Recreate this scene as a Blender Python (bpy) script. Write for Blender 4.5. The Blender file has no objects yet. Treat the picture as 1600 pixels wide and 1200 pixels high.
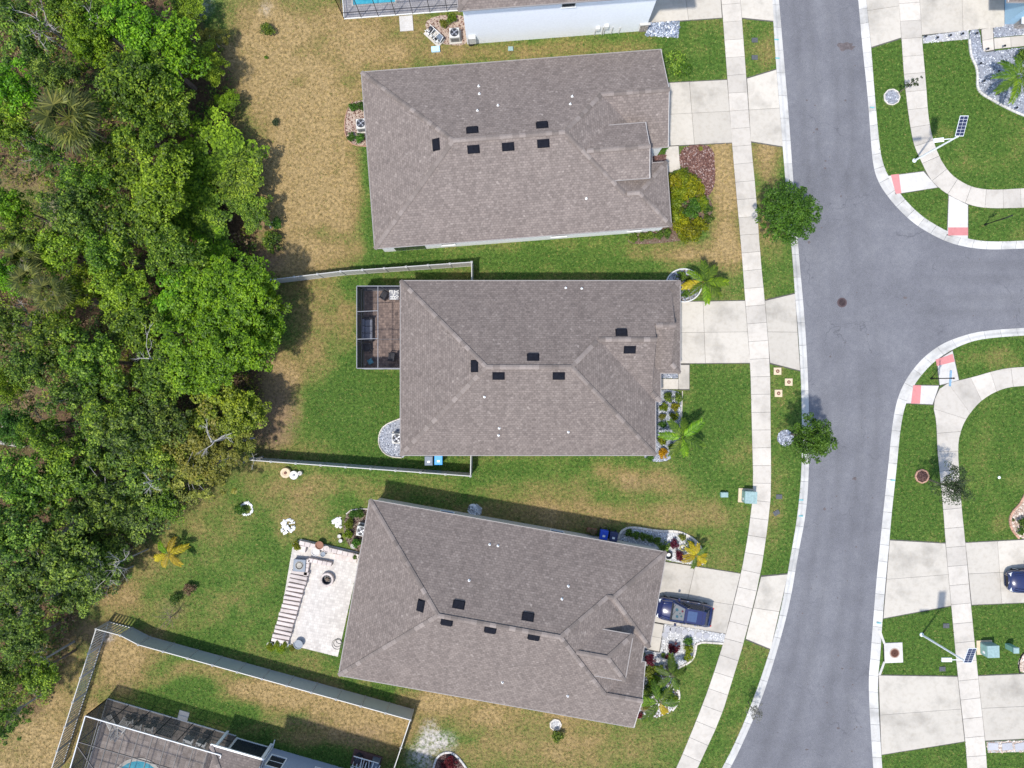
import bpy, math, random
import numpy as np
from mathutils import Vector, Matrix, Euler

# ------------------------------------------------------------------ camera, sky, sun, exposure
S = 19.0          # survey scale of the plan: units per metre at ground level
H = 56.0          # flying height of the camera in metres
scene = bpy.context.scene
cam_data = bpy.data.cameras.new('camera')
cam_data.sensor_width = 36.0
cam_data.lens = 18.0 / (800.0 / S / H)
cam_data.clip_end = 3000.0
cam = bpy.data.objects.new('camera', cam_data)
scene.collection.objects.link(cam)
cam.location = (0, 0, H)
cam.rotation_euler = (0, 0, 0)
scene.camera = cam

SUN_ELEV, SUN_AZ = 65.0, 216.0        # degrees; azimuth clockwise from the top of the picture
world = bpy.data.worlds.new('World')
scene.world = world
world.use_nodes = True
wn = world.node_tree
bg = wn.nodes['Background']
sky = wn.nodes.new('ShaderNodeTexSky')
sky.sky_type = 'NISHITA'
sky.sun_disc = False
sky.sun_elevation = math.radians(SUN_ELEV)
sky.sun_rotation = math.radians(SUN_AZ)
wn.links.new(sky.outputs[0], bg.inputs['Color'])
bg.inputs['Strength'].default_value = 0.15
sun_data = bpy.data.lights.new('sun', 'SUN')
sun_data.energy = 2.7
sun_data.angle = math.radians(2.5)
sun_data.color = (1.0, 0.955, 0.88)
sun = bpy.data.objects.new('sun', sun_data)
scene.collection.objects.link(sun)
ce, az = math.cos(math.radians(SUN_ELEV)), math.radians(SUN_AZ)
sunvec = Vector((math.sin(az) * ce, math.cos(az) * ce, math.sin(math.radians(SUN_ELEV))))
sun.rotation_euler = sunvec.to_track_quat('Z', 'Y').to_euler()
sun.location = sunvec * 120
scene.view_settings.view_transform = 'Standard'
scene.view_settings.look = 'None'
scene.view_settings.gamma = 1.0
scene.view_settings.use_curve_mapping = False
scene.view_settings.exposure = 0.80

# ------------------------------------------------------------------ helpers
COL = scene.collection
rnd = random.Random(7)
nprng = np.random.default_rng(11)

def P(px, py, z=0.0):
    """point at height z on the plan drawing"""
    k = (1.0 - z / H) / S
    return Vector(((px - 800.0) * k, (600.0 - py) * k, z))

def P2(p): 
    v = P(p[0], p[1]); return (v.x, v.y)

def link(o, parent=None):
    COL.objects.link(o)
    if parent is not None: o.parent = parent
    return o

def tag(o, label=None, cat=None, group=None, kind=None):
    if label: o['label'] = label
    if cat: o['category'] = cat
    if group: o['group'] = group
    if kind: o['kind'] = kind
    return o

def thing(name, label, cat, loc=(0, 0, 0), rz=0.0, group=None):
    o = bpy.data.objects.new(name, None)
    o.empty_display_size = 0.2
    COL.objects.link(o)
    o.location = loc; o.rotation_euler = (0, 0, rz)
    return tag(o, label, cat, group)

def rootloc(p):
    while p is not None and p.parent is not None: p = p.parent
    return Vector(p.location) if p is not None else Vector((0, 0, 0))

class MB:
    def __init__(self): self.v = []; self.f = []; self.m = []; self.mi = 0
    def add(self, vs, fs):
        b = len(self.v); self.v.extend([tuple(x) for x in vs])
        for f in fs: self.f.append(tuple(i + b for i in f)); self.m.append(self.mi)
        return self
    def box(self, c, s, rz=0.0, M=None):
        x, y, z = s[0] / 2, s[1] / 2, s[2] / 2
        vs = [Vector((a * x, b * y, d * z)) for d in (-1, 1) for a, b in ((-1, -1), (1, -1), (1, 1), (-1, 1))]
        if M is not None: vs = [M @ p for p in vs]
        elif rz:
            R = Matrix.Rotation(rz, 3, 'Z'); vs = [R @ p for p in vs]
        c = Vector(c)
        return self.add([p + c for p in vs], [(3, 2, 1, 0), (4, 5, 6, 7), (0, 1, 5, 4), (1, 2, 6, 5), (2, 3, 7, 6), (3, 0, 4, 7)])
    def cbox(self, c, s, rz=0.0, ch=0.03):
        """box with a chamfered top"""
        x, y, z = s[0] / 2, s[1] / 2, s[2] / 2
        vs = [Vector((a * x, b * y, d)) for d in (-z, z - ch) for a, b in ((-1, -1), (1, -1), (1, 1), (-1, 1))]
        vs += [Vector((a * (x - ch), b * (y - ch), z)) for a, b in ((-1, -1), (1, -1), (1, 1), (-1, 1))]
        R = Matrix.Rotation(rz, 3, 'Z'); c = Vector(c)
        fs = [(3, 2, 1, 0), (8, 9, 10, 11)]
        for k in (0, 4):
            for i in range(4):
                j = (i + 1) % 4; fs.append((k + i, k + j, k + 4 + j, k + 4 + i))
        return self.add([R @ p + c for p in vs], fs)
    def prism(self, poly, z0, z1, inset=0.0):
        n = len(poly)
        a = sum(poly[i][0] * poly[(i + 1) % n][1] - poly[(i + 1) % n][0] * poly[i][1] for i in range(n))
        if a < 0: poly = poly[::-1]
        vs = [(p[0], p[1], z0) for p in poly] + [(p[0], p[1], z1) for p in poly]
        fs = [tuple(range(n, 2 * n))] + [(i, (i + 1) % n, n + (i + 1) % n, n + i) for i in range(n)]
        fs.append(tuple(range(n - 1, -1, -1)))
        return self.add(vs, fs)
    def sheet(self, poly, z):
        n = len(poly)
        a = sum(poly[i][0] * poly[(i + 1) % n][1] - poly[(i + 1) % n][0] * poly[i][1] for i in range(n))
        if a < 0: poly = poly[::-1]
        return self.add([(p[0], p[1], z) for p in poly], [tuple(range(n))])
    def bar(self, a, b, w, h=None, up=(0, 0, 1)):
        a, b = Vector(a), Vector(b); h = h or w
        d = (b - a).normalized(); u = Vector(up)
        if abs(d.dot(u)) > 0.98: u = Vector((1, 0, 0))
        s = d.cross(u).normalized() * (w / 2); t = s.cross(d).normalized() * (h / 2)
        vs = [a - s - t, a + s - t, a + s + t, a - s + t, b - s - t, b + s - t, b + s + t, b - s + t]
        return self.add(vs, [(0, 1, 2, 3), (7, 6, 5, 4), (0, 4, 5, 1), (1, 5, 6, 2), (2, 6, 7, 3), (3, 7, 4, 0)])
    def tube(self, pts, rs, n=6, cap=True):
        pts = [Vector(p) for p in pts]
        if not hasattr(rs, '__len__'): rs = [rs] * len(pts)
        b = []
        for i, p in enumerate(pts):
            d = (pts[min(i + 1, len(pts) - 1)] - pts[max(i - 1, 0)]).normalized()
            u = Vector((0, 0, 1)) if abs(d.z) < 0.9 else Vector((1, 0, 0))
            s = d.cross(u).normalized(); t = s.cross(d).normalized()
            for k in range(n):
                a = 2 * math.pi * k / n
                b.append(p + (s * math.cos(a) + t * math.sin(a)) * rs[i])
        fs = []
        for i in range(len(pts) - 1):
            for k in range(n):
                k2 = (k + 1) % n
                fs.append((i * n + k, i * n + k2, (i + 1) * n + k2, (i + 1) * n + k))
        if cap:
            fs.append(tuple(range(n - 1, -1, -1))); fs.append(tuple(range((len(pts) - 1) * n, len(pts) * n)))
        return self.add(b, fs)
    def lathe(self, prof, c=(0, 0, 0), n=16, squash=1.0):
        c = Vector(c); vs = []; fs = []
        for r, z in prof:
            for k in range(n):
                a = 2 * math.pi * k / n
                vs.append(c + Vector((r * math.cos(a), r * math.sin(a) * squash, z)))
        for i in range(len(prof) - 1):
            for k in range(n):
                k2 = (k + 1) % n
                fs.append((i * n + k, i * n + k2, (i + 1) * n + k2, (i + 1) * n + k))
        if prof[0][0] > 1e-4: fs.append(tuple(range(n - 1, -1, -1)))
        if prof[-1][0] > 1e-4: fs.append(tuple(range((len(prof) - 1) * n, len(prof) * n)))
        return self.add(vs, fs)
    def rock(self, c, s, rg, flat=0.6):
        vs = []
        for k in range(6):
            d = [(1, 0, 0), (-1, 0, 0), (0, 1, 0), (0, -1, 0), (0, 0, 1), (0, 0, -0.4)][k]
            vs.append(Vector(d) * s * rg.uniform(.75, 1.25) + Vector((rg.uniform(-.3, .3), rg.uniform(-.3, .3), rg.uniform(-.1, .1))) * s)
        R = Matrix.Rotation(rg.uniform(0, 6.28), 3, 'Z')
        c = Vector(c)
        vs = [R @ p for p in vs]
        vs = [Vector((p.x, p.y, p.z * flat)) + c for p in vs]
        return self.add(vs, [(4, 0, 2), (4, 2, 1), (4, 1, 3), (4, 3, 0), (5, 2, 0), (5, 1, 2), (5, 3, 1), (5, 0, 3)])
    def build(self, name, mat, parent=None, world=False, smooth=False, uv=None):
        vs = self.v
        if world and parent is not None:
            L = rootloc(parent); vs = [(p[0] - L.x, p[1] - L.y, p[2] - L.z) for p in vs]
        me = bpy.data.meshes.new(name)
        me.from_pydata(vs, [], self.f)
        mats = mat if isinstance(mat, (list, tuple)) else [mat]
        for m in mats: me.materials.append(m)
        if len(mats) > 1: me.polygons.foreach_set('material_index', self.m)
        if smooth: me.polygons.foreach_set('use_smooth', [True] * len(me.polygons))
        me.update()
        o = bpy.data.objects.new(name, me)
        return link(o, parent)

def inst(name, me, parent, loc=(0, 0, 0), rot=(0, 0, 0), sc=(1, 1, 1)):
    o = bpy.data.objects.new(name, me)
    COL.objects.link(o); o.parent = parent
    o.location = loc; o.rotation_euler = rot; o.scale = sc
    return o

def np_mesh(name, verts, quads, mat, attrs=None, tri=False):
    """fast mesh from arrays: verts (n,3), faces (m,k)"""
    me = bpy.data.meshes.new(name)
    n, m, k = len(verts), len(quads), quads.shape[1]
    me.vertices.add(n); me.vertices.foreach_set('co', verts.astype(np.float32).ravel())
    me.loops.add(m * k); me.loops.foreach_set('vertex_index', quads.astype(np.int32).ravel())
    me.polygons.add(m)
    me.polygons.foreach_set('loop_start', (np.arange(m) * k).astype(np.int32))
    me.polygons.foreach_set('loop_total', np.full(m, k, dtype=np.int32))
    for a, val in (attrs or {}).items():
        at = me.attributes.new(a, 'FLOAT', 'POINT'); at.data.foreach_set('value', val.astype(np.float32))
    me.materials.append(mat)
    me.update(calc_edges=True)
    return me

def pip(x, y, poly):
    """points in polygon (vectorised)"""
    inside = np.zeros(x.shape, bool); n = len(poly)
    xs = [p[0] for p in poly]; ys = [p[1] for p in poly]
    bb = (x >= min(xs)) & (x <= max(xs)) & (y >= min(ys)) & (y <= max(ys))
    if not bb.any(): return inside
    xi, yi = x[bb], y[bb]; r = np.zeros(xi.shape, bool); j = n - 1
    for i in range(n):
        if ys[i] != ys[j]:
            c = ((ys[i] > yi) != (ys[j] > yi)) & (xi < (xs[j] - xs[i]) * (yi - ys[i]) / (ys[j] - ys[i]) + xs[i])
            r ^= c
        j = i
    inside[bb] = r
    return inside

_tab = np.random.default_rng(5).random((256, 256))
def vnoise(x, y):
    xi, yi = np.floor(x).astype(int), np.floor(y).astype(int)
    fx, fy = x - xi, y - yi
    fx = fx * fx * (3 - 2 * fx); fy = fy * fy * (3 - 2 * fy)
    a = _tab[xi & 255, yi & 255]; b = _tab[(xi + 1) & 255, yi & 255]
    c = _tab[xi & 255, (yi + 1) & 255]; d = _tab[(xi + 1) & 255, (yi + 1) & 255]
    return (a * (1 - fx) + b * fx) * (1 - fy) + (c * (1 - fx) + d * fx) * fy
def fbm(x, y, o=4):
    s = 0; a = 0.5; t = 0
    for k in range(o):
        s = s + a * vnoise(x * 2 ** k + 17 * k, y * 2 ** k + 31 * k); t += a; a *= 0.55
    return s / t

def resample(pts, n):
    pts = [Vector((p[0], p[1])) for p in pts]
    L = [0]
    for i in range(1, len(pts)): L.append(L[-1] + (pts[i] - pts[i - 1]).length)
    out = []
    j = 0
    for k in range(n + 1):
        t = L[-1] * k / n
        while j < len(L) - 2 and L[j + 1] < t: j += 1
        f = (t - L[j]) / max(1e-9, L[j + 1] - L[j])
        q = pts[j].lerp(pts[j + 1], f); out.append((q.x, q.y))
    return out
def plen(pts): return sum(math.dist(pts[i], pts[i + 1]) for i in range(len(pts) - 1))
def smooth_poly(pts, closed=False, it=2):
    for _ in range(it):
        out = []
        n = len(pts)
        rng_ = range(n if closed else n - 1)
        if not closed: out.append(pts[0])
        for i in rng_:
            a, b = pts[i], pts[(i + 1) % n]
            out.append((a[0] * .75 + b[0] * .25, a[1] * .75 + b[1] * .25))
            out.append((a[0] * .25 + b[0] * .75, a[1] * .25 + b[1] * .75))
        if not closed: out.append(pts[-1])
        pts = out
    return pts
def circ(cx, cy, r, n=20, ry=None):
    return [(cx + r * math.cos(2 * math.pi * k / n), cy + (ry or r) * math.sin(2 * math.pi * k / n)) for k in range(n)]

# ------------------------------------------------------------------ materials
class NT:
    def __init__(self, name):
        self.mat = bpy.data.materials.new(name); self.mat.use_nodes = True
        self.t = self.mat.node_tree; self.n = self.t.nodes; self.p = self.n['Principled BSDF']
        self.out = self.n['Material Output']
        self.p.inputs['Roughness'].default_value = 0.8
        self.p.inputs['Specular IOR Level'].default_value = 0.3
    def node(self, t, **kw):
        nd = self.n.new(t)
        for k, v in kw.items():
            if k.startswith('_'): setattr(nd, k[1:], v)
            else: nd.inputs[k.replace('__', ' ')].default_value = v
        return nd
    def L(self, a, b): self.t.links.new(a, b)
    def noise(self, scale, detail=4, rough=.55, vec=None):
        nd = self.node('ShaderNodeTexNoise', Scale=scale, Detail=detail, Roughness=rough)
        if vec is not None: self.L(vec, nd.inputs['Vector'])
        return nd.outputs['Fac']
    def pos(self): return self.node('ShaderNodeNewGeometry').outputs['Position']
    def ramp(self, fac, stops, interp='LINEAR'):
        nd = self.node('ShaderNodeValToRGB'); cr = nd.color_ramp; cr.interpolation = interp
        while len(cr.elements) < len(stops): cr.elements.new(0.5)
        for e, (p, c) in zip(cr.elements, stops):
            e.position = p; e.color = (*c, 1) if len(c) == 3 else c
        self.L(fac, nd.inputs['Fac']); return nd.outputs['Color']
    def mix(self, fac, a, b, mode='MIX'):
        nd = self.node('ShaderNodeMix', _data_type='RGBA', _blend_type=mode)
        for sock, v in ((nd.inputs[0], fac), (nd.inputs[6], a), (nd.inputs[7], b)):
            if hasattr(v, 'links'): self.L(v, sock)
            elif isinstance(v, (int, float)): sock.default_value = v
            else: sock.default_value = (*v, 1)
        return nd.outputs[2]
    def math(self, op, a, b=0.0, c=None, clamp=False):
        nd = self.node('ShaderNodeMath', _operation=op, _use_clamp=clamp)
        for s, v in zip(nd.inputs, (a, b, c)):
            if v is None: continue
            if hasattr(v, 'links'): self.L(v, s)
            else: s.default_value = v
        return nd.outputs[0]
    def bump(self, h, strength=.3, dist=.02):
        nd = self.node('ShaderNodeBump', Strength=strength, Distance=dist)
        self.L(h, nd.inputs['Height']); self.L(nd.outputs[0], self.p.inputs['Normal'])
    def attr(self, name): return self.node('ShaderNodeAttribute', _attribute_name=name).outputs['Fac']
    def rand(self): return self.node('ShaderNodeObjectInfo').outputs['Random']
    def island(self): return self.node('ShaderNodeNewGeometry').outputs['Random Per Island']
    def color(self, c):
        if hasattr(c, 'links'): self.L(c, self.p.inputs['Base Color'])
        else: self.p.inputs['Base Color'].default_value = (*c, 1)
    def set(self, **kw):
        for k, v in kw.items(): self.p.inputs[k.replace('__', ' ')].default_value = v

M = {}
def simple(name, col, rough=.6, metal=0.0, var=.12, scale=6.0, spec=.4, coat=0.0, bump=0.0):
    t = NT(name)
    f = t.noise(scale, 3, .6, t.pos())
    lo = tuple(c * (1 - var) for c in col); hi = tuple(min(1, c * (1 + var)) for c in col)
    t.color(t.ramp(f, [(.3, lo), (.7, hi)]))
    t.set(Roughness=rough, Metallic=metal, Specular__IOR__Level=spec)
    if coat: t.set(Coat__Weight=coat)
    if bump: t.bump(t.noise(scale * 8, 3, .6, t.pos()), bump, .01)
    M[name] = t.mat
    return t.mat

def leaf(name, dark, mid, light, trans=.38, scale=.5):
    t = NT(name)
    isl = t.island()
    n = t.noise(scale, 2, .5, t.pos())
    f = t.math('ADD', t.math('MULTIPLY', isl, .75), t.math('MULTIPLY', t.math('SUBTRACT', n, .5), .9), clamp=True)
    c = t.ramp(f, [(.08, dark), (.5, mid), (.92, light)])
    hs = t.node('ShaderNodeHueSaturation'); t.L(c, hs.inputs['Color'])
    hs.inputs['Saturation'].default_value = 1.04
    t.L(t.math('ADD', t.math('MULTIPLY', t.rand(), .03), .485), hs.inputs['Hue'])
    t.L(t.math('ADD', t.math('MULTIPLY', t.rand(), .3), .85), hs.inputs['Value'])
    c = hs.outputs[0]
    t.color(c); t.set(Roughness=.50, Specular__IOR__Level=.28)
    tr = t.node('ShaderNodeBsdfTranslucent'); t.L(c, tr.inputs['Color'])
    mx = t.node('ShaderNodeMixShader'); mx.inputs[0].default_value = trans
    t.L(t.p.outputs[0], mx.inputs[1]); t.L(tr.outputs[0], mx.inputs[2]); t.L(mx.outputs[0], t.out.inputs['Surface'])
    M[name] = t.mat

def concrete(name, c, joint=True, stain=.25):
    t = NT(name); p = t.pos()
    big = t.noise(.45, 5, .62, p); mid = t.noise(3.0, 4, .6, p); fine = t.noise(40, 2, .6, p)
    col = t.ramp(big, [(.25, tuple(x * (1 - stain) for x in c)), (.5, c), (.8, tuple(min(1, x * 1.07) for x in c))])
    col = t.mix(t.math('MULTIPLY', t.ramp(mid, [(.48, (0, 0, 0)), (.70, (1, 1, 1))]), .34), col, tuple(x * m_ for x, m_ in zip(c, (.74, .70, .64))))
    col = t.mix(.12, col, t.ramp(fine, [(.3, (.2, .2, .2)), (.7, (1, 1, 1))]), 'MULTIPLY')
    hs = t.node('ShaderNodeHueSaturation'); t.L(col, hs.inputs['Color'])
    t.L(t.math('ADD', t.math('MULTIPLY', t.rand(), .22), .87), hs.inputs['Value'])
    t.color(hs.outputs[0]); t.set(Roughness=.85, Specular__IOR__Level=.25)
    t.bump(fine, .15, .01)
    M[name] = t.mat

def build_materials():
    # lawn soil and thatch under the tufts
    t = NT('turf'); p = t.pos()
    dry = t.attr('dry'); soil = t.attr('soil'); sand = t.attr('sand'); lit = t.attr('litter')
    n1 = t.noise(3.2, 5, .7, p); n2 = t.noise(14, 3, .7, p)
    f = t.math('ADD', dry, t.math('MULTIPLY', t.math('SUBTRACT', n1, .5), .75))
    f = t.math('ADD', f, t.math('MULTIPLY', t.math('SUBTRACT', n2, .5), .5), clamp=True)
    c = t.ramp(f, [(0, (.032, .080, .012)), (.28, (.075, .125, .024)), (.55, (.150, .142, .045)), (.8, (.215, .158, .066)), (1, (.29, .208, .098))])
    c = t.mix(t.math('MULTIPLY', soil, t.ramp(n1, [(.25, (.4, .4, .4)), (.6, (1, 1, 1))])), c, (.20, .135, .085))
    c = t.mix(t.math('MULTIPLY', sand, t.ramp(n1, [(.35, (0, 0, 0)), (.55, (1, 1, 1))])), c, (.42, .39, .36))
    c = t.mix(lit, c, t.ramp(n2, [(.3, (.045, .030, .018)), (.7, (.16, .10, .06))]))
    c = t.mix(.70, c, t.ramp(t.noise(4.2, 4, .8, p), [(.36, (.45, .46, .45)), (.5, (1, 1, 1)), (.64, (1.65, 1.6, 1.5))]), 'MULTIPLY')
    t.color(c); t.set(Roughness=.95, Specular__IOR__Level=.1)
    t.bump(n2, .8, .05); M['turf'] = t.mat
    # grass blades
    t = NT('grass'); p = t.pos(); dry = t.attr('dry'); isl = t.island()
    f = t.math('ADD', dry, t.math('MULTIPLY', t.math('SUBTRACT', isl, .5), .45))
    n6 = t.noise(5.5, 3, .7, p)
    f = t.math('ADD', f, t.math('MULTIPLY', t.math('SUBTRACT', t.noise(1.9, 5, .75, p), .5), 1.25))
    f = t.math('ADD', f, t.math('MULTIPLY', t.math('SUBTRACT', n6, .5), 2.3), clamp=True)
    c = t.ramp(f, [(0, (.048, .122, .018)), (.30, (.118, .205, .036)), (.52, (.205, .222, .058)), (.74, (.275, .208, .076)), (1, (.355, .258, .112))])
    c = t.mix(.72, c, t.ramp(t.noise(4.2, 4, .8, p), [(.36, (.42, .44, .42)), (.5, (.98, .98, .98)), (.64, (1.75, 1.68, 1.6))]), 'MULTIPLY')
    t.color(c); t.set(Roughness=.6, Specular__IOR__Level=.2)
    tr = t.node('ShaderNodeBsdfTranslucent'); t.L(c, tr.inputs['Color'])
    mx = t.node('ShaderNodeMixShader'); mx.inputs[0].default_value = .25
    t.L(t.p.outputs[0], mx.inputs[1]); t.L(tr.outputs[0], mx.inputs[2]); t.L(mx.outputs[0], t.out.inputs['Surface'])
    M['grass'] = t.mat
    # asphalt
    t = NT('asphalt'); p = t.pos()
    a = t.noise(.22, 5, .65, p); b = t.noise(2.2, 4, .65, p); g = t.noise(28, 3, .75, p)
    c = t.ramp(a, [(.22, (.112, .112, .122)), (.5, (.150, .150, .162)), (.8, (.190, .190, .200))])
    c = t.mix(t.math('MULTIPLY', t.ramp(b, [(.42, (1, 1, 1)), (.62, (0, 0, 0))]), .22), c, (.095, .095, .112))
    c = t.mix(.65, c, t.ramp(g, [(.28, (.35, .35, .35)), (.5, (1.05, 1.05, 1.05)), (.72, (1.7, 1.7, 1.7))]), 'MULTIPLY')
    vor = t.node('ShaderNodeTexVoronoi', _feature='DISTANCE_TO_EDGE', Scale=.16)
    warp = t.node('ShaderNodeTexNoise', Scale=.9, Detail=4)
    t.L(p, warp.inputs['Vector'])
    va = t.node('ShaderNodeVectorMath', _operation='MULTIPLY_ADD'); va.inputs[1].default_value = (2.2, 2.2, 0)
    t.L(warp.outputs['Color'], va.inputs[0]); t.L(p, va.inputs[2]); t.L(va.outputs[0], vor.inputs['Vector'])
    cr = t.ramp(vor.outputs['Distance'], [(0, (1, 1, 1)), (.006, (0, 0, 0))])
    c = t.mix(t.math('MULTIPLY', cr, t.math('MULTIPLY', t.ramp(t.noise(.35, 2, .5, p), [(.5, (0, 0, 0)), (.62, (1, 1, 1))]), .5)), c, (.05, .05, .06))
    w = t.attr('wear')
    c = t.mix(t.math('MULTIPLY', w, t.ramp(b, [(.3, (.35, .35, .35)), (.7, (1, 1, 1))])), c, t.mix(1.0, c, (.74, .735, .73), 'MULTIPLY'))
    t.color(c); t.set(Roughness=.88, Specular__IOR__Level=.25); t.bump(g, .45, .012); M['asphalt'] = t.mat
    concrete('concrete', (.505, .463, .398), stain=.36); concrete('walk', (.51, .468, .410), stain=.30)
    concrete('kerb', (.52, .505, .475), stain=.45); concrete('joint', (.10, .095, .085))
    concrete('stone_edge', (.62, .57, .50)); concrete('pad', (.50, .47, .42)); concrete('bright_concrete', (.56, .535, .50))
    concrete('block', (.56, .49, .45), stain=.35); concrete('terracotta_edge', (.46, .27, .19)); concrete('red_mat', (.55, .22, .215), stain=.12)
    concrete('flag', (.40, .40, .42))
    # shingles
    t = NT('shingle')
    uv = t.node('ShaderNodeUVMap').outputs[0]
    br = t.node('ShaderNodeTexBrick', _offset=.5, _squash=1.0)
    br.inputs['Scale'].default_value = 1.0
    br.inputs['Brick Width'].default_value = .25; br.inputs['Row Height'].default_value = .18
    br.inputs['Mortar Size'].default_value = .016; br.inputs['Mortar Smooth'].default_value = .4; br.inputs['Bias'].default_value = -.15
    br.inputs['Color1'].default_value = (.212, .176, .154, 1); br.inputs['Color2'].default_value = (.128, .106, .094, 1)
    br.inputs['Mortar'].default_value = (.100, .083, .080, 1)
    t.L(uv, br.inputs['Vector'])
    mp = t.node('ShaderNodeMapping'); mp.inputs['Scale'].default_value = (5.5, 7.5, 1); t.L(uv, mp.inputs['Vector'])
    v2 = t.node('ShaderNodeTexVoronoi', Scale=1.0); t.L(mp.outputs[0], v2.inputs['Vector'])
    c = t.mix(.28, br.outputs['Color'], t.ramp(v2.outputs['Color'], [(.0, (.105, .088, .077)), (.45, (.172, .143, .126)), (.85, (.235, .198, .175)), (1, (.50, .44, .39))]))
    p = t.pos()
    c = t.mix(.55, c, t.ramp(t.noise(.5, 4, .6, p), [(.3, (.92, .91, .91)), (.7, (1.07, 1.06, 1.05))]), 'MULTIPLY')
    c = t.mix(.35, c, t.ramp(t.noise(22, 2, .6, p), [(.3, (.55, .55, .55)), (.7, (1.4, 1.4, 1.4))]), 'MULTIPLY')
    ms = t.node('ShaderNodeMapping'); ms.inputs['Scale'].default_value = (1.4, .18, 1); t.L(uv, ms.inputs['Vector'])
    c = t.mix(.5, c, t.ramp(t.noise(1.0, 4, .6, ms.outputs[0]), [(.34, (.90, .89, .89)), (.6, (1.04, 1.04, 1.04))]), 'MULTIPLY')
    hs = t.node('ShaderNodeHueSaturation'); t.L(c, hs.inputs['Color']); t.L(t.math('ADD', t.math('MULTIPLY', t.rand(), .18), .93), hs.inputs['Value']); c = hs.outputs[0]
    t.color(c); t.set(Roughness=.92, Specular__IOR__Level=.15)
    t.bump(br.outputs['Fac'], -.6, .02); M['shingle'] = t.mat
    t = NT('ridge_shingle'); p = t.pos()
    c = t.ramp(t.rand(), [(0, (.150, .125, .110)), (.5, (.198, .165, .146)), (1, (.265, .224, .200))])
    c = t.mix(.4, c, t.ramp(t.noise(18, 2, .6, p), [(.3, (.6, .6, .6)), (.7, (1.3, 1.3, 1.3))]), 'MULTIPLY')
    t.color(c); t.set(Roughness=.92, Specular__IOR__Level=.15); M['ridge_shingle'] = t.mat
    # pavers
    def paver(name, c1, c2, mortar, w, h, spots=None, rot=0.0, big=.35):
        t = NT(name); p = t.pos()
        mp = t.node('ShaderNodeMapping'); mp.inputs['Rotation'].default_value = (0, 0, rot); t.L(p, mp.inputs['Vector'])
        b = t.node('ShaderNodeTexBrick', _offset=.37, _squash=.6)
        b.inputs['Scale'].default_value = 1.0
        b.inputs['Brick Width'].default_value = w; b.inputs['Row Height'].default_value = h
        b.inputs['Mortar Size'].default_value = .010; b.inputs['Mortar'].default_value = (*mortar, 1)
        b.inputs['Color1'].default_value = (*c1, 1); b.inputs['Color2'].default_value = (*c2, 1)
        t.L(mp.outputs[0], b.inputs['Vector'])
        v = t.node('ShaderNodeTexVoronoi', Scale=1 / h, Randomness=.5); t.L(mp.outputs[0], v.inputs['Vector'])
        c = t.mix(.35, b.outputs['Color'], t.ramp(v.outputs['Color'], [(0, c1), (.7, c2), (.93, c2), (1, spots or c2)]))
        c = t.mix(big, c, t.ramp(t.noise(.8, 4, .6, p), [(.3, (.7, .7, .7)), (.7, (1.2, 1.2, 1.2))]), 'MULTIPLY')
        t.color(c); t.set(Roughness=.85, Specular__IOR__Level=.2); t.bump(b.outputs['Fac'], -.4, .01); M[name] = t.mat
    paver('dark_paver', (.105, .080, .075), (.33, .245, .205), (.04, .035, .035), .26, .21, (.85, .78, .70))
    paver('light_paver', (.42, .385, .35), (.58, .54, .49), (.34, .32, .30), .30, .22, (.42, .42, .44), math.radians(10))
    paver('grey_paver', (.26, .25, .26), (.40, .38, .38), (.10, .10, .10), .34, .2, (.5, .48, .46), math.radians(-4))
    paver('pool_paver', (.25, .205, .175), (.45, .385, .34), (.15, .13, .115), .42, .32, (.52, .47, .44), math.radians(16), big=.6)
    # water
    t = NT('pool_water'); p = t.pos()
    n = t.noise(2.2, 4, .6, p)
    t.color(t.ramp(n, [(.3, (.03, .30, .42)), (.7, (.10, .50, .60))])); t.set(Roughness=.08, Specular__IOR__Level=.5)
    t.bump(t.noise(5, 3, .5, p), .25, .05); M['pool_water'] = t.mat
    # insect screen: dark mesh, mostly see-through
    def screen(name, k, c):
        t = NT(name); tr = t.node('ShaderNodeBsdfTransparent'); mx = t.node('ShaderNodeMixShader'); mx.inputs[0].default_value = k
        t.color(c); t.set(Roughness=.9)
        t.L(tr.outputs[0], mx.inputs[1]); t.L(t.p.outputs[0], mx.inputs[2]); t.L(mx.outputs[0], t.out.inputs['Surface']); M[name] = t.mat
    screen('screen', .74, (.050, .058, .055)); screen('screen_wall', .94, (.014, .018, .040)); screen('screen_roof', .34, (.014, .015, .022)); screen('screen_thin', .18, (.02, .02, .025))
    t = NT('car_glass'); t.color((.02, .03, .04)); t.set(Roughness=.04, Specular__IOR__Level=.6)
    tr = t.node('ShaderNodeBsdfTransparent'); mx = t.node('ShaderNodeMixShader'); mx.inputs[0].default_value = .55
    t.L(tr.outputs[0], mx.inputs[1]); t.L(t.p.outputs[0], mx.inputs[2]); t.L(mx.outputs[0], t.out.inputs['Surface']); M['car_glass'] = t.mat
    def gravel(name, stops, vs=.5):
        t = NT(name); c = t.ramp(t.island(), stops); t.color(c); t.set(Roughness=.8); M[name] = t.mat
    gravel('gravel_grey', [(0, (.09, .10, .125)), (.4, (.225, .245, .29)), (.8, (.40, .425, .475)), (1, (.68, .69, .71))])
    gravel('gravel_blue', [(0, (.08, .10, .14)), (.4, (.20, .24, .31)), (.75, (.40, .44, .52)), (1, (.75, .76, .78))])
    gravel('gravel_white', [(0, (.16, .16, .165)), (.3, (.42, .42, .42)), (.7, (.66, .66, .65)), (1, (.82, .81, .79))])
    gravel('gravel_tan', [(0, (.30, .20, .15)), (.5, (.52, .42, .34)), (1, (.75, .68, .60))])
    gravel('mulch', [(0, (.06, .025, .02)), (.5, (.16, .075, .055)), (.85, (.27, .17, .14)), (1, (.36, .29, .27))])
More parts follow.
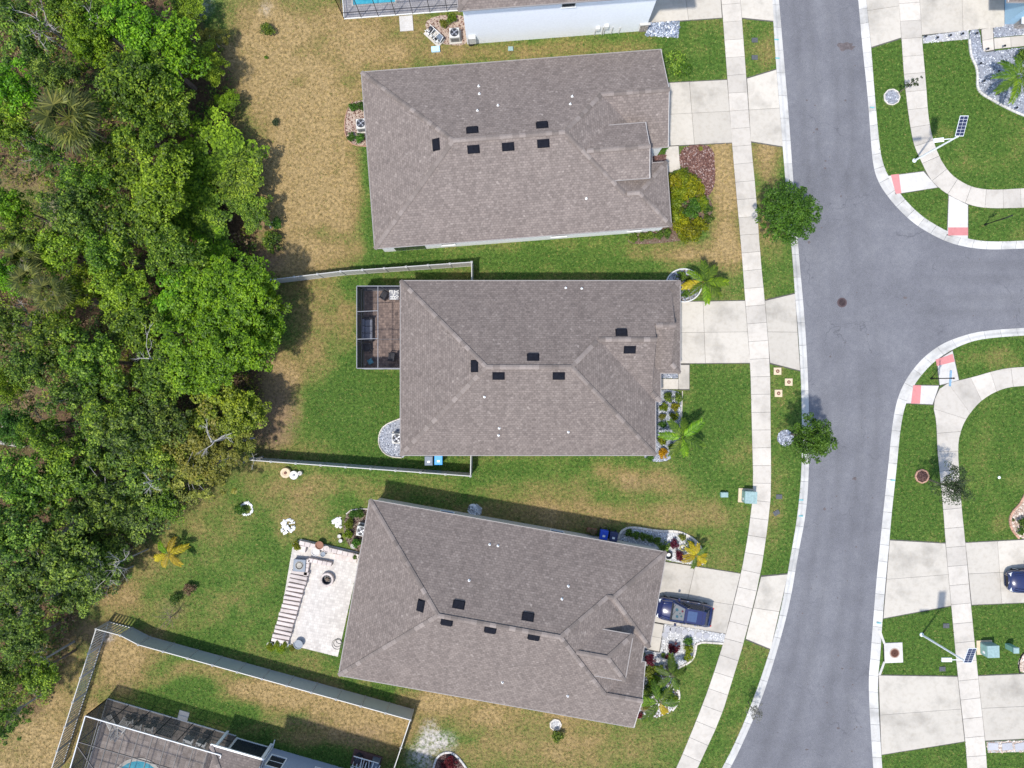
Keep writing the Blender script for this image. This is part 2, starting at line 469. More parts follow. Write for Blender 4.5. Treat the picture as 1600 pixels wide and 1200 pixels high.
    gravel('mulch_dark', [(0, (.02, .010, .010)), (.5, (.06, .028, .025)), (1, (.14, .08, .07))])
    gravel('rubble', [(0, (.25, .24, .24)), (.5, (.60, .57, .54)), (1, (.82, .80, .76))])
    gravel('litter', [(0, (.05, .03, .02)), (.5, (.17, .11, .065)), (1, (.36, .26, .17))])
    simple('bed_grey', (.24, .25, .28)); simple('bed_white', (.36, .355, .35)); simple('bed_mulch', (.10, .05, .04)); simple('bed_tan', (.36, .28, .22)); simple('bed_soil', (.12, .085, .055))
    simple('far_grass', (.075, .115, .03), .95, var=.45, scale=.35)
    simple('white_stucco', (.80, .80, .78), .85, var=.04, bump=.3); simple('pale_stucco', (.84, .855, .88), .85, var=.04, bump=.3)
    simple('blue_stucco', (.33, .38, .46), .85, var=.05, bump=.3); simple('sky_stucco', (.30, .46, .58), .8, var=.05)
    simple('cream_stucco', (.60, .55, .47), .85, var=.06, bump=.3)
    simple('fascia', (.50, .47, .445), .6, var=.05); simple('drip', (.26, .235, .22), .6, var=.08); simple('white_trim', (.82, .82, .80), .45, var=.03)
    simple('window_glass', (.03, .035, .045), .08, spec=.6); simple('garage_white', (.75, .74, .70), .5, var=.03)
    simple('stone_veneer', (.33, .29, .26), .9, var=.45, scale=4); simple('door_wood', (.14, .07, .04), .5)
    simple('vent_black', (.012, .013, .018), .95, var=.2, spec=.05); simple('white_plastic', (.70, .70, .68), .45, var=.05)
    simple('vinyl', (.46, .445, .41), .5, var=.04, scale=1.2); simple('vinyl_cap', (.43, .42, .395), .45, var=.03); simple('vinyl_grey', (.42, .435, .41), .5, var=.04, scale=1.2)
    simple('alu_white', (.50, .51, .52), .4, var=.03); simple('alu_grey', (.21, .215, .23), .4, var=.05); simple('alu_dark', (.035, .035, .042), .45, var=.1)
    simple('metal_case', (.55, .54, .51), .45, var=.06); simple('dark_metal', (.03, .032, .04), .5); simple('fan_metal', (.34, .35, .38), .4, metal=.4)
    simple('black_paint', (.012, .012, .014), .35); simple('steel', (.70, .73, .76), .35, var=.04); simple('solar_cell', (.022, .026, .060), .2, spec=.6)
    simple('lamp_white', (.85, .86, .87), .35, var=.02); simple('sign_blue', (.12, .36, .58), .4); simple('sign_light', (.45, .66, .82), .4)
    simple('utility_green', (.20, .36, .32), .5, var=.12); simple('utility_pale', (.24, .34, .33), .45, var=.15); simple('utility_mint', (.20, .38, .31), .5, var=.12)
    simple('rust', (.17, .075, .05), .75, var=.3, scale=20); simple('iron', (.075, .050, .052), .7, var=.25, scale=15)
    simple('meter_grey', (.075, .080, .085), .7, var=.3, scale=12); simple('box_tan', (.55, .44, .30), .8, var=.12)
    simple('bin_blue', (.015, .07, .48), .4); simple('bin_sky', (.04, .28, .62), .4); simple('bin_navy', (.03, .04, .10), .45); simple('bin_grey', (.13, .16, .20), .5)
    simple('pot_brown', (.22, .10, .06), .7); simple('cushion_grey', (.20, .21, .25), .9, var=.15); simple('cushion_teal', (.12, .36, .46), .9, var=.5, scale=14)
    simple('wicker', (.03, .03, .036), .7); simple('beige_sling', (.50, .47, .43), .8); simple('rubber', (.012, .012, .014), .7)
    simple('hose_dark', (.05, .055, .05), .5); simple('hose_yellow', (.62, .55, .16), .5)
    simple('car_blue', (.006, .010, .066), .22, var=.05, coat=1.0, spec=.5); simple('car_navy', (.012, .018, .07), .22, coat=1.0); simple('car_silver', (.30, .36, .45), .25, metal=.5, coat=1.0)
    simple('chrome', (.7, .7, .72), .12, metal=1.0); simple('lamp_red', (.45, .02, .02), .25); simple('lamp_clear', (.75, .78, .8), .15)
    simple('sunroof', (.05, .08, .16), .06, spec=.6)
    simple('bark', (.16, .12, .09), .9, var=.3, scale=5, bump=.5); simple('bark_pale', (.33, .31, .285), .9, var=.2, scale=5, bump=.4); simple('palm_bark', (.24, .20, .16), .9, var=.25, scale=8)
    simple('paint_teal', (.14, .36, .38), .7); simple('oil_stain', (.105, .088, .088), .8, var=.3); simple('paint_white', (.72, .72, .75), .7)
    leaf('leaf_dark', (.024, .052, .009), (.105, .180, .024), (.380, .500, .072))
    leaf('leaf_mid', (.034, .076, .008), (.130, .235, .022), (.420, .570, .062))
    leaf('leaf_bright', (.050, .120, .008), (.150, .300, .016), (.340, .540, .044))
    leaf('leaf_yellow', (.066, .110, .010), (.205, .300, .024), (.44, .56, .055))
    leaf('leaf_olive', (.080, .095, .012), (.215, .225, .034), (.44, .41, .08))
    leaf('leaf_street', (.026, .066, .010), (.070, .160, .018), (.165, .300, .038))
    leaf('leaf_grey', (.022, .034, .014), (.055, .080, .030), (.125, .160, .065))
    leaf('leaf_pale', (.10, .10, .08), (.24, .24, .19), (.48, .46, .40))
    leaf('leaf_red', (.045, .006, .012), (.13, .014, .028), (.24, .035, .05))
    leaf('leaf_gold', (.075, .095, .008), (.225, .240, .014), (.50, .48, .03))
    leaf('leaf_orange', (.25, .12, .008), (.52, .28, .015), (.75, .45, .03))
    leaf('leaf_lime', (.06, .10, .008), (.17, .24, .016), (.36, .42, .035))
    leaf('frond_green', (.035, .075, .010), (.10, .175, .020), (.24, .32, .04))
    leaf('frond_bright', (.06, .12, .010), (.15, .27, .018), (.32, .46, .03))
    leaf('frond_yellow', (.20, .15, .015), (.45, .35, .03), (.66, .54, .06))
    leaf('frond_fan', (.05, .065, .014), (.15, .165, .035), (.36, .34, .08))
    leaf('dry_leaf', (.10, .06, .03), (.24, .16, .09), (.42, .32, .20))
build_materials()
# ------------------------------------------------------------------ the street plan (survey units)
W_IN = [(1190,-420),(1204,-150),(1218,0),(1227,110),(1232,165),(1240,280),(1249,400),(1255,463),(1261,540),(1265,640),(1265,730),(1261,800),(1247,870),(1237,933),(1223,990),(1202,1060),(1188,1100),(1168,1147),(1143,1200),(1080,1310),(980,1470),(880,1620)]
W_OUT = [(1178,-420),(1192,-150),(1206,0),(1213,110),(1218,167),(1227,285),(1238,400),(1242,463),(1249,540),(1253,640),(1253,727),(1247,800),(1235,870),(1224,933),(1211,990),(1190,1056),(1176,1094),(1157,1142),(1131,1196),(1068,1304),(968,1464),(868,1612)]
E1_IN = [(1312,-420),(1328,-150),(1342,0),(1349,80),(1355,133),(1359,180),(1363,240),(1367,267),(1374,285),(1383,300),(1403,325),(1430,350),(1460,368),(1487,380),(1517,387),(1550,390),(1600,388),(1720,384),(2000,374)]
E1_OUT = [(1323,-420),(1339,-150),(1353,0),(1361,75),(1365,130),(1369,178),(1375,236),(1380,258),(1388,276),(1398,292),(1416,315),(1440,338),(1467,355),(1492,367),(1520,375),(1551,378),(1600,376),(1720,372),(2000,362)]
E2_IN = [(2000,490),(1720,506),(1600,512),(1533,517),(1500,526),(1473,537),(1450,553),(1433,570),(1417,592),(1405,617),(1398,645),(1393,683),(1390,717),(1385,763),(1381,800),(1375,860),(1370,910),(1365,973),(1361,1027),(1358,1060),(1359,1100),(1362,1150),(1365,1200),(1378,1340),(1395,1620)]
E2_OUT = [(2000,502),(1720,518),(1600,524),(1535,529),(1507,537),(1482,549),(1462,563),(1447,577),(1430,598),(1418,622),(1410,648),(1405,684),(1402,718),(1397,765),(1393,801),(1388,861),(1383,912),(1378,975),(1375,1027),(1371,1060),(1372,1100),(1375,1150),(1378,1200),(1391,1340),(1408,1620)]
NW, NE1, NE2 = 60, 60, 64
def match(ins, outs, n):
    """resample one edge evenly and pair every point with the nearest point of the other edge"""
    a = resample(smooth_poly(ins, False, 2), n); d = np.array(resample(smooth_poly(outs, False, 2), 3000))
    return a, [tuple(d[np.argmin(((d - np.array(p)) ** 2).sum(1))]) for p in a]
W_IN, W_OUT = match(W_IN, W_OUT, 240); E1_IN, E1_OUT = match(E1_IN, E1_OUT, 240); E2_IN, E2_OUT = match(E2_IN, E2_OUT, 256)
def midline(a, b): return [((p[0]+q[0])/2, (p[1]+q[1])/2) for p, q in zip(a, b)]
ROAD_MID = midline(W_IN, W_OUT) + midline(E2_IN, E2_OUT)[::-1] + midline(E1_IN, E1_OUT)[::-1]
ROAD_OUT = W_OUT + E2_OUT[::-1] + E1_OUT[::-1]
NOGRASS = [ROAD_OUT]                    # plan polygons without turf

road = MB()
edge = lambda a, b: [((p[0]*.9+q[0]*.1), (p[1]*.9+q[1]*.1)) for p, q in zip(a, b)]
rp = [P2(p) for p in edge(W_IN, W_OUT) + edge(E2_IN, E2_OUT)[::-1] + edge(E1_IN, E1_OUT)[::-1]]
def build_road():
    st = .4; gx_ = np.arange(0, 66, st); gy_ = np.arange(-54, 54, st); X_, Y_ = np.meshgrid(gx_, gy_)
    px, py = (X_ * S + 800).ravel(), (600 - Y_ * S).ravel()
    wi, e1, e2 = np.array(W_IN), np.array(E1_IN), np.array(E2_IN)
    o_ = np.argsort(wi[:, 1]); xw = np.interp(py, wi[o_, 1], wi[o_, 0])
    xe = np.where(py < 260, np.interp(py, e1[:100, 1], e1[:100, 0]), np.where(py > 640, np.interp(py, e2[-150:, 1], e2[-150:, 0]), xw + 135))
    t = (px - xw) / np.maximum(20, xe - xw)
    track = lambda v, cs, s: sum(np.exp(-((v - c) / s) ** 2) for c in cs)
    w1 = track(t, (.19, .37, .63, .81), .055) * np.clip((px < xe + 10) * 1.0, 0, 1)
    w1 = np.where((py > 300) & (py < 600), w1 * .55, w1)
    w2 = track((py - 388) / 124., (.2, .38, .62, .8), .06) * np.clip((px - 1400) / 120., 0, 1)
    wear = np.clip(np.maximum(w1, w2), 0, 1) * (.35 + .65 * fbm(px / 30., py / 90., 3))
    n_, m_ = len(gx_), len(gy_); id_ = np.arange(n_ * m_).reshape(m_, n_)
    q_ = np.stack([id_[:-1, :-1], id_[:-1, 1:], id_[1:, 1:], id_[1:, :-1]], -1).reshape(-1, 4)
    ins = pip(px, py, ROAD_OUT); q_ = q_[ins[q_].any(1)]
    me = np_mesh('road', np.stack([X_.ravel(), Y_.ravel(), np.full(len(px), -.09)], -1), q_, M['asphalt'], dict(wear=wear))
    tag(link(bpy.data.objects.new('road', me)), kind='structure')
build_road()
g = MB(); g.sheet([(-700, -700), (700, -700), (700, 700), (-700, 700)], -0.40)
tag(g.build('ground', M['far_grass']), kind='structure')

def make_kerb(name, ins, outs, per=4):
    base = MB()
    root = None
    segs = []
    for k in range(0, len(ins) - 1, per):
        a = [P2(p) for p in ins[k:k + per + 1]]; b = [P2(p) for p in outs[k:k + per + 1]]
        mid = Vector(((a[0][0] + b[-1][0]) / 2, (a[0][1] + b[-1][1]) / 2, 0))
        m = MB(); vs = []; n = len(a)
        for i in range(n):
            e = 0.012 if i == 0 else (-0.012 if i == n - 1 else 0)
            j = min(i + 1, n - 1); d = Vector((a[j][0] - a[j - 1][0], a[j][1] - a[j - 1][1])).normalized() * e
            A = Vector(a[i]) + d; B = Vector(b[i]) + d
            for t, z in ((0, -.2), (0, -.082), (.42, -.060), (.70, .020), (1.0, .034), (1.0, -.2)):
                q = A.lerp(B, t); vs.append((q.x - mid.x, q.y - mid.y, z))
        fs = []
        for i in range(n - 1):
            for s in range(6):
                s2 = (s + 1) % 6
                fs.append((i * 6 + s, (i + 1) * 6 + s, (i + 1) * 6 + s2, i * 6 + s2))
        fs.append(tuple(range(6))); fs.append(tuple(range((n - 1) * 6 + 5, (n - 1) * 6 - 1, -1)))
        m.add(vs, fs); segs.append((m, mid))
    strip = MB()
    ai = [P2(p) for p in ins]; bo = [P2(p) for p in outs]
    n = len(ai)
    strip.add([(p[0], p[1], -.12) for p in ai] + [(p[0], p[1], -.12) for p in bo], [(i, i + 1, n + i + 1, n + i) for i in range(n - 1)])
    root = tag(strip.build(name, M['joint']), kind='structure')
    for m, mid in segs:
        o = m.build('kerb_section', M['kerb'], root); o.location = mid
make_kerb('kerb_west', W_IN, W_OUT); make_kerb('kerb_north_east', E1_IN, E1_OUT); make_kerb('kerb_south_east', E2_IN, E2_OUT)

def slab_poly(corners, z, root, mat, name='slab', gap=.010):
    """one concrete slab from plan corners (metres), shrunk for the joint, with a worn top edge"""
    c = Vector((sum(p[0] for p in corners) / len(corners), sum(p[1] for p in corners) / len(corners)))
    def shrink(d):
        out = []
        for p in corners:
            v = Vector(p) - c; L = v.length
            out.append((c.x + v.x * (1 - d / L), c.y + v.y * (1 - d / L)))
        return out
    lo, hi = shrink(gap * 1.4), shrink(gap * 2.4)
    a = sum(lo[i][0] * lo[(i + 1) % len(lo)][1] - lo[(i + 1) % len(lo)][0] * lo[i][1] for i in range(len(lo)))
    if a < 0: lo, hi = lo[::-1], hi[::-1]
    n = len(lo); m = MB()
    vs = [(p[0] - c.x, p[1] - c.y, -.10) for p in lo] + [(p[0] - c.x, p[1] - c.y, -.008) for p in lo] + [(p[0] - c.x, p[1] - c.y, 0) for p in hi]
    fs = [tuple(range(2 * n, 3 * n))]
    for k in (0, n):
        for i in range(n):
            j = (i + 1) % n; fs.append((k + i, k + j, k + n + j, k + n + i))
    m.add(vs, fs)
    o = m.build(name, mat, root); o.location = (c.x, c.y, z + rnd.uniform(-.003, .003))
    return o

def sidewalk(name, left, right, step=28.0, mat='walk', z=.042, skip=()):
    n = max(1, round((plen(left) + plen(right)) / 2 / step))
    sub = 3
    left, right = smooth_poly(left, False, 1), smooth_poly(right, False, 1)
    c = [((p[0] + q[0]) / 2, (p[1] + q[1]) / 2) for p, q in zip(resample(left, 200), resample(right, 200))]
    c = np.array(resample(smooth_poly(c, False, 2), n * sub)); tg = np.gradient(c, axis=0); tg /= np.linalg.norm(tg, axis=1, keepdims=True)
    def cut(poly):
        d = np.array(resample(poly, 2500)); out = []
        for k_ in range(len(c)):
            r_ = d - c[k_]; dist = np.sqrt((r_ ** 2).sum(1)); sc_ = abs(r_ @ tg[k_]) + .02 * dist + np.where(dist > 45, 1e3, 0)
            out.append(tuple(d[np.argmin(sc_)]))
        return out
    L_, R_ = cut(left), cut(right); L_[0], L_[-1], R_[0], R_[-1] = left[0], left[-1], right[0], right[-1]
    NOGRASS.append(L_ + R_[::-1])
    b = MB(); a1 = [P2(p) for p in L_]; b1 = [P2(p) for p in R_]; k = len(a1)
    b.add([(p[0], p[1], .012) for p in a1] + [(p[0], p[1], .012) for p in b1], [(i, i + 1, k + i + 1, k + i) for i in range(k - 1)])
    root = tag(b.build(name, M['joint']), kind='structure')
    for i in range(n):
        seg = a1[i * sub:(i + 1) * sub + 1] + b1[i * sub:(i + 1) * sub + 1][::-1]
        slab_poly(seg, z, root, M[mat])
    return root

def quad_slabs(name, corners, us=(0, 1), vs=(0, 1), mat='concrete', z=.040, label=None, cat=None):
    NOGRASS.append(list(corners))
    A, B, C, D = [Vector(P2(p)) for p in corners]      # A-B along u, D-C along u
    cc = (A + B + C + D) / 4; ex = [tuple(p + (p - cc).normalized() * .10) for p in (A, B, C, D)]
    b = MB(); b.sheet(ex, .016); NOGRASS.append([(p[0] * S + 800, 600 - p[1] * S) for p in ex])
    root = b.build(name, M['joint'])
    tag(root, kind='structure') if not label else tag(root, label, cat)
    q = lambda u, v: tuple(A.lerp(B, u).lerp(D.lerp(C, u), v))
    for i in range(len(us) - 1):
        for j in range(len(vs) - 1):
            slab_poly([q(us[i], vs[j]), q(us[i + 1], vs[j]), q(us[i + 1], vs[j + 1]), q(us[i], vs[j + 1])], z, root, M[mat])
    return root

# sidewalks
sidewalk('sidewalk_west', [(1113,-160),(1127,0),(1137,133),(1144,233),(1153,333),(1159,400),(1164,470),(1172,567),(1174,650),(1177,767),(1173,800),(1169,833),(1158,895),(1134,992),(1110,1067),(1090,1120),(1057,1200),(995,1330)],
         [(1143,-160),(1157,0),(1166,120),(1173,220),(1181,300),(1188,400),(1195,470),(1203,567),(1204,650),(1205,767),(1202,800),(1198,833),(1188,900),(1164,998),(1143,1067),(1127,1120),(1090,1200),(1025,1340)])
sidewalk('sidewalk_north_east', [(1390,-160),(1404,0),(1408,57),(1412,120),(1419,180),(1427,227),(1438,250),(1450,276),(1465,293),(1482,305),(1512,320),(1540,326),(1600,325),(1760,318)],
         [(1423,-160),(1437,0),(1440,57),(1447,133),(1450,180),(1456,213),(1467,245),(1483,270),(1500,283),(1520,293),(1550,297),(1600,294),(1760,287)])
sidewalk('sidewalk_south_east', [(1760,565),(1600,573),(1573,575),(1550,580),(1520,589),(1498,594),(1468,602),(1457,632),(1463,660),(1464,700),(1467,730),(1473,790),(1477,848),(1486,947),(1496,1057),(1508,1158),(1511,1200),(1520,1330)],
         [(1760,594),(1600,603),(1577,605),(1557,611),(1537,623),(1527,632),(1520,640),(1511,652),(1503,667),(1497,690),(1497,717),(1502,790),(1508,847),(1517,947),(1528,1057),(1539,1157),(1542,1200),(1551,1330)], step=30)
# kerb ramps and their red tactile mats
def ramp(corners, mat_quad, lab):
    NOGRASS.append(list(corners))
    r = quad_slabs('kerb_ramp', corners, (0, 1), (0, 1), 'bright_concrete', .036)
    m = MB(); m.prism([P2(p) for p in mat_quad], .030, .046)
    q = [Vector(P2(p)) for p in mat_quad]
    for i in range(1, 9):
        for j in range(1, 5):
            c = q[0].lerp(q[1], i / 9).lerp(q[3].lerp(q[2], i / 9), j / 5)
            m.lathe([(.022, 0), (.014, .006)], (c.x, c.y, .046), 6)
    m.build('tactile_mat', M['red_mat'], r)
ramp([(1387,275),(1443,268),(1465,293),(1401,303)], [(1391.5,273.5),(1404,272),(1408,302),(1399.5,303)], '')
ramp([(1482,305),(1512,320),(1512,374),(1480,366)], [(1481,355.5),(1512,355.5),(1512,368),(1481,368)], '')
ramp([(1464,563),(1488,548),(1498,594),(1468,602)], [(1461.5,562),(1488,553),(1491,565),(1463.5,572)], '')
ramp([(1415,630),(1427,602),(1467,602.5),(1457,632)], [(1426.5,602),(1439,602),(1437,630.5),(1423,630.5)], '')

# driveways and their aprons
quad_slabs('driveway', [(985,-90),(1120,-90),(1128,28),(1012,36)], (0, .55, 1), (0, .5, 1))
quad_slabs('driveway_apron', [(1152,-60),(1202,-70),(1209,33),(1159,28)], (0, 1), (0, 1))
quad_slabs('driveway', [(1018,131),(1136,125),(1144,223),(1026,229)], (0, .5, 1), (0, .5, 1))
quad_slabs('driveway_apron', [(1167,123),(1213,109),(1223,229),(1173,221)], (0, 1), (0, .5, 1))
quad_slabs('front_walk', [(1040,229),(1060,228),(1063,267),(1040,270)])
quad_slabs('driveway', [(1040,472),(1164,470),(1172,567),(1040,568)], (0, .47, 1), (0, .5, 1))
quad_slabs('driveway_apron', [(1195,470),(1242,459),(1250,579),(1203,567)], (0, 1), (0, .5, 1))
quad_slabs('front_walk', [(1060,570),(1077,570),(1077,608),(1060,608)])
quad_slabs('front_walk', [(1012,592),(1060,592),(1060,608),(1012,608)], (0, .5, 1))
quad_slabs('driveway', [(1015,874),(1157,896),(1134,990),(995,967)], (0, .5, 1), (0, .52, 1))
quad_slabs('driveway_apron', [(1189,901),(1231,897),(1204,1014),(1165,998)], (0, 1), (0, .5, 1))
quad_slabs('front_walk', [(1010,971),(1037,976),(1030,1018),(1002,1012)], (0, 1), (0, .5, 1))
quad_slabs('driveway', [(1432,-80),(1569,-80),(1569,42),(1440,55)], (0, .5, 1), (0, .35, 1))
quad_slabs('driveway_apron', [(1349,-40),(1402,-40),(1408,59),(1361,74)], (0, 1), (0, .5, 1))
quad_slabs('driveway', [(1508,848),(1660,840),(1660,939),(1518,945)], (0, .33, .66, 1), (0, .5, 1))
quad_slabs('driveway_apron', [(1390,844),(1477,849),(1486,946),(1380,966)], (0, 1), (0, .5, 1))
quad_slabs('driveway', [(1528,1056),(1660,1050),(1660,1151),(1539,1157)], (0, .55, 1), (0, .5, 1))
quad_slabs('driveway_apron', [(1372.5,1055),(1496,1057),(1507,1158),(1377,1179)], (0, 1), (0, .5, 1))
quad_slabs('front_walk', [(1533,46),(1551,43),(1553,78),(1536,81)], (0, 1), (0, .5, 1), 'walk')
quad_slabs('front_walk', [(1552.5,60),(1640,52),(1640,68),(1553.5,77)], (0, .3, .6, 1), (0, 1), 'walk')

# ------------------------------------------------------------------ planting beds: footprint, edging, loose stones
BEDS = []
def bed(name, poly, mat, sheet, label, cat='garden bed', n=140, size=.045, edge=None, edge_pts=None, closed=True, group=None, ew=.10, smooth=True, cut=()):
    if smooth: poly = smooth_poly(poly, True, 2)
    NOGRASS.append(poly)
    w = [P2(p) for p in poly]
    cx, cy = sum(p[0] for p in w) / len(w), sum(p[1] for p in w) / len(w)
    root = thing(name, label, cat, (cx, cy, 0), group=group)
    m = MB(); m.prism(w, -.05, .022); m.build('bed_base', M[sheet], root, world=True)
    xs = [p[0] for p in w]; ys = [p[1] for p in w]
    area = abs(sum(w[i][0] * w[(i + 1) % len(w)][1] - w[(i + 1) % len(w)][0] * w[i][1] for i in range(len(w)))) / 2
    k = int(n * (max(xs) - min(xs)) * (max(ys) - min(ys)))
    rr = np.random.default_rng(int(abs(cx * 97 + cy * 31) * 10) % 99991)
    X = rr.uniform(min(xs), max(xs), k); Y = rr.uniform(min(ys), max(ys), k)
    ok = pip(X, Y, w)
    for c in cut: ok &= ~pip(X, Y, [P2(p) for p in c])
    rg = random.Random(k)
    m = MB()
    for x, y in zip(X[ok], Y[ok]):
        m.rock((x, y, .03), size * rg.uniform(.6, 1.5), rg)
    o = m.build('loose_stones' if 'mulch' not in mat else 'bark_chips', M[mat], root, world=True); o['kind'] = 'stuff'
    if edge:
        pts = edge_pts or (poly + [poly[0]])
        if edge_pts: pts = smooth_poly(edge_pts, False, 2)
        L_ = plen(pts) / S; cnt = max(3, int(L_ / .42))
        rs = resample(pts, cnt)
        if edge_pts is None and closed: pass
        for i in range(cnt):
            a, b_ = Vector(P2(rs[i])), Vector(P2(rs[i + 1]))
            e = MB(); d = (b_ - a).length
            e.cbox((0, 0, 0), (d * .97, ew * 1.7, .14), 0, .025)
            o = e.build('edging_stone', M[edge], root)
            c = (a + b_) / 2
            o.location = (c.x - root.location.x, c.y - root.location.y, .05 + rnd.uniform(-.01, .01))
            o.rotation_euler = (0, 0, math.atan2((b_ - a).y, (b_ - a).x))
    return root

bed('gravel_bed', [(1008,56),(1013,36),(1062,33),(1060,59)], 'gravel_blue', 'bed_grey', 'small blue grey gravel patch at front corner of white house', size=.07, smooth=False, n=190)
bed('gravel_bed', [(1514,46),(1531,44),(1534,84),(1556,79),(1660,68),(1660,205),(1600,181),(1585,175),(1565,165),(1545,154),(1530,145),(1526,135),(1527,118),(1525,103),(1517,90),(1515,70)], 'gravel_grey', 'bed_grey',
    'large curved bluish gravel bed with pale kerb and palm in top right yard', edge='bright_concrete', n=95, size=.055,
    edge_pts=[(1514,62),(1515,75),(1517,90),(1525,103),(1527,118),(1526,135),(1530,145),(1545,154),(1565,165),(1585,175),(1600,181),(1640,196)])
bed('gravel_bed', [(1552,43),(1569,41),(1569,20),(1640,20),(1640,51),(1553,59)], 'gravel_grey', 'bed_grey', 'small bluish gravel corner between driveway and pale blue house', n=110, smooth=False)
bed('gravel_bed', [(1441,57),(1513,47),(1514,61),(1442,68)], 'gravel_white', 'bed_white', 'white gravel strip with stepping stones below top right driveway', size=.035, smooth=False, n=150)
bed('tree_ring', circ(1393,152,12.5), 'gravel_grey', 'bed_grey', 'round grey gravel tree ring beside the north east sidewalk', 'tree ring', edge='stone_edge', ew=.05, smooth=False)
bed('tree_ring', circ(1227,684,12.5), 'gravel_grey', 'bed_grey', 'round grey stone ring under street tree by west kerb', 'tree ring', size=.07, smooth=False)
bed('tree_ring', circ(1440,744,10.5), 'mulch_dark', 'bed_mulch', 'round brick ring with dark mulch in lawn right of road', 'tree ring', edge='terracotta_edge', ew=.07, smooth=False)
bed('tree_ring', circ(868,1132,9), 'gravel_white', 'bed_white', 'round white gravel ring in lawn below the lower house', 'tree ring', edge='stone_edge', ew=.06, smooth=False)
bed('gravel_bed', [(640,650),(622,655),(606,661),(595,670),(591,685),(593,699),(601,709),(612,714),(640,715)], 'gravel_grey', 'bed_grey', 'rounded grey gravel bed around air conditioner behind middle house', edge='stone_edge', ew=.05, n=170,
    edge_pts=[(628,653),(606,661),(595,670),(591,685),(593,699),(601,709),(612,714),(628,715)])
bed('gravel_bed', [(1010,609),(1066,609),(1065,640),(1064,676),(1060,692),(1052,702),(1051,712),(1045,719),(1030,722),(1012,719),(1004,711),(1010,690)], 'gravel_grey', 'bed_grey', 'pale gravel bed with round shrubs before the middle house', n=190, edge='stone_edge', ew=.04,
    edge_pts=[(1066,611),(1065,640),(1064,678)])
bed('gravel_bed', [(1012,580),(1059,580),(1059,591),(1012,591)], 'gravel_grey', 'bed_grey', 'narrow gravel strip between garage and front walk of middle house', n=170, smooth=False)
bed('gravel_bed', circ(1068,446,28,24,26), 'gravel_grey', 'bed_soil', 'round palm bed ringed with grey stones by middle garage', n=120, size=.06, edge='gravel_white', ew=.06, smooth=False)
bed('gravel_bed', [(955,848),(966,842),(968,832),(977,825),(990,823.5),(1006,826),(1032,830),(1055,829),(1071,834),(1087,844),(1095,855),(1099,866),(1103,884),(1075,881),(1042,876),(1036,868)], 'gravel_white', 'bed_white', 'curved white gravel bed along north side of lower house', n=150, edge='stone_edge',
    edge_pts=[(966,842),(968,832),(977,825),(990,823.5),(1006,826),(1032,830),(1055,829),(1071,834),(1087,844),(1095,855),(1099,866)])
bed('gravel_bed', [(1038,975),(1084,982),(1134,991),(1130,1005),(1087,1003),(1087,1013),(1084,1027),(1077,1035),(1058,1044),(1030,1046),(1010,1040),(982,1026),(985,1013),(1003,1014),(1031,1020)], 'gravel_white', 'bed_white', 'white gravel bed with red plants beside the blue car', n=170, size=.04, edge='stone_edge', smooth=False,
    edge_pts=[(1130,1005),(1088,1002),(1087,1013),(1084,1027),(1077,1035),(1058,1044)])
bed('garden_bed', [(1005,1046),(1030,1049),(1050,1052),(1058,1065),(1061,1080),(1061,1092),(1054,1106),(1042,1115),(1027,1121),(992,1125),(990,1090)], 'gravel_white', 'bed_soil', 'leafy bed with white stones at front corner of lower house', n=55, size=.07, edge='stone_edge',
    edge_pts=[(1053,1063),(1060,1077),(1062,1087),(1058,1100),(1050,1110)])
bed('garden_bed', [(590,792),(560,795),(546,797),(540,805),(536,828),(543,850),(556,862),(580,862)], 'mulch_dark', 'bed_soil', 'planted bed round air conditioner behind lower house', n=90, edge='stone_edge', ew=.05, edge_pts=[(577,795),(560,795),(546,797),(541,803)])
bed('garden_bed', [(1640,772),(1600,772),(1593,788),(1581,799),(1576,812),(1580,828),(1592,841),(1640,842)], 'gravel_tan', 'bed_tan', 'tan stone bed with terracotta kerb at right edge', n=110, size=.08, edge='terracotta_edge', edge_pts=[(1602,770),(1593,788),(1581,799),(1576,812),(1580,828),(1592,841)])
bed('garden_bed', [(1640,1014),(1602,1017),(1594,1025),(1590,1040),(1593,1052),(1640,1053)], 'gravel_tan', 'bed_tan', 'pale stone bed with dark edging above lower right driveway', n=110, size=.07, edge='rubber', ew=.04, edge_pts=[(1602,1017),(1594,1025),(1590,1040),(1593,1052)])
bed('garden_bed', [(672,1230),(678,1195),(682,1183),(691,1176),(704,1174),(716,1182),(729,1200),(745,1230)], 'mulch_dark', 'bed_mulch', 'dark mulch bed with white kerb at bottom edge', n=100, size=.06, edge='bright_concrete', edge_pts=[(675,1210),(678,1195),(682,1183),(691,1176),(704,1174),(716,1182),(729,1200),(740,1220)])
bed('mulch_bed', [(1061,228),(1114,225),(1117,262),(1117,290),(1106,310),(1094,302),(1088,270),(1063,268)], 'mulch', 'bed_mulch', 'red brown mulch bed beside front walk of upper house', n=150, size=.06)
bed('mulch_bed', [(1012,243),(1042,241),(1043,254),(1012,256)], 'mulch', 'bed_mulch', 'small mulch strip under entry roof of upper house', n=110, smooth=False)
bed('shrub_bed', [(1040,272),(1090,270),(1100,300),(1113,315),(1113,340),(1103,356),(1085,372),(1060,377),(1010,382),(980,380),(982,368),(1040,355)], 'mulch', 'bed_soil', 'soil bed under the yellow green shrubs of upper house', n=60)
bed('mulch_bed', [(583,155),(552,158),(542,172),(538,195),(540,215),(552,228),(583,229)], 'mulch', 'bed_tan', 'rounded mulch bed around air conditioner behind upper house', n=90, edge='terracotta_edge', ew=.04, edge_pts=[(552,158),(542,172),(538,195),(540,215),(552,228),(575,229)])
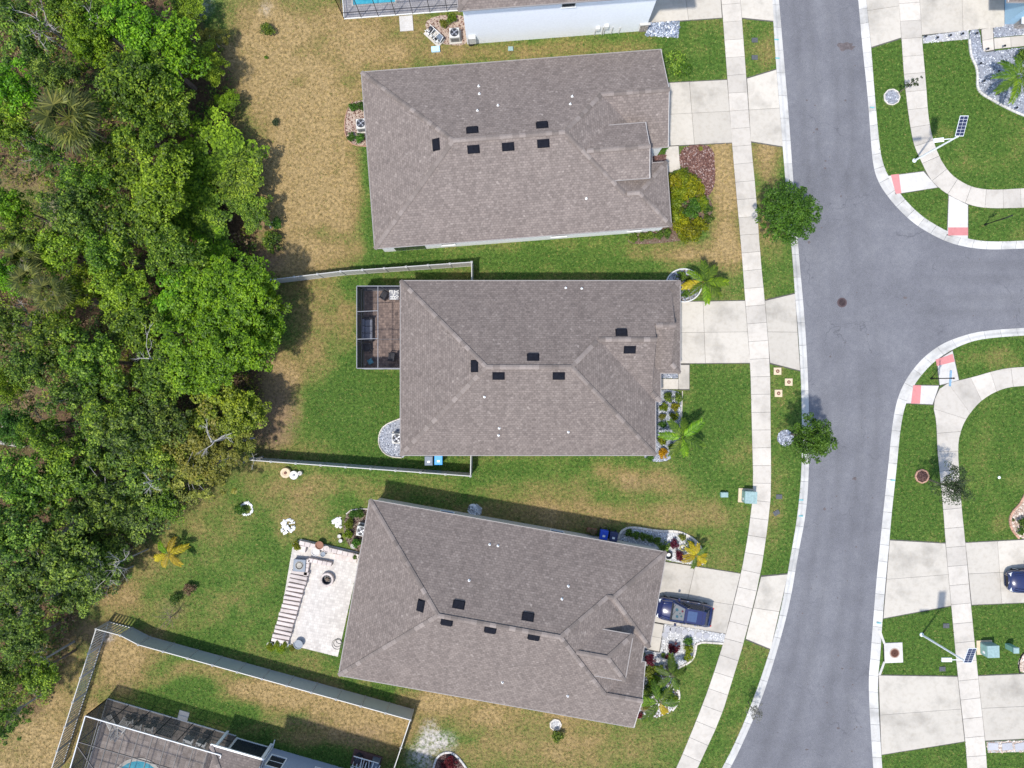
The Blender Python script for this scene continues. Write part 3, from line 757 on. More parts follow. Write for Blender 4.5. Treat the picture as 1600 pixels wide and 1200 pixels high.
bed('mulch_bed', [(660,27),(735,20),(736,72),(690,70),(672,60)], 'mulch', 'bed_tan', 'mulch bed with pool pump beside screened pool at top', n=80)
bed('gravel_bed', [(1541,1159),(1660,1154),(1660,1173),(1543,1176)], 'gravel_tan', 'bed_white', 'speckled gravel strip with grey slabs along lower right driveway', n=130, size=.06, smooth=False)
bed('rock_patch', circ(742,797,11,14,9), 'gravel_white', 'bed_white', 'patch of white rocks against north wall of lower house', 'rocks', n=90, size=.09)

# round stepping stones
def step_stone(px, py, r, label, group, mat='flag'):
    m = MB(); q = random.Random(int(px * 7 + py)); pts = []
    for k in range(14):
        a = 2 * math.pi * k / 14; rr = r * q.uniform(.92, 1.06); pts.append((rr * math.cos(a), rr * math.sin(a)))
    m.prism(pts, 0, .035)
    o = m.build('stepping_stone', M[mat]); v = P(px, py); o.location = (v.x, v.y, .035)
    tag(o, label, 'stepping stone', group)
for k, (x, y) in enumerate([(1450,61),(1468,58),(1487,55.5),(1505,53)]):
    step_stone(x, y, .26, 'round grey stone in white strip, %s from the sidewalk' % ['nearest', 'second', 'third', 'farthest'][k], 'stepping stones in the white strip')
for k, (x, y) in enumerate([(1039,991.5),(1043,982.5),(1051,983.5),(1060,985),(1070,987.5),(1079.5,989.5),(1092,991.5),(1103,993)]):
    step_stone(x, y, .27, ['round grey stone by front walk, set apart below the row', 'round grey stone nearest house in row beside blue car', 'second round grey stone from house beside blue car', 'third round grey stone from house beside blue car', 'fourth round grey stone from house beside blue car', 'fifth round grey stone from house beside blue car', 'sixth round grey stone from house beside blue car', 'round grey stone nearest sidewalk in row beside blue car'][k], 'stepping stones beside the blue car')
for k, x in enumerate([1551, 1573, 1593]):
    m = MB(); v = P(x, 1166); m.cbox((0, 0, 0), (.85, .6, .05), .1 * k, .01)
    o = m.build('paving_slab', M['flag']); o.location = (v.x, v.y, .05)
    tag(o, ['left grey slab in speckled gravel strip', 'middle grey slab in speckled gravel strip', 'right grey slab in speckled gravel strip'][k], 'paving slab', 'slabs in the gravel strip')

# ------------------------------------------------------------------ lawn: dryness survey, turf sheet and grass
FOREST = [(-420,-420),(285,-420),(292,-20),(325,55),(362,105),(372,200),(398,285),(402,330),(398,385),(420,440),(425,500),(408,590),(405,650),(380,715),(335,755),(280,805),(222,845),(180,915),(128,955),(112,995),(95,1060),(60,1115),(-20,1155),(-420,1300)]
DRY = [ # centre, radii, amount
 (470,60,140,120,.40),(460,200,90,140,.42),(480,330,95,110,.58),(500,400,70,30,.5),(390,110,60,120,.32),(640,60,90,40,.28),(700,84,120,14,.3),(880,78,160,14,.22),
 (425,610,38,60,.55),(500,490,46,50,.34),(465,560,44,40,.36),(480,690,40,24,.15),(545,480,22,26,.2),
 (1005,752,60,20,.42),(960,735,40,14,.25),(950,808,230,22,.38),(840,790,120,30,.22),(1060,800,60,30,.15),
 (1136,320,26,80,.62),(1128,250,18,50,.5),(1197,245,26,36,.55),(1203,340,22,60,.35),(1090,395,80,18,.38),(1060,400,100,8,.25),(1197,80,20,30,.22),(1120,395,50,25,.2),
 (430,1085,90,26,.72),(560,1115,60,26,.75),(310,1050,70,22,.45),(205,1015,60,24,.5),(180,1050,40,40,.62),(150,1110,30,30,.35),(590,1150,60,34,.55),(490,1150,40,20,.3),(470,1160,60,14,.3),
 (90,1140,60,90,.55),(20,1180,60,40,.6),(110,1020,30,40,.6),(190,935,40,30,.55),(160,985,26,20,.5),(330,900,120,60,.05),(420,800,160,70,.08),
 (720,1110,110,34,.55),(680,1090,60,24,.4),(860,1130,90,40,.38),(1000,1160,60,24,.18),(800,1180,120,30,.3),(930,1180,70,20,.25),(260,880,40,26,.2),(480,790,70,40,.12),
 (545,760,120,14,.2),(1215,800,12,60,.15),(1210,1150,20,40,.15),(1070,1060,40,20,.1),(1050,845,70,14,.28),(1100,880,50,20,.2),
 (1460,740,20,60,.12),(1560,700,50,60,.10),(1540,560,60,16,.28),(1530,240,60,50,.12),(1390,220,20,70,.06),(1560,820,16,16,.2),(1585,365,40,12,.1),
 (620,745,150,5,.2),(350,820,60,30,.1),(300,960,60,30,.1),(560,1050,40,14,.2),(640,1060,60,14,.2)]
GREEN = [(560,640,90,60,.35),(1120,640,40,80,.32),(1120,740,40,30,.2),(585,300,22,110,.55),(800,405,300,16,.2),(300,1080,40,24,.5),(360,1110,60,20,.5),(470,1180,100,30,.35),(1500,130,60,60,.15),(1390,210,30,110,.15),
 (1430,700,30,80,.1),(1440,1010,50,50,.2),(1560,1000,40,50,.15),(1180,80,14,40,.15),(560,1000,60,16,.3),(1230,900,40,60,.1),(1130,1060,60,60,.1),(700,740,150,16,.2),(1090,90,60,30,.2),(640,720,60,10,.3)]
SOIL = [(395,345,22,22,.9),(418,395,26,22,.9),(430,640,30,50,.9),(420,690,24,20,.6),(270,950,20,16,.4),(335,150,18,30,.55),(160,1000,16,16,.6),(230,1000,22,12,.5),(560,1150,40,16,.45),(470,1128,50,8,.5),(1000,756,30,12,.3),(40,270,50,30,.8),(60,640,50,40,.8),(70,600,40,30,.7),(130,990,24,24,.6),(195,1070,14,8,.4),(320,880,4,4,.2),(210,690,30,30,.4)]
SAND = [(672,1152,16,26,1.0),(692,1160,22,18,.9),(655,1180,22,20,.9),(168,995,9,7,.9),(305,10,26,22,.7),(415,12,8,10,.3),(325,140,16,20,.35),(80,330,16,22,.5),(663,1165,14,20,.8)]
def field(px, py, blobs, base=0.0):
    v = np.full(px.shape, base)
    wob = (fbm(px / 42., py / 42., 3) - .5) * 1.3
    for cx, cy, rx, ry, a in blobs:
        d = np.sqrt(((px - cx) / rx) ** 2 + ((py - cy) / ry) ** 2) + wob * .7
        v = v + a * np.clip(1.45 - d, 0, 1) ** 1.0
    return v
def survey(px, py):
    d = field(px, py, DRY, .32) - field(px, py, GREEN, 0)
    d = d - .17 * np.clip((px - 1200) / 60, 0, 1) + (fbm(px / 26., py / 26., 4) - .5) * .60 + (fbm(px / 75. + 9, py / 75., 3) - .5) * .55 * np.clip((640 - px) / 60, 0, 1)
    return np.clip(d, .17, 1.0), np.clip(field(px, py, SOIL), 0, 1), np.clip(field(px, py, SAND), 0, 1)
step = 0.3
gx = np.arange(-66, 66 + step, step); gy = np.arange(-54, 54 + step, step)
GX, GY = np.meshgrid(gx, gy)
PX, PY = GX * S + 800, 600 - GY * S
dry, soil, sand = survey(PX.ravel(), PY.ravel())
nx, ny = len(gx), len(gy)
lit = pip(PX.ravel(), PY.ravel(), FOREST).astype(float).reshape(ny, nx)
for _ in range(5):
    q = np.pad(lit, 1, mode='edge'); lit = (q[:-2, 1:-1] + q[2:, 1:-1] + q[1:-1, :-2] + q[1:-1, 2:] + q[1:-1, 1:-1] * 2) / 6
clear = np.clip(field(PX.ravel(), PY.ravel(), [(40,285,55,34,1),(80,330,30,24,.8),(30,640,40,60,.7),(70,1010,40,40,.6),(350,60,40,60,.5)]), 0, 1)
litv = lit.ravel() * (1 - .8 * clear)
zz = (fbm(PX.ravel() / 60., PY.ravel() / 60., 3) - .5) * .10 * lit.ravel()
idx = np.arange(nx * ny).reshape(ny, nx)
quads = np.stack([idx[:-1, :-1], idx[:-1, 1:], idx[1:, 1:], idx[1:, :-1]], -1).reshape(-1, 4)
cxq = (GX[:-1, :-1] + step / 2).ravel() * S + 800; cyq = 600 - (GY[:-1, :-1] + step / 2).ravel() * S
inroad = pip(PX.ravel(), PY.ravel(), ROAD_OUT)
zz = np.where(inroad, -.22, zz)
keep = ~(inroad[quads].all(1))
POOLS = [[(540,-120),(550,-120),(552,9),(618,4),(618,-120)]]
LV = [np.stack([GX.ravel(), GY.ravel(), zz], -1)]; LQ = [quads[keep]]; AT = [[dry, soil, sand, litv]]; base_i = nx * ny
for line, sg in ((W_OUT, 1), (E1_OUT, -1), (E2_OUT, -1)):           # verge strips right up to the kerb
    a = np.array([P2(p) for p in line]); t = np.gradient(a, axis=0); t /= np.linalg.norm(t, axis=1, keepdims=True)
    nrm = np.stack([t[:, 1], -t[:, 0]], -1) * sg
    rows = [a - nrm * .02 * 0, a + nrm * .25, a + nrm * .55]; k = len(a)
    v = np.concatenate([np.concatenate([r_, np.full((k, 1), .006 if j < 2 else -.02)], 1) for j, r_ in enumerate(rows)])
    qd = np.concatenate([np.stack([np.arange(k - 1), np.arange(1, k), np.arange(k + 1, 2 * k), np.arange(k, 2 * k - 1)], -1) + j * k for j in range(2)])
    d_, s_, n_ = survey(v[:, 0] * S + 800, 600 - v[:, 1] * S)
    LV.append(v); LQ.append(qd + base_i); AT.append([d_, s_, n_, np.zeros(len(v))]); base_i += len(v)
cat_ = lambda j: np.concatenate([x[j] for x in AT])
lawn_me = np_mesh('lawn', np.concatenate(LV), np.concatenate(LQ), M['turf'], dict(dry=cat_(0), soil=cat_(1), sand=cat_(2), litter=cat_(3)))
lawn = link(bpy.data.objects.new('lawn', lawn_me)); tag(lawn, kind='structure')
# ------------------------------------------------------------------ houses
SL = 5.0 / 12.0
EAVE = 2.9
cap_me = None
def cap_mesh():
    global cap_me
    if cap_me is None:
        m = MB(); w, l = .17, .26
        vs = []
        for x, zz in ((-l, .0), (l, .022)):
            for y, z in ((-w, -.062), (-.03, .004), (.03, .004), (w, -.062)): vs.append((x, y, z + zz))
            for y, z in ((-w, -.080), (w, -.080)): vs.append((x, y, z + zz))
        m.add(vs, [(0, 1, 7, 6), (1, 2, 8, 7), (2, 3, 9, 8), (6, 7, 8, 9, 11, 10), (4, 0, 6, 10), (3, 5, 11, 9), (3, 2, 1, 0, 4, 5)])
        o = m.build('cap_source', M['ridge_shingle']); cap_me = o.data; bpy.data.objects.remove(o)
        cap_me.name = 'ridge_cap'
    return cap_me

class House:
    def __init__(self, name, label, tl, ang, stucco, eave=EAVE):
        self.o = P(tl[0], tl[1], eave); a = math.radians(ang); self.ang = a; self.eave = eave
        self.ax = Vector((math.cos(a), math.sin(a), 0)); self.ay = Vector((math.sin(a), -math.cos(a), 0))
        self.root = thing(name, label, 'house', (self.o.x, self.o.y, 0))
        self.blocks = []; self.mat = stucco; self.roof = None
    def W(self, u, v, z): return Vector((self.o.x, self.o.y, 0)) + self.ax * u + self.ay * v + Vector((0, 0, z))
    def uv(self, px, py, z=None):
        d = P(px, py, self.eave if z is None else z) - self.o
        return d.dot(self.ax), d.dot(self.ay)
    def block(self, u0, u1, v0, v1, L='hip', R='hip', eave=None, s=.74, drop=0.0):
        self.blocks.append(dict(u0=u0, u1=u1, v0=v0, v1=v1, L=L, R=R, e=(eave or self.eave) - drop, s=s))
    def zb(self, b, u, v):
        if not (b['u0'] <= u <= b['u1'] and b['v0'] <= v <= b['v1']): return -1
        d = min(v - b['v0'], b['v1'] - v)
        for end, t in (('L', u - b['u0']), ('R', b['u1'] - u)):
            if b[end] == 'hip': d = min(d, t)
            elif b[end] == 'dutch' and t < b['s']: d = min(d, t)
        return b['e'] + d * SL
    def z(self, u, v): return max([self.zb(b, u, v) for b in self.blocks])
    def px_to_roof(self, px, py):
        z = 4.0
        for _ in range(8):
            u, v = self.uv(px, py, z); z = max(self.eave, self.z(u, v))
        return u, v, z
    def slope_frame(self, u, v):
        e = .05; z = self.z(u, v)
        n = Vector((-(self.z(u + e, v) - z) / e, -(self.z(u, v + e) - z) / e, 1)).normalized()
        return (self.ax * n.x + self.ay * n.y + Vector((0, 0, n.z))).normalized()
    def build_roof(self):
        m = MB(); fas = MB(); drip = MB(); lines = []
        for bi, b in enumerate(self.blocks):
            u0, u1, v0, v1, e, s = b['u0'], b['u1'], b['v0'], b['v1'], b['e'], b['s']
            h = (v1 - v0) / 2; vm = (v0 + v1) / 2; zr = e + h * SL
            ends = {}
            for end, ue, sg in (('L', u0, 1), ('R', u1, -1)):
                k = b[end]; uu = ue + sg * (h if k == 'hip' else s if k == 'dutch' else 0)
                ends[end] = (k, ue, uu, sg)
            rL, rR = (ends['L'][2], vm, zr), (ends['R'][2], vm, zr)
            def side(ve, sv):
                pts = [(u0, ve, e), (u1, ve, e)]
                if ends['R'][0] == 'dutch': pts.append((u1 - s, ve + sv * s, e + s * SL))
                pts += [rR, rL]
                if ends['L'][0] == 'dutch': pts.append((u0 + s, ve + sv * s, e + s * SL))
                return pts
            def face(pts, mi):
                ws = [self.W(*p) for p in pts]
                n = Vector((0, 0, 0))
                for i in range(len(ws)):
                    a_, b_ = ws[i], ws[(i + 1) % len(ws)]
                    n += Vector(((a_.y - b_.y) * (a_.z + b_.z), (a_.z - b_.z) * (a_.x + b_.x), (a_.x - b_.x) * (a_.y + b_.y)))
                if n.z < 0 and mi == 0: ws = ws[::-1]
                m.mi = mi; m.add(ws, [tuple(range(len(ws)))])
            face(side(v0, 1), 0); face(side(v1, -1), 0)
            for end in 'LR':
                k, ue, uu, sg = ends[end]
                if k == 'hip':
                    face([(ue, v0, e), (ue, v1, e), (uu, vm, zr)], 0)
                    lines += [((ue, v0, e), (uu, vm, zr), bi), ((ue, v1, e), (uu, vm, zr), bi)]
                elif k == 'gable':
                    g = ue + sg * .25
                    face([(g, v0, e), (g, v1, e), (g, vm, zr - .005)], 1)
                    for ve in (v0, v1):
                        A_ = self.W(ue + sg * .02, ve, e - .07); B_ = self.W(ue + sg * .02, vm, zr - .07)
                        fas.bar(A_, B_, .04, .15)
                else:
                    za = e + s * SL
                    face([(ue, v0, e), (ue, v1, e), (uu, v1 - s, za), (uu, v0 + s, za)], 0)
                    face([(uu, v0 + s, za), (uu, v1 - s, za), (uu, vm, zr)], 1)
                    lines += [((ue, v0, e), (uu, v0 + s, za), bi), ((ue, v1, e), (uu, v1 - s, za), bi)]
            lines.append((rL, rR, bi))
            q = .004 * bi
            for a_, b_ in (((u0, v0), (u1, v0)), ((u1, v0), (u1, v1)), ((u1, v1), (u0, v1)), ((u0, v1), (u0, v0))):
                fas.bar(self.W(a_[0], a_[1], e - .095 - q), self.W(b_[0], b_[1], e - .095 - q), .03 + q, .17)
                mid_ = ((u0 + u1) / 2, (v0 + v1) / 2); k1, k2 = [], []
                for p_ in (a_, b_): k1.append(p_[0] + (.035 if p_[0] > mid_[0] else -.035)); k2.append(p_[1] + (.035 if p_[1] > mid_[1] else -.035))
                drip.bar(self.W(k1[0], k2[0], e - .008 - q), self.W(k1[1], k2[1], e - .008 - q), .060, .022)
            fas.add([self.W(u, v, e - .165 - q) for u, v in ((u0, v0), (u1, v0), (u1, v1), (u0, v1))], [(0, 1, 2, 3)])
        ro = m.build('roof', [M['shingle'], self.mat], self.root, world=True)
        me = ro.data; uvl = me.uv_layers.new(name='UVMap')
        L0 = rootloc(ro)
        for pl in me.polygons:
            n = pl.normal; t = Vector((0, 0, 1)).cross(n)
            t = t.normalized() if t.length > 1e-4 else Vector((1, 0, 0)); sdir = n.cross(t)
            for li in pl.loop_indices:
                p = me.vertices[me.loops[li].vertex_index].co
                uvl.data[li].uv = (p.dot(t), p.dot(sdir))
        self.roof = ro
        fas.build('fascia', M['fascia'], self.root, world=True); drip.build('drip_edge', M['drip'], self.root, world=True)
        cm = cap_mesh(); R0 = Vector((self.o.x, self.o.y, 0))
        for a_, b_, bi in lines:
            A_, B_ = self.W(*a_), self.W(*b_); d = B_ - A_
            if d.length < .4: continue
            hor = abs(d.z) < .01
            n = int(d.length / .46); dn = d.normalized()
            sideways = dn.cross(Vector((0, 0, 1))).normalized(); up = sideways.cross(dn)
            R = Matrix((dn, -sideways, up)).transposed() if True else None
            for i in range(n):
                t = (i + .5) / n; p = A_ + d * t
                uu, vv = a_[0] + (b_[0] - a_[0]) * t, a_[1] + (b_[1] - a_[1]) * t
                others = [self.zb(x, uu, vv) for k, x in enumerate(self.blocks) if k != bi]
                if others and max(others) > p.z - .045: continue
                lift = .075 if hor else .050
                o = inst('ridge_cap', cm, ro, p + up * lift - R0, R.to_euler(), (1, 1.0 if hor else 1.0, 1.0 if hor else .7))
    def vent(self, px, py, rz=0.0):
        u, v, z = self.px_to_roof(px, py); n = self.slope_frame(u, v)
        t = Vector((0, 0, 1)).cross(n).normalized(); s = n.cross(t)
        m = MB(); R0 = Vector((self.o.x, self.o.y, 0)); c = self.W(u, v, z)
        def q(a, b, h): return c + t * a + s * b + n * h - R0
        m.add([q(-.40, -.24, -.01), q(.40, -.24, -.01), q(.40, .24, -.01), q(-.40, .24, -.01), q(-.38, -.22, .15), q(.38, -.22, .15), q(.36, .20, .05), q(-.36, .20, .05)],
              [(0, 1, 5, 4), (1, 2, 6, 5), (2, 3, 7, 6), (3, 0, 4, 7), (4, 5, 6, 7)])
        m.add([q(-.46, -.27, .012), q(.46, -.27, .012), q(.46, .34, .012), q(-.46, .34, .012)], [(0, 1, 2, 3)])
        m.add([q(-.02, -.225, .153), q(.02, -.225, .153), q(.02, .20, .06), q(-.02, .20, .06)], [(0, 1, 2, 3)])
        m.build('roof_vent', M['vent_black'], self.roof)
    def pipe(self, px, py, h=.30):
        u, v, z = self.px_to_roof(px, py); p = self.W(u, v, z) - Vector((self.o.x, self.o.y, 0))
        m = MB(); m.lathe([(.12, -.08), (.10, .02), (.05, .04), (.042, h * .75), (.034, h * .75)], p, 8)
        m.build('vent_pipe', M['white_plastic'], self.roof)
    def walls(self, outline, top=None, name='wall', z0=-.05, mat=None):
        top = (self.eave - .155) if top is None else top
        m = MB(); pts = [self.W(u, v, 0) for u, v in outline]
        m.prism([(p.x, p.y) for p in pts], z0, top)
        m.build(name, mat or self.mat, self.root, world=True)
        if z0 < 0: NOGRASS.append([(p.x * S + 800, 600 - p.y * S) for p in pts])
    def opening(self, kind, u, v, face, w, z0, z1, panes=2):
        """window or door on a wall face: face is the outward direction n/s/e/w in the house frame"""
        nrm = {'n': -self.ay, 's': self.ay, 'e': self.ax, 'w': -self.ax}[face]
        tng = {'n': self.ax, 's': self.ax, 'e': self.ay, 'w': self.ay}[face]
        c = self.W(u, v, 0); up = Vector((0, 0, 1))
        def rect(m, a0, a1, h0, h1, d0, d1):
            vs = [c + tng * a + up * h + nrm * d for d in (d0, d1) for a, h in ((a0, h0), (a1, h0), (a1, h1), (a0, h1))]
            m.add(vs, [(0, 1, 2, 3), (7, 6, 5, 4), (0, 4, 5, 1), (1, 5, 6, 2), (2, 6, 7, 3), (3, 7, 4, 0)])
        if kind == 'window':
            f = MB(); t = .09
            rect(f, -w/2 - t, w/2 + t, z1, z1 + t, -.02, .05); rect(f, -w/2 - t, w/2 + t, z0 - t, z0, -.02, .08)
            rect(f, -w/2 - t, -w/2, z0, z1, -.02, .05); rect(f, w/2, w/2 + t, z0, z1, -.02, .05)
            if panes == 2: rect(f, -w/2, w/2, (z0 + z1)/2 - .025, (z0 + z1)/2 + .025, -.01, .035)
            fo = f.build('window', M['white_trim'], self.root, world=True)
            for k in range(panes):
                p = MB(); a, b_ = (z0, z1) if panes == 1 else ((z0, (z0+z1)/2 - .025), ((z0+z1)/2 + .025, z1))[k]
                rect(p, -w/2 + .002, w/2 - .002, a + .002, b_ - .002, -.01, .015); p.build('pane', M['window_glass'], fo, world=True)
        elif kind == 'garage':
            f = MB(); rect(f, -w/2 - .1, w/2 + .1, 0, z1 + .1, -.05, .012); fo = f.build('garage_door', M['white_trim'], self.root, world=True)
            for i in range(4):
                for j in range(4):
                    p = MB(); a = -w/2 + w * i / 4; hh = z1 / 4 * j
                    rect(p, a + .06, a + w/4 - .06, hh + .06, hh + z1/4 - .05, .0, .035); p.build('door_panel', M['garage_white'], fo, world=True)
        elif kind == 'door':
            f = MB(); rect(f, -w/2, w/2, .05, z1, -.02, .03); fo = f.build('front_door', M['door_wood'], self.root, world=True)
            p = MB(); rect(p, w/2 - .12, w/2 - .07, .95, 1.1, .03, .08); p.build('door_handle', M['chrome'], fo, world=True)
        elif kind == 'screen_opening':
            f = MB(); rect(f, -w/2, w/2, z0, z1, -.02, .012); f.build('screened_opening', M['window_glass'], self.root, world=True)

IN = .27
# --- upper house
hb = House('house', 'upper brown shingled house with raised entry gable and six black vents', (565,113), 4.35, M['white_stucco'])
v_s = hb.uv(589,388)[1]
ug = hb.uv(1037,130)[0]; vg = hb.uv(1045,229)[1]; mb_u = hb.uv(1022,300)[0]
hb.block(0, mb_u, 0, v_s)
hb.block(mb_u - 9, ug, 0, vg, 'gable', 'gable', drop=.012)
ue = hb.uv(1012,230,4.3)[0]; ve0, ve1 = hb.uv(1010,191.5,4.3)[1], hb.uv(1016,277.5,4.3)[1]
hb.block(ue - 9, ue, ve0, ve1, 'gable', 'gable', eave=4.3)
us = hb.uv(1045,302)[0]; vs0 = hb.uv(1041,253)[1]
hb.block(mb_u - 8, us, vs0, v_s, 'gable', 'hip', drop=.016)
hb.build_roof()
hb.walls([(IN, IN), (ug - IN, IN), (ug - IN, vg - IN), (ue - .9, vg - IN), (ue - .9, vs0 + IN), (us - IN, vs0 + IN), (us - IN, v_s - IN), (IN, v_s - IN)])
hb.walls([(ue - 4, ve0 + .35), (ue - .35, ve0 + .35), (ue - .35, ve1 - .35), (ue - 4, ve1 - .35)], 4.13, 'entry_wall', z0=2.75)
for x in ((681,226),(738,203),(740,234),(794,230),(847,195),(849,225)): hb.vent(*x)
for x in ((748,135),(749,147),(778,165),(746,173),(894,151),(891,163),(916,310)): hb.pipe(*x)
u1, _ = hb.uv(635,386); hb.opening('screen_opening', u1, v_s - IN, 's', 2.5, .1, 2.5)
for x, w in ((697, 1.0), (877, 1.15), (1000, 1.0)):
    u1, _ = hb.uv(x,375); hb.opening('window', u1, v_s - IN, 's', w, .95, 2.2)
hb.opening('garage', ug - IN, vg / 2, 'e', 4.9, 0, 2.2); hb.opening('door', ue - .9, (vg - IN + vs0 + IN) / 2, 'e', 1.0, 0, 2.1)
hb.opening('window', us - IN, (vs0 + v_s) / 2, 'e', 1.6, .8, 2.2)
hb.opening('window', IN, 4.0, 'w', 1.4, .9, 2.2); hb.opening('window', IN, 10.0, 'w', 1.6, .3, 2.2); hb.opening('window', 9, IN, 'n', 1.0, .9, 2.2)

# --- middle house
hc = House('house', 'middle brown shingled house with dark screened patio at its back', (626,439), 0.0, M['cream_stucco'])
v_s = hc.uv(700,711)[1]; um = hc.uv(1024,600)[0]
hc.block(0, um, 0, v_s)
uw1 = hc.uv(1032,500)[0]; vw1 = hc.uv(900,627)[1]; uw2 = hc.uv(1062.5,500)[0]; vw2 = hc.uv(900,583)[1]
hc.block(um - 9, uw1, 0, vw1, 'gable', 'dutch', drop=.012)
hc.block(uw1 - 4.0, uw2, 0, vw2, 'gable', 'dutch', drop=.020)
hc.build_roof()
hc.walls([(IN, IN), (uw2 - IN, IN), (uw2 - IN, vw2 - IN), (um - 1.3, vw2 - IN), (um - 1.3, vw1 - .2), (um - IN, vw1 - .2), (um - IN, v_s - IN), (IN, v_s - IN)])
for x in ((741,572),(779,588),(833,557.5),(873,588),(971,519),(984,547)): hc.vent(*x)
for x in ((780,669),(779,680),(884,450),(909,451),(888,675),(757,620)): hc.pipe(*x)
hc.opening('garage', uw2 - IN, vw2 / 2, 'e', 4.9, 0, 2.2); hc.opening('door', um - 1.3, (vw2 + vw1) / 2 - .3, 'e', 1.0, 0, 2.1)
hc.opening('window', um - IN, (vw1 + v_s) / 2, 'e', 1.8, .8, 2.2); hc.opening('window', 6, v_s - IN, 's', 1.0, .9, 2.2); hc.opening('window', 13, v_s - IN, 's', 1.0, .9, 2.2)
hc.opening('window', IN, 9.5, 'w', 1.5, .9, 2.2); hc.opening('screen_opening', IN, 3.6, 'w', 4.0, .1, 2.4)

# --- lower house
hd = House('house', 'lower tilted brown shingled house with stone patio behind and blue car in front', (578,781), -10.05, M['cream_stucco'])
v_s = hd.uv(531,1055)[1]; ug = hd.uv(1041,863)[0]; vg = hd.uv(1017,1012)[1]
us = hd.uv(1000,1085)[0]; mb_u = us - .35
hd.block(0, mb_u, 0, v_s)
hd.block(mb_u - 9, ug, 0, vg, 'gable', 'hip', drop=.012)
ue = hd.uv(982.5,1028,4.45)[0]; ve0, ve1 = hd.uv(988,992,4.45)[1], hd.uv(977,1064,4.45)[1]
hd.block(ue - 6, ue, ve0, ve1, 'gable', 'hip', eave=4.45)
vs0 = hd.uv(1007,1035)[1]
hd.block(mb_u - 8, us, vs0, v_s, 'gable', 'gable', drop=.016)
hd.build_roof()
hd.walls([(IN, IN), (ug - IN, IN), (ug - IN, vg - IN), (ue - .9, vg - IN), (ue - .9, vs0 + IN), (us - IN, vs0 + IN), (us - IN, v_s - IN), (IN, v_s - IN)])
hd.walls([(ue - 4, ve0 + .35), (ue - .35, ve0 + .35), (ue - .35, ve1 - .35), (ue - 4, ve1 - .35)], 4.28, 'entry_wall', z0=2.75)
for x in ((657,946),(717,944),(698,972),(766,984),(825,963),(834,995)): hd.vent(*x)
for x in ((765,851),(778,853),(888,916),(878,936),(785,1066),(887,1087),(733,907)): hd.pipe(*x)
hd.opening('garage', ug - IN, vg / 2, 'e', 4.9, 0, 2.2); hd.opening('door', ue - .9, (vg + vs0) / 2, 'e', 1.0, 0, 2.1)
hd.opening('window', us - IN, (vs0 + v_s) / 2, 'e', 1.6, .8, 2.2); hd.opening('window', 6, IN, 'n', 1.0, .9, 2.2); hd.opening('window', 15, IN, 'n', 1.0, .9, 2.2)
hd.opening('window', IN, 3.5, 'w', 1.4, .9, 2.2); hd.opening('screen_opening', IN, 8.5, 'w', 4.0, .1, 2.4); hd.opening('window', 10, v_s - IN, 's', 1.2, .9, 2.2)

# --- white two storey house at the top
ha = House('house', 'tall white house at top edge, side wall with meters and window', (716,9), 4.35, M['pale_stucco'], eave=6.0)
HA_V = ha.uv(722,10)[1]
ha.block(-.0, 17.4, -11.0, .35)
ha.build_roof()
bw = [ha.uv(730,68.5,0), ha.uv(1001,49.5,0)]
ha_v = (bw[0][1] + bw[1][1]) / 2; ha_u0, ha_u1 = bw[0][0], bw[1][0] + .35
ha.walls([(ha_u0, ha_v), (ha_u1, ha_v), (ha_u1, ha_v - 10.3), (ha_u0, ha_v - 10.3)], 5.84)
u1, _ = ha.uv(888,14,4.4); ha.opening('window', u1, ha_v, 's', 1.0, 4.5, 5.5, 1)
ha.opening('window', ha_u1, ha_v - 5, 'e', 1.6, 3.8, 5.2); ha.opening('window', ha_u0, ha_v - 6, 'w', 1.5, 3.8, 5.2); ha.opening('garage', ha_u1, ha_v - 4.0, 'e', 4.9, 0, 2.2)
m = MB()
rg = random.Random(3)
for r in range(5):
    for c in range(2):
        p = ha.W(ha_u1 - .36 + c * .34, ha_v + .04, .12 + r * .2)
        q = MB(); q.box(p, (.30, .09 + rg.uniform(0, .03), .17), ha.ang); q.build('veneer_stone', M['stone_veneer'], ha.root, world=True)
m = MB(); p = ha.W(ha_u1 - .2, ha_v + .05, 1.16); m.box(p, (.85, .2, .09), ha.ang); m.build('stone_cap', M['bright_concrete'], ha.root, world=True)
# meters and pipes on its wall
def wall_box(px, z, w, h, d, name, mat):
    u1, _ = ha.uv(px, 60, z); m = MB(); m.cbox(ha.W(u1, ha_v + d / 2, z), (w, d, h), ha.ang, .02); m.build(name, mat, ha.root, world=True)
wall_box(738,.95,.55,.85,.28,'electric_meter', M['metal_case']); wall_box(735,.5,.35,.6,.25,'meter_case', M['dark_metal'])
wall_box(935,1.1,.3,.35,.2,'utility_box', M['white_plastic']); wall_box(949,1.3,.32,.42,.2,'utility_box', M['white_plastic'])
for x, h in ((930.5,1.0),(942,1.2),(945,1.3),(957,1.1),(969,.9)):
    u1, _ = ha.uv(x, 60, .5); m = MB(); m.tube([ha.W(u1, ha_v + .06, 0), ha.W(u1, ha_v + .06, h)], .035, 6); m.build('conduit', M['metal_case'], ha.root, world=True)

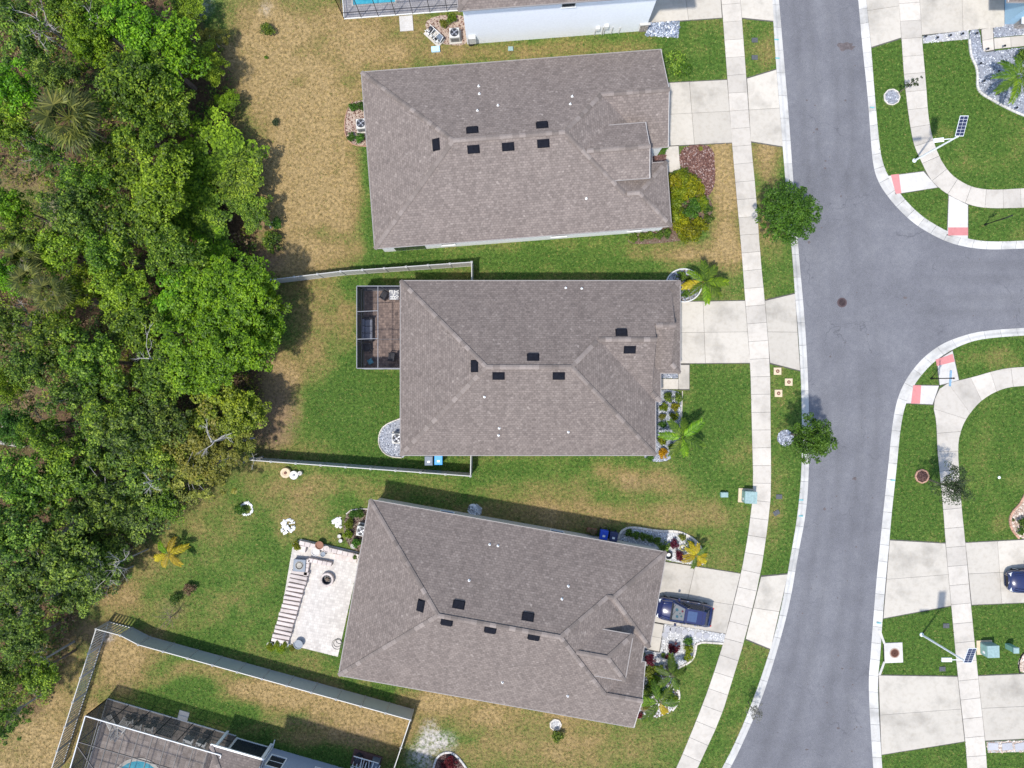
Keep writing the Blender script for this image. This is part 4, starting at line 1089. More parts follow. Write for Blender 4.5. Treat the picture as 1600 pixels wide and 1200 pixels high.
# --- grey blue house at the lower left
he = House('house', 'grey blue two storey house behind screened pool at bottom left', (415,1205), -16.0, M['blue_stucco'], eave=5.9)
wb = P(425,1168,0)
d = wb - Vector((he.o.x, he.o.y, 0)); e_u, e_v = d.dot(he.ax), d.dot(he.ay)
he.walls([(e_u, e_v), (e_u + 13, e_v), (e_u + 13, e_v + 11), (e_u, e_v + 11)], 5.74)
he.block(e_u - .4, e_u + 13.4, e_v - .35, e_v + 11.4)
he.build_roof()
he.opening('window', e_u + .95, e_v, 'n', 1.15, 1.0, 2.4); he.opening('window', e_u + 4.6, e_v, 'n', 1.1, 1.0, 2.4); he.opening('window', e_u + 2.2, e_v, 'n', 1.1, 4.0, 5.2)
m = MB(); p0 = he.W(e_u + .06, e_v - .06, .05); m.tube([p0, he.W(e_u + .06, e_v - .06, 5.6)], .045, 6); m.tube([p0, he.W(e_u + .06, e_v - .7, .06)], .045, 6); m.build('downspout', M['white_trim'], he.root, world=True)
# low patio roof west of it
hl = House('patio_roof', 'small brown shingled patio roof beside the grey blue house', (329.5,1165.5), -16.0, M['white_trim'], eave=2.75)
hl.root['category'] = 'roof'
hl.block(0, 4.3, 0, 5.2, 'hip', 'gable'); hl.build_roof()
for u, v in ((.25, .25), (4.0, .25), (.25, 4.9), (4.0, 4.9)):
    m = MB(); p = hl.W(u, v, 1.27); m.box(p, (.2, .2, 2.58), hl.ang); m.build('post', M['white_trim'], hl.root, world=True)
a_, b_ = Vector(P2((371,1153))), Vector(P2((424,1168)))
m = MB(); m.add([(a_.x, a_.y, .05), (b_.x, b_.y, .05), (b_.x, b_.y, 2.6), (a_.x, a_.y, 2.6)], [(0, 1, 2, 3)]); m.build('opening_shade', M['window_glass'], hl.root, world=True)  # solid dark sheet standing in for the shade inside the open patio side
m = MB(); m.bar((a_.x, a_.y, .06), (b_.x, b_.y, .06), .08, .10); m.bar((a_.x, a_.y, 0), (a_.x, a_.y, 2.65), .14, .14); m.bar((b_.x, b_.y, 0), (b_.x, b_.y, 2.65), .08, .08); m.build('opening_frame', M['white_trim'], hl.root, world=True)
fl_ = [hl.W(u, v, 0) for u, v in ((.2, .55), (4.2, .55), (4.2, 5.2), (.2, 5.2))]; m = MB(); m.prism([(p.x, p.y) for p in fl_], -.05, .02); m.build('floor', M['pool_paver'], hl.root, world=True)
m = MB(); m.bar(hl.W(-.05, -.09, 2.70), hl.W(4.3, -.09, 2.70), .12, .12); m.build('gutter', M['white_trim'], hl.root, world=True)
# --- pale blue house at the top right corner
hf = House('house', 'corner of a pale blue house with white window at top right', (1571,-60), 0.0, M['sky_stucco'], eave=3.4)
hf.block(.2, 14, -6, 3.1, 'gable', 'hip')
hf.build_roof()
w0 = P(1569.5,38,0); d = w0 - Vector((hf.o.x, hf.o.y, 0))
hf.walls([(d.dot(hf.ax), -5.6), (13, -5.6), (13, d.dot(hf.ay)), (d.dot(hf.ax), d.dot(hf.ay))], 3.2)
tw = P(1584,45,0); hfw = MB()
hfw.prism([(tw.x, tw.y), (tw.x + 3, tw.y), (tw.x + 3, tw.y + 2.2), (tw.x, tw.y + 2.2)], -.05, 1.0); hfw.build('porch_wall', M['stone_veneer'], hf.root, world=True)
m = MB(); m.box((tw.x + 1.5, tw.y + 1.1, 1.06), (3.25, 2.45, .12)); m.build('porch_cap', M['white_trim'], hf.root, world=True)
m = MB(); m.box((tw.x + 1.6, tw.y + 1.2, 1.13), (2.8, 1.9, .04)); m.build('porch_top', M['sky_stucco'], hf.root, world=True)
hf.opening('window', d.dot(hf.ax) + 3.2, d.dot(hf.ay), 's', 1.6, 1.4, 2.6)

# ------------------------------------------------------------------ patios, pools and screened cages
def cage(name, label, base, top_z, splits, roof_mat, wall_mat, frame_mat, edge_mat, roof_beams, floor_mat, fl_label=None, skip_walls=(), w=.045, kick=None):
    """base: plan corners in metres, in order; splits: posts per side"""
    cx = sum(p[0] for p in base) / len(base); cy = sum(p[1] for p in base) / len(base)
    r = thing(name, label, 'screen enclosure', (cx, cy, 0)); 
    n = len(base)
    fl = MB(); fl.prism(base, -.05, .03); fl.build('floor', M[floor_mat], r, world=True)
    NOGRASS.append([(p[0] * S + 800, 600 - p[1] * S) for p in base])
    rf = MB(); rf.sheet(base, top_z - .03); rf.build('roof_screen', M[roof_mat], r, world=True)
    for i in range(n):
        a, b = Vector(base[i]), Vector(base[(i + 1) % n])
        top = MB(); top.bar((a.x, a.y, top_z), (b.x, b.y, top_z), w * 1.3, w * 1.6); top.build('top_rail', M[edge_mat], r, world=True)
        if i in skip_walls: continue
        sc = MB(); sc.add([(a.x, a.y, .05), (b.x, b.y, .05), (b.x, b.y, top_z - .05), (a.x, a.y, top_z - .05)], [(0, 1, 2, 3)]); sc.build('wall_screen', M[wall_mat], r, world=True)
        bt = MB(); bt.bar((a.x, a.y, .06), (b.x, b.y, .06), w * 1.4, .10); bt.build('base_rail', M[kick or edge_mat], r, world=True)
        mr = MB(); mr.bar((a.x, a.y, .95), (b.x, b.y, .95), w, w); mr.build('chair_rail', M[frame_mat], r, world=True)
        for k in range(splits[i] + 1):
            t = k / splits[i]; p = a.lerp(b, t)
            ps = MB(); ps.bar((p.x, p.y, .1), (p.x, p.y, top_z - .06), w, w); ps.build('post', M[frame_mat], r, world=True)
    for a, b, mm in roof_beams:
        bm = MB(); bm.bar((a[0], a[1], top_z - .005), (b[0], b[1], top_z - .005), w, w * 1.4); bm.build('roof_beam', M[mm], r, world=True)
    return r
T = lambda px, py, z: (P(px, py, z).x, P(px, py, z).y)
# middle house patio
tz = 2.6
cb = [T(557.5,447,tz), T(633,447,tz), T(633,575.5,tz), T(557.5,575.5,tz)]
cage('screen_cage', 'dark screened patio cage with grey frame behind the middle house', cb, tz, [2, 3, 2, 3], 'screen_thin', 'screen_wall', 'alu_grey', 'alu_grey',
     [(T(590.5,447,tz), T(590.5,575,tz), 'alu_grey'), (T(557,487,tz), T(590,485.5,tz), 'alu_grey'), (T(557,530,tz), T(590,529,tz), 'alu_grey'), (T(590,530,tz), T(632,530,tz), 'alu_dark')], 'dark_paver', skip_walls=(1,))
# lower left pool cage
tz = 2.95
a16 = math.radians(-16.2); dx = Vector((math.cos(a16), math.sin(a16))); dy = Vector((math.sin(a16), -math.cos(a16)))
c0 = Vector(T(133.5,1118.5,tz)); Lx, Ly = 11.0, 11.0
q = lambda u, v: tuple(c0 + dx * u + dy * v)
beams = [(q(u, 0), q(u, Ly), 'alu_dark') for u in (1.1, 2.2, 3.3, 4.4, 5.5, 6.6, 7.7, 8.8, 9.9)] + [(q(0, 4.2), q(Lx, 4.2), 'alu_dark'), (q(0, 2.1), q(Lx, 2.1), 'alu_dark'), (q(0, 6.3), q(Lx, 6.3), 'alu_dark'), (q(0, 8.5), q(Lx, 8.5), 'alu_dark'), (q(0, 2.4), q(2.3, 4.2), 'alu_dark')]
cage('screen_cage', 'large pool screen cage with white rails at bottom left', [q(0, 0), q(Lx, 0), q(Lx, Ly), q(0, Ly)], tz, [6, 5, 6, 5], 'screen_roof', 'screen', 'alu_dark', 'alu_white', beams, 'pool_paver', skip_walls=(1, 2), kick='alu_white', w=.055)
def pool(name, label, poly, z=.05, cop=.28):
    w = [P2(p) for p in poly]; cx = sum(p[0] for p in w) / len(w); cy = sum(p[1] for p in w) / len(w)
    r = thing(name, label, 'pool', (cx, cy, 0))
    inner = [(cx + (p[0] - cx) * (1 - cop / math.dist(p, (cx, cy))), cy + (p[1] - cy) * (1 - cop / math.dist(p, (cx, cy)))) for p in w]
    n = len(w); m = MB()
    m.add([(p[0], p[1], z + .03) for p in w] + [(p[0], p[1], z + .03) for p in inner] + [(p[0], p[1], z - .02) for p in inner], [(i, (i+1) % n, n + (i+1) % n, n + i) for i in range(n)] + [(n + i, n + (i+1) % n, 2*n + (i+1) % n, 2*n + i) for i in range(n)])
    m.build('coping', M['stone_edge'], r, world=True)
    m = MB(); m.sheet(inner, z); m.build('water', M['pool_water'], r, world=True)
    NOGRASS.append(poly)
pool('swimming_pool', 'rounded blue pool inside the bottom left screen cage', [(P(216,1228).x*S+800 + 44*math.cos(t) , 1231 + 48*math.sin(t)*(-1)) for t in [2*math.pi*k/28 for k in range(28)]])
# top pool cage
tz = 3.0
a4 = math.radians(4.2); dx4 = Vector((math.cos(a4), math.sin(a4))); dy4 = Vector((-math.sin(a4), math.cos(a4)))
b0 = Vector(P2((538,30))); q4 = lambda u, v: tuple(b0 + dx4 * u + dy4 * v)
beams = [(q4(u, 0), q4(u, 9), 'alu_dark') for u in (2.0, 4.2, 6.0, 7.4)] + [(q4(0, 4.5), q4(9.9, 4.5), 'alu_dark')]
cage('screen_cage', 'dark framed pool cage at top edge beside white house', [q4(0, 0), q4(9.9, 0), q4(9.9, 9), q4(0, 9)], tz, [7, 4, 5, 4], 'screen_thin', 'screen_thin', 'alu_dark', 'alu_dark', beams, 'grey_paver', skip_walls=(1, 2), kick='white_trim')
pool('swimming_pool', 'turquoise pool inside the cage at top edge', [(550,11),(620,6),(614,-70),(546,-65)], cop=.18)
m = MB(); v = P(635,37); m.cbox((v.x, v.y, .03), (1.1, 1.25, .10), a4, .01); tag(m.build('concrete_pad', M['bright_concrete']), 'white concrete step pad outside the top pool cage', 'concrete pad')
NOGRASS.append([(624,26),(646,24),(647,48),(625,50)])
m = MB(); v = P(287,1118); m.cbox((v.x, v.y, .03), (.85, .75, .10), a16, .01); tag(m.build('concrete_pad', M['pad']), 'small grey step pad outside the bottom left pool cage', 'concrete pad')
# lower house stone patio
pp = [(470,842),(560,862),(563,868),(528,1026),(432,1002),(434,990),(458,850)]
w = [P2(p) for p in pp]; NOGRASS.append(pp)
r = thing('stone_patio', 'pale paved patio with low block wall behind lower house', 'patio', (w[0][0], w[0][1], 0))
m = MB(); m.prism(w, -.05, .035); m.build('paving', M['light_paver'], r, world=True)
rg = random.Random(5)
for k in range(17):                                   # seat wall of long blocks down the west side
    t = k / 16.0
    a_, b_ = Vector(P2((471 - 31 * t, 893 + 106 * t))), None
    m = MB(); L_ = 1.40 + rg.uniform(-.05, .05)
    m.cbox((0, 0, 0), (L_, .27 + rg.uniform(-.02, .02), .42), 0, .025); o = m.build('wall_block', M['block'], r)
    o.location = (a_.x - w[0][0] + rg.uniform(-.02, .02), a_.y - w[0][1], .22); o.rotation_euler = (0, 0, math.radians(-11 + rg.uniform(-2, 2)))
def blocks_line(p0, p1, n, size, h=.42, mat='block', rz=0):
    A_, B_ = Vector(P2(p0)), Vector(P2(p1)); ang = math.atan2((B_ - A_).y, (B_ - A_).x)
    for k in range(n):
        c = A_.lerp(B_, (k + .5) / n); m = MB(); m.cbox((0, 0, 0), ((B_ - A_).length / n - .02, size * rg.uniform(.95, 1.05), h), 0, .02)
        o = m.build('wall_block', M[mat], r); o.location = (c.x - w[0][0], c.y - w[0][1], h / 2 + .01); o.rotation_euler = (0, 0, ang)
blocks_line((470,846), (562,868), 11, .36); blocks_line((470,855), (480,857), 1, .5)
blocks_line((484,873), (520,880), 5, .32); blocks_line((484,872), (479,898), 4, .30)
for i in range(7):
    for j in range(2):
        c = P2((524 + i * 5.4 - j * 1.5, 860 + j * 8 + i * 1.1)); m = MB(); m.cbox((0, 0, 0), (.30, .38, .10 + .05 * rg.random()), 0, .02)
        o = m.build('paving_stone', M['block'], r); o.location = (c[0] - w[0][0], c[1] - w[0][1], .08); o.rotation_euler = (0, 0, math.radians(-12 + rg.uniform(-5, 5)))
# ------------------------------------------------------------------ vegetation
def crown_arrays(seed, R, zs=.75, clumps=60, per=45, leaf=.22, cr=.42, hollow=.45, low=-.35, up=.7, lobes=.28):
    g = np.random.default_rng(seed)
    d = g.normal(size=(clumps, 3)); d /= np.linalg.norm(d, axis=1, keepdims=True)
    d[:, 2] = np.where(d[:, 2] < low, -d[:, 2], d[:, 2])
    ph = g.uniform(0, 6.28, 4)
    lob = 1 + lobes * (np.sin(2 * np.arctan2(d[:, 1], d[:, 0]) + ph[0]) * .5 + np.sin(3 * np.arctan2(d[:, 1], d[:, 0]) + ph[1]) * .5 + np.sin(5 * np.arctan2(d[:, 1], d[:, 0]) + ph[2]) * .4)
    rad = R * (hollow + (1 - hollow) * g.random(clumps) ** .6) * lob
    c = d * rad[:, None]; c[:, 2] *= zs
    cs = cr * g.uniform(.6, 1.35, clumps)
    N = clumps * per
    ld = g.normal(size=(N, 3)); ld /= np.linalg.norm(ld, axis=1, keepdims=True)
    ld[:, 2] = np.where(ld[:, 2] < -.2, -ld[:, 2] * .6, ld[:, 2])
    off = ld * (np.repeat(cs, per) * g.uniform(.35, 1.0, N) ** .5)[:, None]; off[:, 2] *= .8
    pos = np.repeat(c, per, 0) + off
    nrm = ld * .6 + g.normal(size=(N, 3)) * .38 + np.array([0, 0, up]); nrm /= np.linalg.norm(nrm, axis=1, keepdims=True)
    t = np.cross(nrm, g.normal(size=(N, 3))); t /= np.linalg.norm(t, axis=1, keepdims=True)
    b = np.cross(nrm, t)
    ls = leaf * g.uniform(.6, 1.35, N); lw = ls * g.uniform(.42, .62, N)
    v = np.empty((N, 4, 3))
    v[:, 0] = pos - t * (ls * .5)[:, None]; v[:, 2] = pos + t * (ls * .5)[:, None] - nrm * (ls * .12)[:, None]
    v[:, 1] = pos + b * (lw * .5)[:, None] + nrm * (ls * .06)[:, None]; v[:, 3] = pos - b * (lw * .5)[:, None] + nrm * (ls * .06)[:, None]
    return v.reshape(-1, 3), np.arange(N * 4).reshape(N, 4), c

def limb_mesh(name, clumps, h, r, seed, nl=9, spread=1.0, mat='bark'):
    g = random.Random(seed); m = MB()
    bend = [(0, 0, -.1), (g.uniform(-.1, .1), g.uniform(-.1, .1), h * .4), (g.uniform(-.2, .2), g.uniform(-.2, .2), h * .85)]
    m.tube(bend, [r * 1.3, r * .95, r * .7], 7)
    idx = list(range(len(clumps))); g.shuffle(idx)
    for i in idx[:nl]:
        c = clumps[i] * .9; s = Vector(bend[1]).lerp(Vector(bend[2]), g.uniform(.3, 1))
        e = Vector((c[0], c[1], h + c[2])); mid = s.lerp(e, .5) + Vector((g.uniform(-.2, .2), g.uniform(-.2, .2), .2))
        m.tube([s, mid, e], [r * .45, r * .28, r * .10], 5)
    o = m.build(name, M[mat]); me = o.data; bpy.data.objects.remove(o); return me

TREE_ME = {}
def tree_kind(key, R, h, seed, **kw):
    mt = kw.pop('mat', 'leaf_mid'); nl = kw.pop('nl', 9); tr = kw.pop('tr', .13); bark = kw.pop('bark', 'bark')
    v, f, c = crown_arrays(seed, R, **kw); v[:, 2] += h
    TREE_ME[key] = (np_mesh('crown', v, f, M[mt]), limb_mesh('trunk', c, h, tr, seed, nl, mat=bark), R, h)

def plant_tree(key, px, py, label, name='tree', cat='tree', mat=None, sc=1.0, scz=None, rz=None, group=None, zc=None):
    """px, py: where the middle of the crown shows in plan; the crown sits at height zc"""
    cm, tm, R, h = TREE_ME[key]; scz = scz or sc
    z = h * scz if zc is None else zc
    p = P(px, py, z)
    root = thing(name, label, cat, (p.x, p.y, 0), rnd.uniform(0, 6.28) if rz is None else rz, group)
    root.scale = (sc, sc, scz)
    inst('trunk', tm, root); o = inst('crown', cm, root)
    if mat:
        o.material_slots[0].link = 'OBJECT'; o.material_slots[0].material = M[mat]
    return root

for k in range(4):
    tree_kind('big%d' % k, 2.3, 5.0, 100 + k, clumps=105, per=66, leaf=.20, cr=.44, zs=.62, lobes=.35, hollow=.3, up=1.25)
for k in range(2):
    tree_kind('huge%d' % k, 3.6, 5.0, 120 + k, clumps=250, per=72, leaf=.21, cr=.48, zs=.45, lobes=.3, hollow=.25, tr=.2, nl=16, up=1.25)
for k in range(2):
    tree_kind('loose%d' % k, 2.3, 4.6, 140 + k, clumps=70, per=56, leaf=.20, cr=.40, zs=.6, lobes=.55, hollow=.2, nl=16, tr=.10, bark='bark_pale', up=1.2)

# the wood on the left: every crown on its own
WOOD = [ # plan x, y, radius, colour, label
 (205,38,52,'b'),(140,76,36,'b'),(258,95,58,'b'),(207,135,58,'m'),(150,40,40,'m'),(262,170,50,'m'),(330,232,60,'y'),(250,292,54,'y'),(302,330,58,'m'),(372,268,44,'m'),
 (190,262,46,'m'),(142,292,44,'m'),(40,70,48,'d'),(28,140,40,'b'),(22,195,36,'m'),(70,232,34,'d'),(22,325,30,'b'),(118,338,44,'d'),(205,352,50,'m'),(290,12,30,'y'),(100,12,36,'m'),(20,15,40,'d'),
 (350,470,78,'B'),(328,548,72,'B'),(395,470,48,'b'),(388,545,48,'b'),(292,462,46,'b'),(190,452,46,'y'),(130,452,34,'Y'),(216,505,44,'m'),(100,398,42,'y'),(20,430,32,'b'),(90,525,44,'m'),(140,565,50,'m'),
 (172,622,50,'m'),(252,585,48,'m'),(118,622,44,'d'),(35,665,33,'g'),(348,640,50,'y'),(302,692,54,'o'),(258,652,44,'d'),(192,672,50,'d'),(140,702,50,'d'),(108,745,50,'m'),(40,752,50,'m'),(205,742,50,'d'),
 (282,742,46,'o'),(335,722,44,'o'),(160,775,46,'d'),(385,640,30,'y'),(30,832,48,'d'),(92,822,54,'d'),(150,830,50,'d'),(102,885,54,'d'),(58,905,50,'d'),(170,872,40,'d'),(130,915,42,'d'),(20,960,52,'d'),
 (215,802,44,'d'),(262,790,28,'m'),(18,895,44,'d'),(62,1050,33,'m'),(8,1065,36,'m'),(6,1125,32,'d'),(355,160,18,'b'),(60,570,40,'d'),(270,395,44,'m'),(170,395,40,'m'),(330,395,44,'b'),(10,510,40,'d'),(36,380,40,'m'),
 (95,130,38,'d'),(395,330,30,'m'),(410,510,36,'b'),(240,700,40,'m'),(80,680,34,'m'),(320,100,34,'y'),(330,60,22,'o'),(225,215,40,'m'),(20,600,26,'y'),(40,1000,34,'d'),(300,280,40,'b'),(370,690,30,'o')]
WMAT = dict(b='leaf_bright', B='leaf_bright', m='leaf_mid', d='leaf_dark', y='leaf_yellow', Y='leaf_lime', o='leaf_olive', g='leaf_street')
special = {(350,470): 'broad bright green tree on wood edge beside middle back yard', (328,548): 'bright green tree just below the broadest tree of the wood', (130,452): 'small lemon yellow tree in middle of the wood',
 (35,665): 'dense round dark green tree near left edge beside pale logs', (355,160): 'small vivid green bush tree at wood edge beside dry lawn', (330,232): 'yellow green tree at wood edge beside the dry back lawn',
 (62,1050): 'small green tree standing left of the slatted fence', (302,692): 'olive yellow tree at wood edge above the lower back yard', (205,38): 'bright green tree at top edge of the wood'}
BANDS = [(80, 'the tall white house'), (165, 'upper house driveway'), (245, 'upper house ridge'), (320, 'lower roof of upper house'), (400, 'bottom edge of upper house'), (480, 'the screened patio'), (570, 'middle house ridge'), (660, 'lower half of middle house'), (712, 'the middle air conditioner'), (765, 'lower fence of middle yard'), (840, 'the white rock heap'), (910, 'the stone patio'), (2000, 'the bottom left yard')]
zone = lambda x, y: next(n_ for lim, n_ in BANDS if y < lim)
cname = dict(b='bright green', B='bright green', m='mid green', d='dark green', y='yellow green', Y='lemon yellow', o='olive', g='dark green')
for i, (x, y, r, c) in enumerate(WOOD):
    key = ('loose%d' % (i % 2)) if c in 'o' or (c == 'd' and i % 3 == 0) else 'big%d' % (i % 4)
    inner = min(1.0, max(0.0, (min(400 - x, 520 - .45 * y + 120) if y < 700 else (470 - .3 * y) - x + 60) / 260.0))
    hgt = 3.0 + 2.6 * inner + (r - 30) * .03 + rnd.uniform(-.5, .6); hgt = max(2.0, min(7.5, hgt)) if r > 24 else 1.4
    if y < 420 and x > 285: hgt = min(hgt, 2.1)
    if y > 780 and x > 120: hgt = min(hgt, 3.2)
    sc = r / 19.0 * (1 - hgt / H) / 2.3 * 1.0
    if r > 62 : key = 'huge%d' % (i % 2); sc *= 2.3 / 3.6
    lab = special.get((x, y)); grp = None
    if not lab:
        b_ = zone(x, y); same = sorted(q[0] for q in WOOD if cname[q[3]] == cname[c] and zone(q[0], q[1]) == b_ and (q[0], q[1]) not in special); k_ = same.index(x)
        lab = '%s tree in wood level with %s' % (cname[c], b_) + ('' if len(same) == 1 else ', %s such from left' % ['first', 'second', 'third', 'fourth', 'fifth', 'sixth', 'seventh', 'eighth'][k_]); grp = 'trees of the wood'
    plant_tree(key, x, y, lab, 'woodland_tree', mat=WMAT[c], sc=sc, scz=hgt / 5.0, group=grp, zc=hgt)

# understory and leaf litter: one uncountable mass
def undergrowth():
    g = np.random.default_rng(8); K = 5200
    px = g.uniform(-60, 440, K); py = g.uniform(-40, 1160, K)
    ok = pip(px, py, FOREST); px, py = px[ok], py[ok]
    d = fbm(px / 50., py / 50., 3); keep = d > .36; px, py = px[keep], py[keep]
    C = len(px); per = 26; N = C * per
    cx, cy = (px - 800) / S, (600 - py) / S; cr = g.uniform(.25, .6, C); ch = g.uniform(.1, 1.3, C)
    ld = g.normal(size=(N, 3)); ld /= np.linalg.norm(ld, axis=1, keepdims=True); ld[:, 2] = abs(ld[:, 2])
    pos = np.stack([np.repeat(cx, per), np.repeat(cy, per), np.repeat(ch, per) * .5 + .1], -1) + ld * np.repeat(cr, per)[:, None]
    nrm = ld * .5 + g.normal(size=(N, 3)) * .4 + np.array([0, 0, .7]); nrm /= np.linalg.norm(nrm, axis=1, keepdims=True)
    t = np.cross(nrm, g.normal(size=(N, 3))); t /= np.linalg.norm(t, axis=1, keepdims=True); b = np.cross(nrm, t)
    ls = .20 * g.uniform(.6, 1.4, N); lw = ls * .45
    v = np.empty((N, 4, 3)); v[:, 0] = pos - t * (ls / 2)[:, None]; v[:, 2] = pos + t * (ls / 2)[:, None]; v[:, 1] = pos + b * (lw / 2)[:, None]; v[:, 3] = pos - b * (lw / 2)[:, None]
    me = np_mesh('undergrowth', v.reshape(-1, 3), np.arange(N * 4).reshape(N, 4), M['leaf_dark'])
    me.materials.append(M['leaf_olive']); me.materials.append(M['dry_leaf']); me.materials.append(M['leaf_yellow'])
    mi = np.repeat(g.choice([0, 1, 2, 3], C, p=[.42, .22, .24, .12]), per).astype(np.int32); me.polygons.foreach_set('material_index', mi)
    o = link(bpy.data.objects.new('undergrowth', me)); tag(o, 'tangled low undergrowth covering the floor of the wood', 'undergrowth', kind='stuff')
undergrowth()

# bare branches and fallen logs
def bare(px, py, L, label, seed, z0=3.0, name='bare_tree', cat='bare tree', nb=6, r=.07, ang=None, group=None, bm='bark_pale'):
    g = random.Random(seed); p = P(px, py, z0)
    root = thing(name, label, cat, (p.x, p.y, 0), group=group)
    t = MB(); t.tube([(0, 0, -.1), (.1, .05, z0 * .5), (0, 0, z0)], [r * 1.6, r * 1.3, r], 6); t.build('trunk', M[bm], root)
    b = MB()
    def br(p0, d, L_, r_, depth):
        pts = [p0]; q = p0
        for k in range(4):
            d = (d + Vector((g.uniform(-.35, .35), g.uniform(-.35, .35), g.uniform(-.15, .22)))).normalized(); q = q + d * (L_ / 4); pts.append(q)
        b.tube(pts, [r_, r_ * .85, r_ * .65, r_ * .45, r_ * .2], 5)
        if depth:
            for k in range(3):
                i = g.randint(1, 3); dd = (d + Vector((g.uniform(-1, 1), g.uniform(-1, 1), g.uniform(-.3, .5)))).normalized()
                br(pts[i], dd, L_ * g.uniform(.4, .65), r_ * .55, depth - 1)
    for k in range(nb):
        a = (ang if ang is not None else 0) + (2 * math.pi * k / nb if ang is None else g.uniform(-.6, .6)) + g.uniform(-.3, .3)
        br(Vector((0, 0, z0 * g.uniform(.75, 1))), Vector((math.cos(a), math.sin(a), g.uniform(.1, .6))).normalized(), L * g.uniform(.7, 1.2), r * .7, 2)
    b.build('branches', M[bm], root)
bare(62,34,2.2,'bare white branched tree in the top left corner of the wood',1,6.5,nb=8); bare(42,498,1.7,'bare grey branched tree at left edge level with middle house',2,5.5,nb=6)
bare(62,668,1.6,'bare forked branch beside dense round tree at left edge',3,5.6,nb=3,r=.05); bare(232,560,1.7,'long thin bare branches left of the broad bright tree',4,6.4,nb=4,r=.045)
bare(330,690,1.6,'bare branch poking from the olive trees at wood edge',5,5.6,nb=3); bare(25,855,1.6,'bare pale branches at left edge in the lower wood',6,6.2,nb=5)
bare(130,878,1.5,'bare twiggy branches in the lower wood near yellow palm',7,5.8,nb=6,r=.045); bare(178,882,1.5,'bare pale branches at lower wood edge left of yellow palm',8,4.8,nb=6,r=.045)
bare(60,1035,1.9,'bare curved branch above small tree near slatted fence',9,4.2,nb=4); bare(45,235,1.2,'bare grey twigs left of the large fan palm',10,4.8,nb=5,r=.04)
bare(265,965,1.1,'dry bare shrub leaning over the corner of back fence',11,1.2,'dry_shrub','shrub',9,.03,bm='bark'); bare(140,30,1.3,'thin bare white branches between the top trees',12,6.8,nb=4,r=.04); bare(165,905,1.2,'bare twigs at the lower tip of the wood',13,3.8,nb=5,r=.04)
bare(225,755,1.1,'short bare pale branches among dark trees of lower wood',14,6.6,nb=3,r=.05); bare(395,718,1.0,'pale bare branch at end of middle house lower fence',15,2.2,nb=4,r=.04)
for k, (x0, y0, x1, y1, r, lab) in enumerate([(-20,673,20,674,.16,'short pale log at left edge, upper of two'),(-10,689,42,697,.17,'longer pale log at left edge, lower of two'),(20,386,56,396,.13,'weathered grey log lying in shade below the clearing'),(25,552,48,570,.10,'thin fallen trunk near bare tree at left edge')]):
    m = MB(); a_, b_ = P(x0, y0), P(x1, y1); n_ = 5
    pts = [a_.lerp(b_, t / n_) + Vector((rnd.uniform(-.04, .04), rnd.uniform(-.06, .06), r + .06)) for t in range(n_ + 1)]
    c = (a_ + b_) / 2; m.tube([p - c for p in pts], [r * 1.1, r, r * 1.05, r * .9, r * .8, r * .6], 8)
    m.tube([pts[3] - c, pts[3] - c + Vector((.4, .5, .3))], [r * .4, r * .2], 5)
    o = m.build('fallen_log', M['bark_pale']); o.location = (c.x, c.y, 0); tag(o, lab, 'log')
    m2 = MB()

# palms ------------------------------------------------------------
def frond_mesh(name, L=1.9, droop=.55, n=32, lw=.060, ll=.50, mat='frond_green', seed=0):
    g = random.Random(seed); m = MB(); spine = []
    for k in range(9):
        t = k / 8; spine.append(Vector((L * t * (1 - .12 * t), 0, .55 * L * .5 * t - droop * L * t * t)))
    m.tube(spine, [.028, .025, .022, .019, .016, .013, .010, .007, .004], 4)
    for k in range(n):
        t = .10 + .88 * k / (n - 1); i = min(7, int(t * 8)); p = spine[i].lerp(spine[i + 1], t * 8 - i)
        ln = ll * (1 - abs(t - .45) * 1.05) * g.uniform(.85, 1.15) + .06
        for s in (-1, 1):
            d = Vector((.62 + .3 * t, s * .9, -.22 + g.uniform(-.15, .15))).normalized()
            wv = Vector((d.y * -s, d.x * s, 0)).normalized() * lw * .5
            up = Vector((0, 0, .02)); e = p + d * ln + Vector((0, 0, -.10 * ln)); md = p + d * ln * .5 + up
            m.add([p - wv * .4, md - wv, e, md + wv, p + wv * .4], [(0, 1, 2, 3, 4)])
    o = m.build(name, M[mat]); me = o.data; bpy.data.objects.remove(o); return me
FR = {c: [frond_mesh('frond', mat=mt, seed=k, droop=.42 + .12 * k) for k in range(3)] for c, mt in (('g', 'frond_green'), ('b', 'frond_bright'), ('y', 'frond_yellow'))}
def palm(px, py, h, label, cols, sc=1.0, name='palm_tree', cat='palm', seed=0, zc=None, a0=0.0, tr=.10):
    p = P(px, py, h if zc is None else zc); g = random.Random(seed)
    root = thing(name, label, cat, (p.x, p.y, 0))
    m = MB(); rings = []
    for k in range(9): rings.append((tr * (1.35 - .5 * k / 8) * (1.06 if k % 2 else .96), h * k / 8 - .05))
    m.lathe(rings, n=8); m.build('trunk', M['palm_bark'], root)
    n = len(cols)
    for k, c in enumerate(cols):
        a = a0 + 2 * math.pi * k / n + g.uniform(-.18, .18); s = sc * g.uniform(.85, 1.12)
        inst('frond', FR[c][g.randint(0, 2)], root, (0, 0, h - .05), (0, g.uniform(-.25, .22), a), (s, s, s))
    return root
palm(1101,440,2.3,'green feather palm by garage of middle house, one yellow frond','bggbygbg',1.0,seed=1,a0=.1)
palm(1066,683,2.1,'green feather palm at front bed of middle house','bggbgbg',1.05,seed=2,a0=.5)
palm(1088,868,1.3,'small golden leaved palm beside lower house driveway','ygyyyyygyy',.62,seed=3)
palm(1030,1098,2.2,'feather palm at front corner of the lower house','ggbgyg',1.05,seed=4,a0=.9)
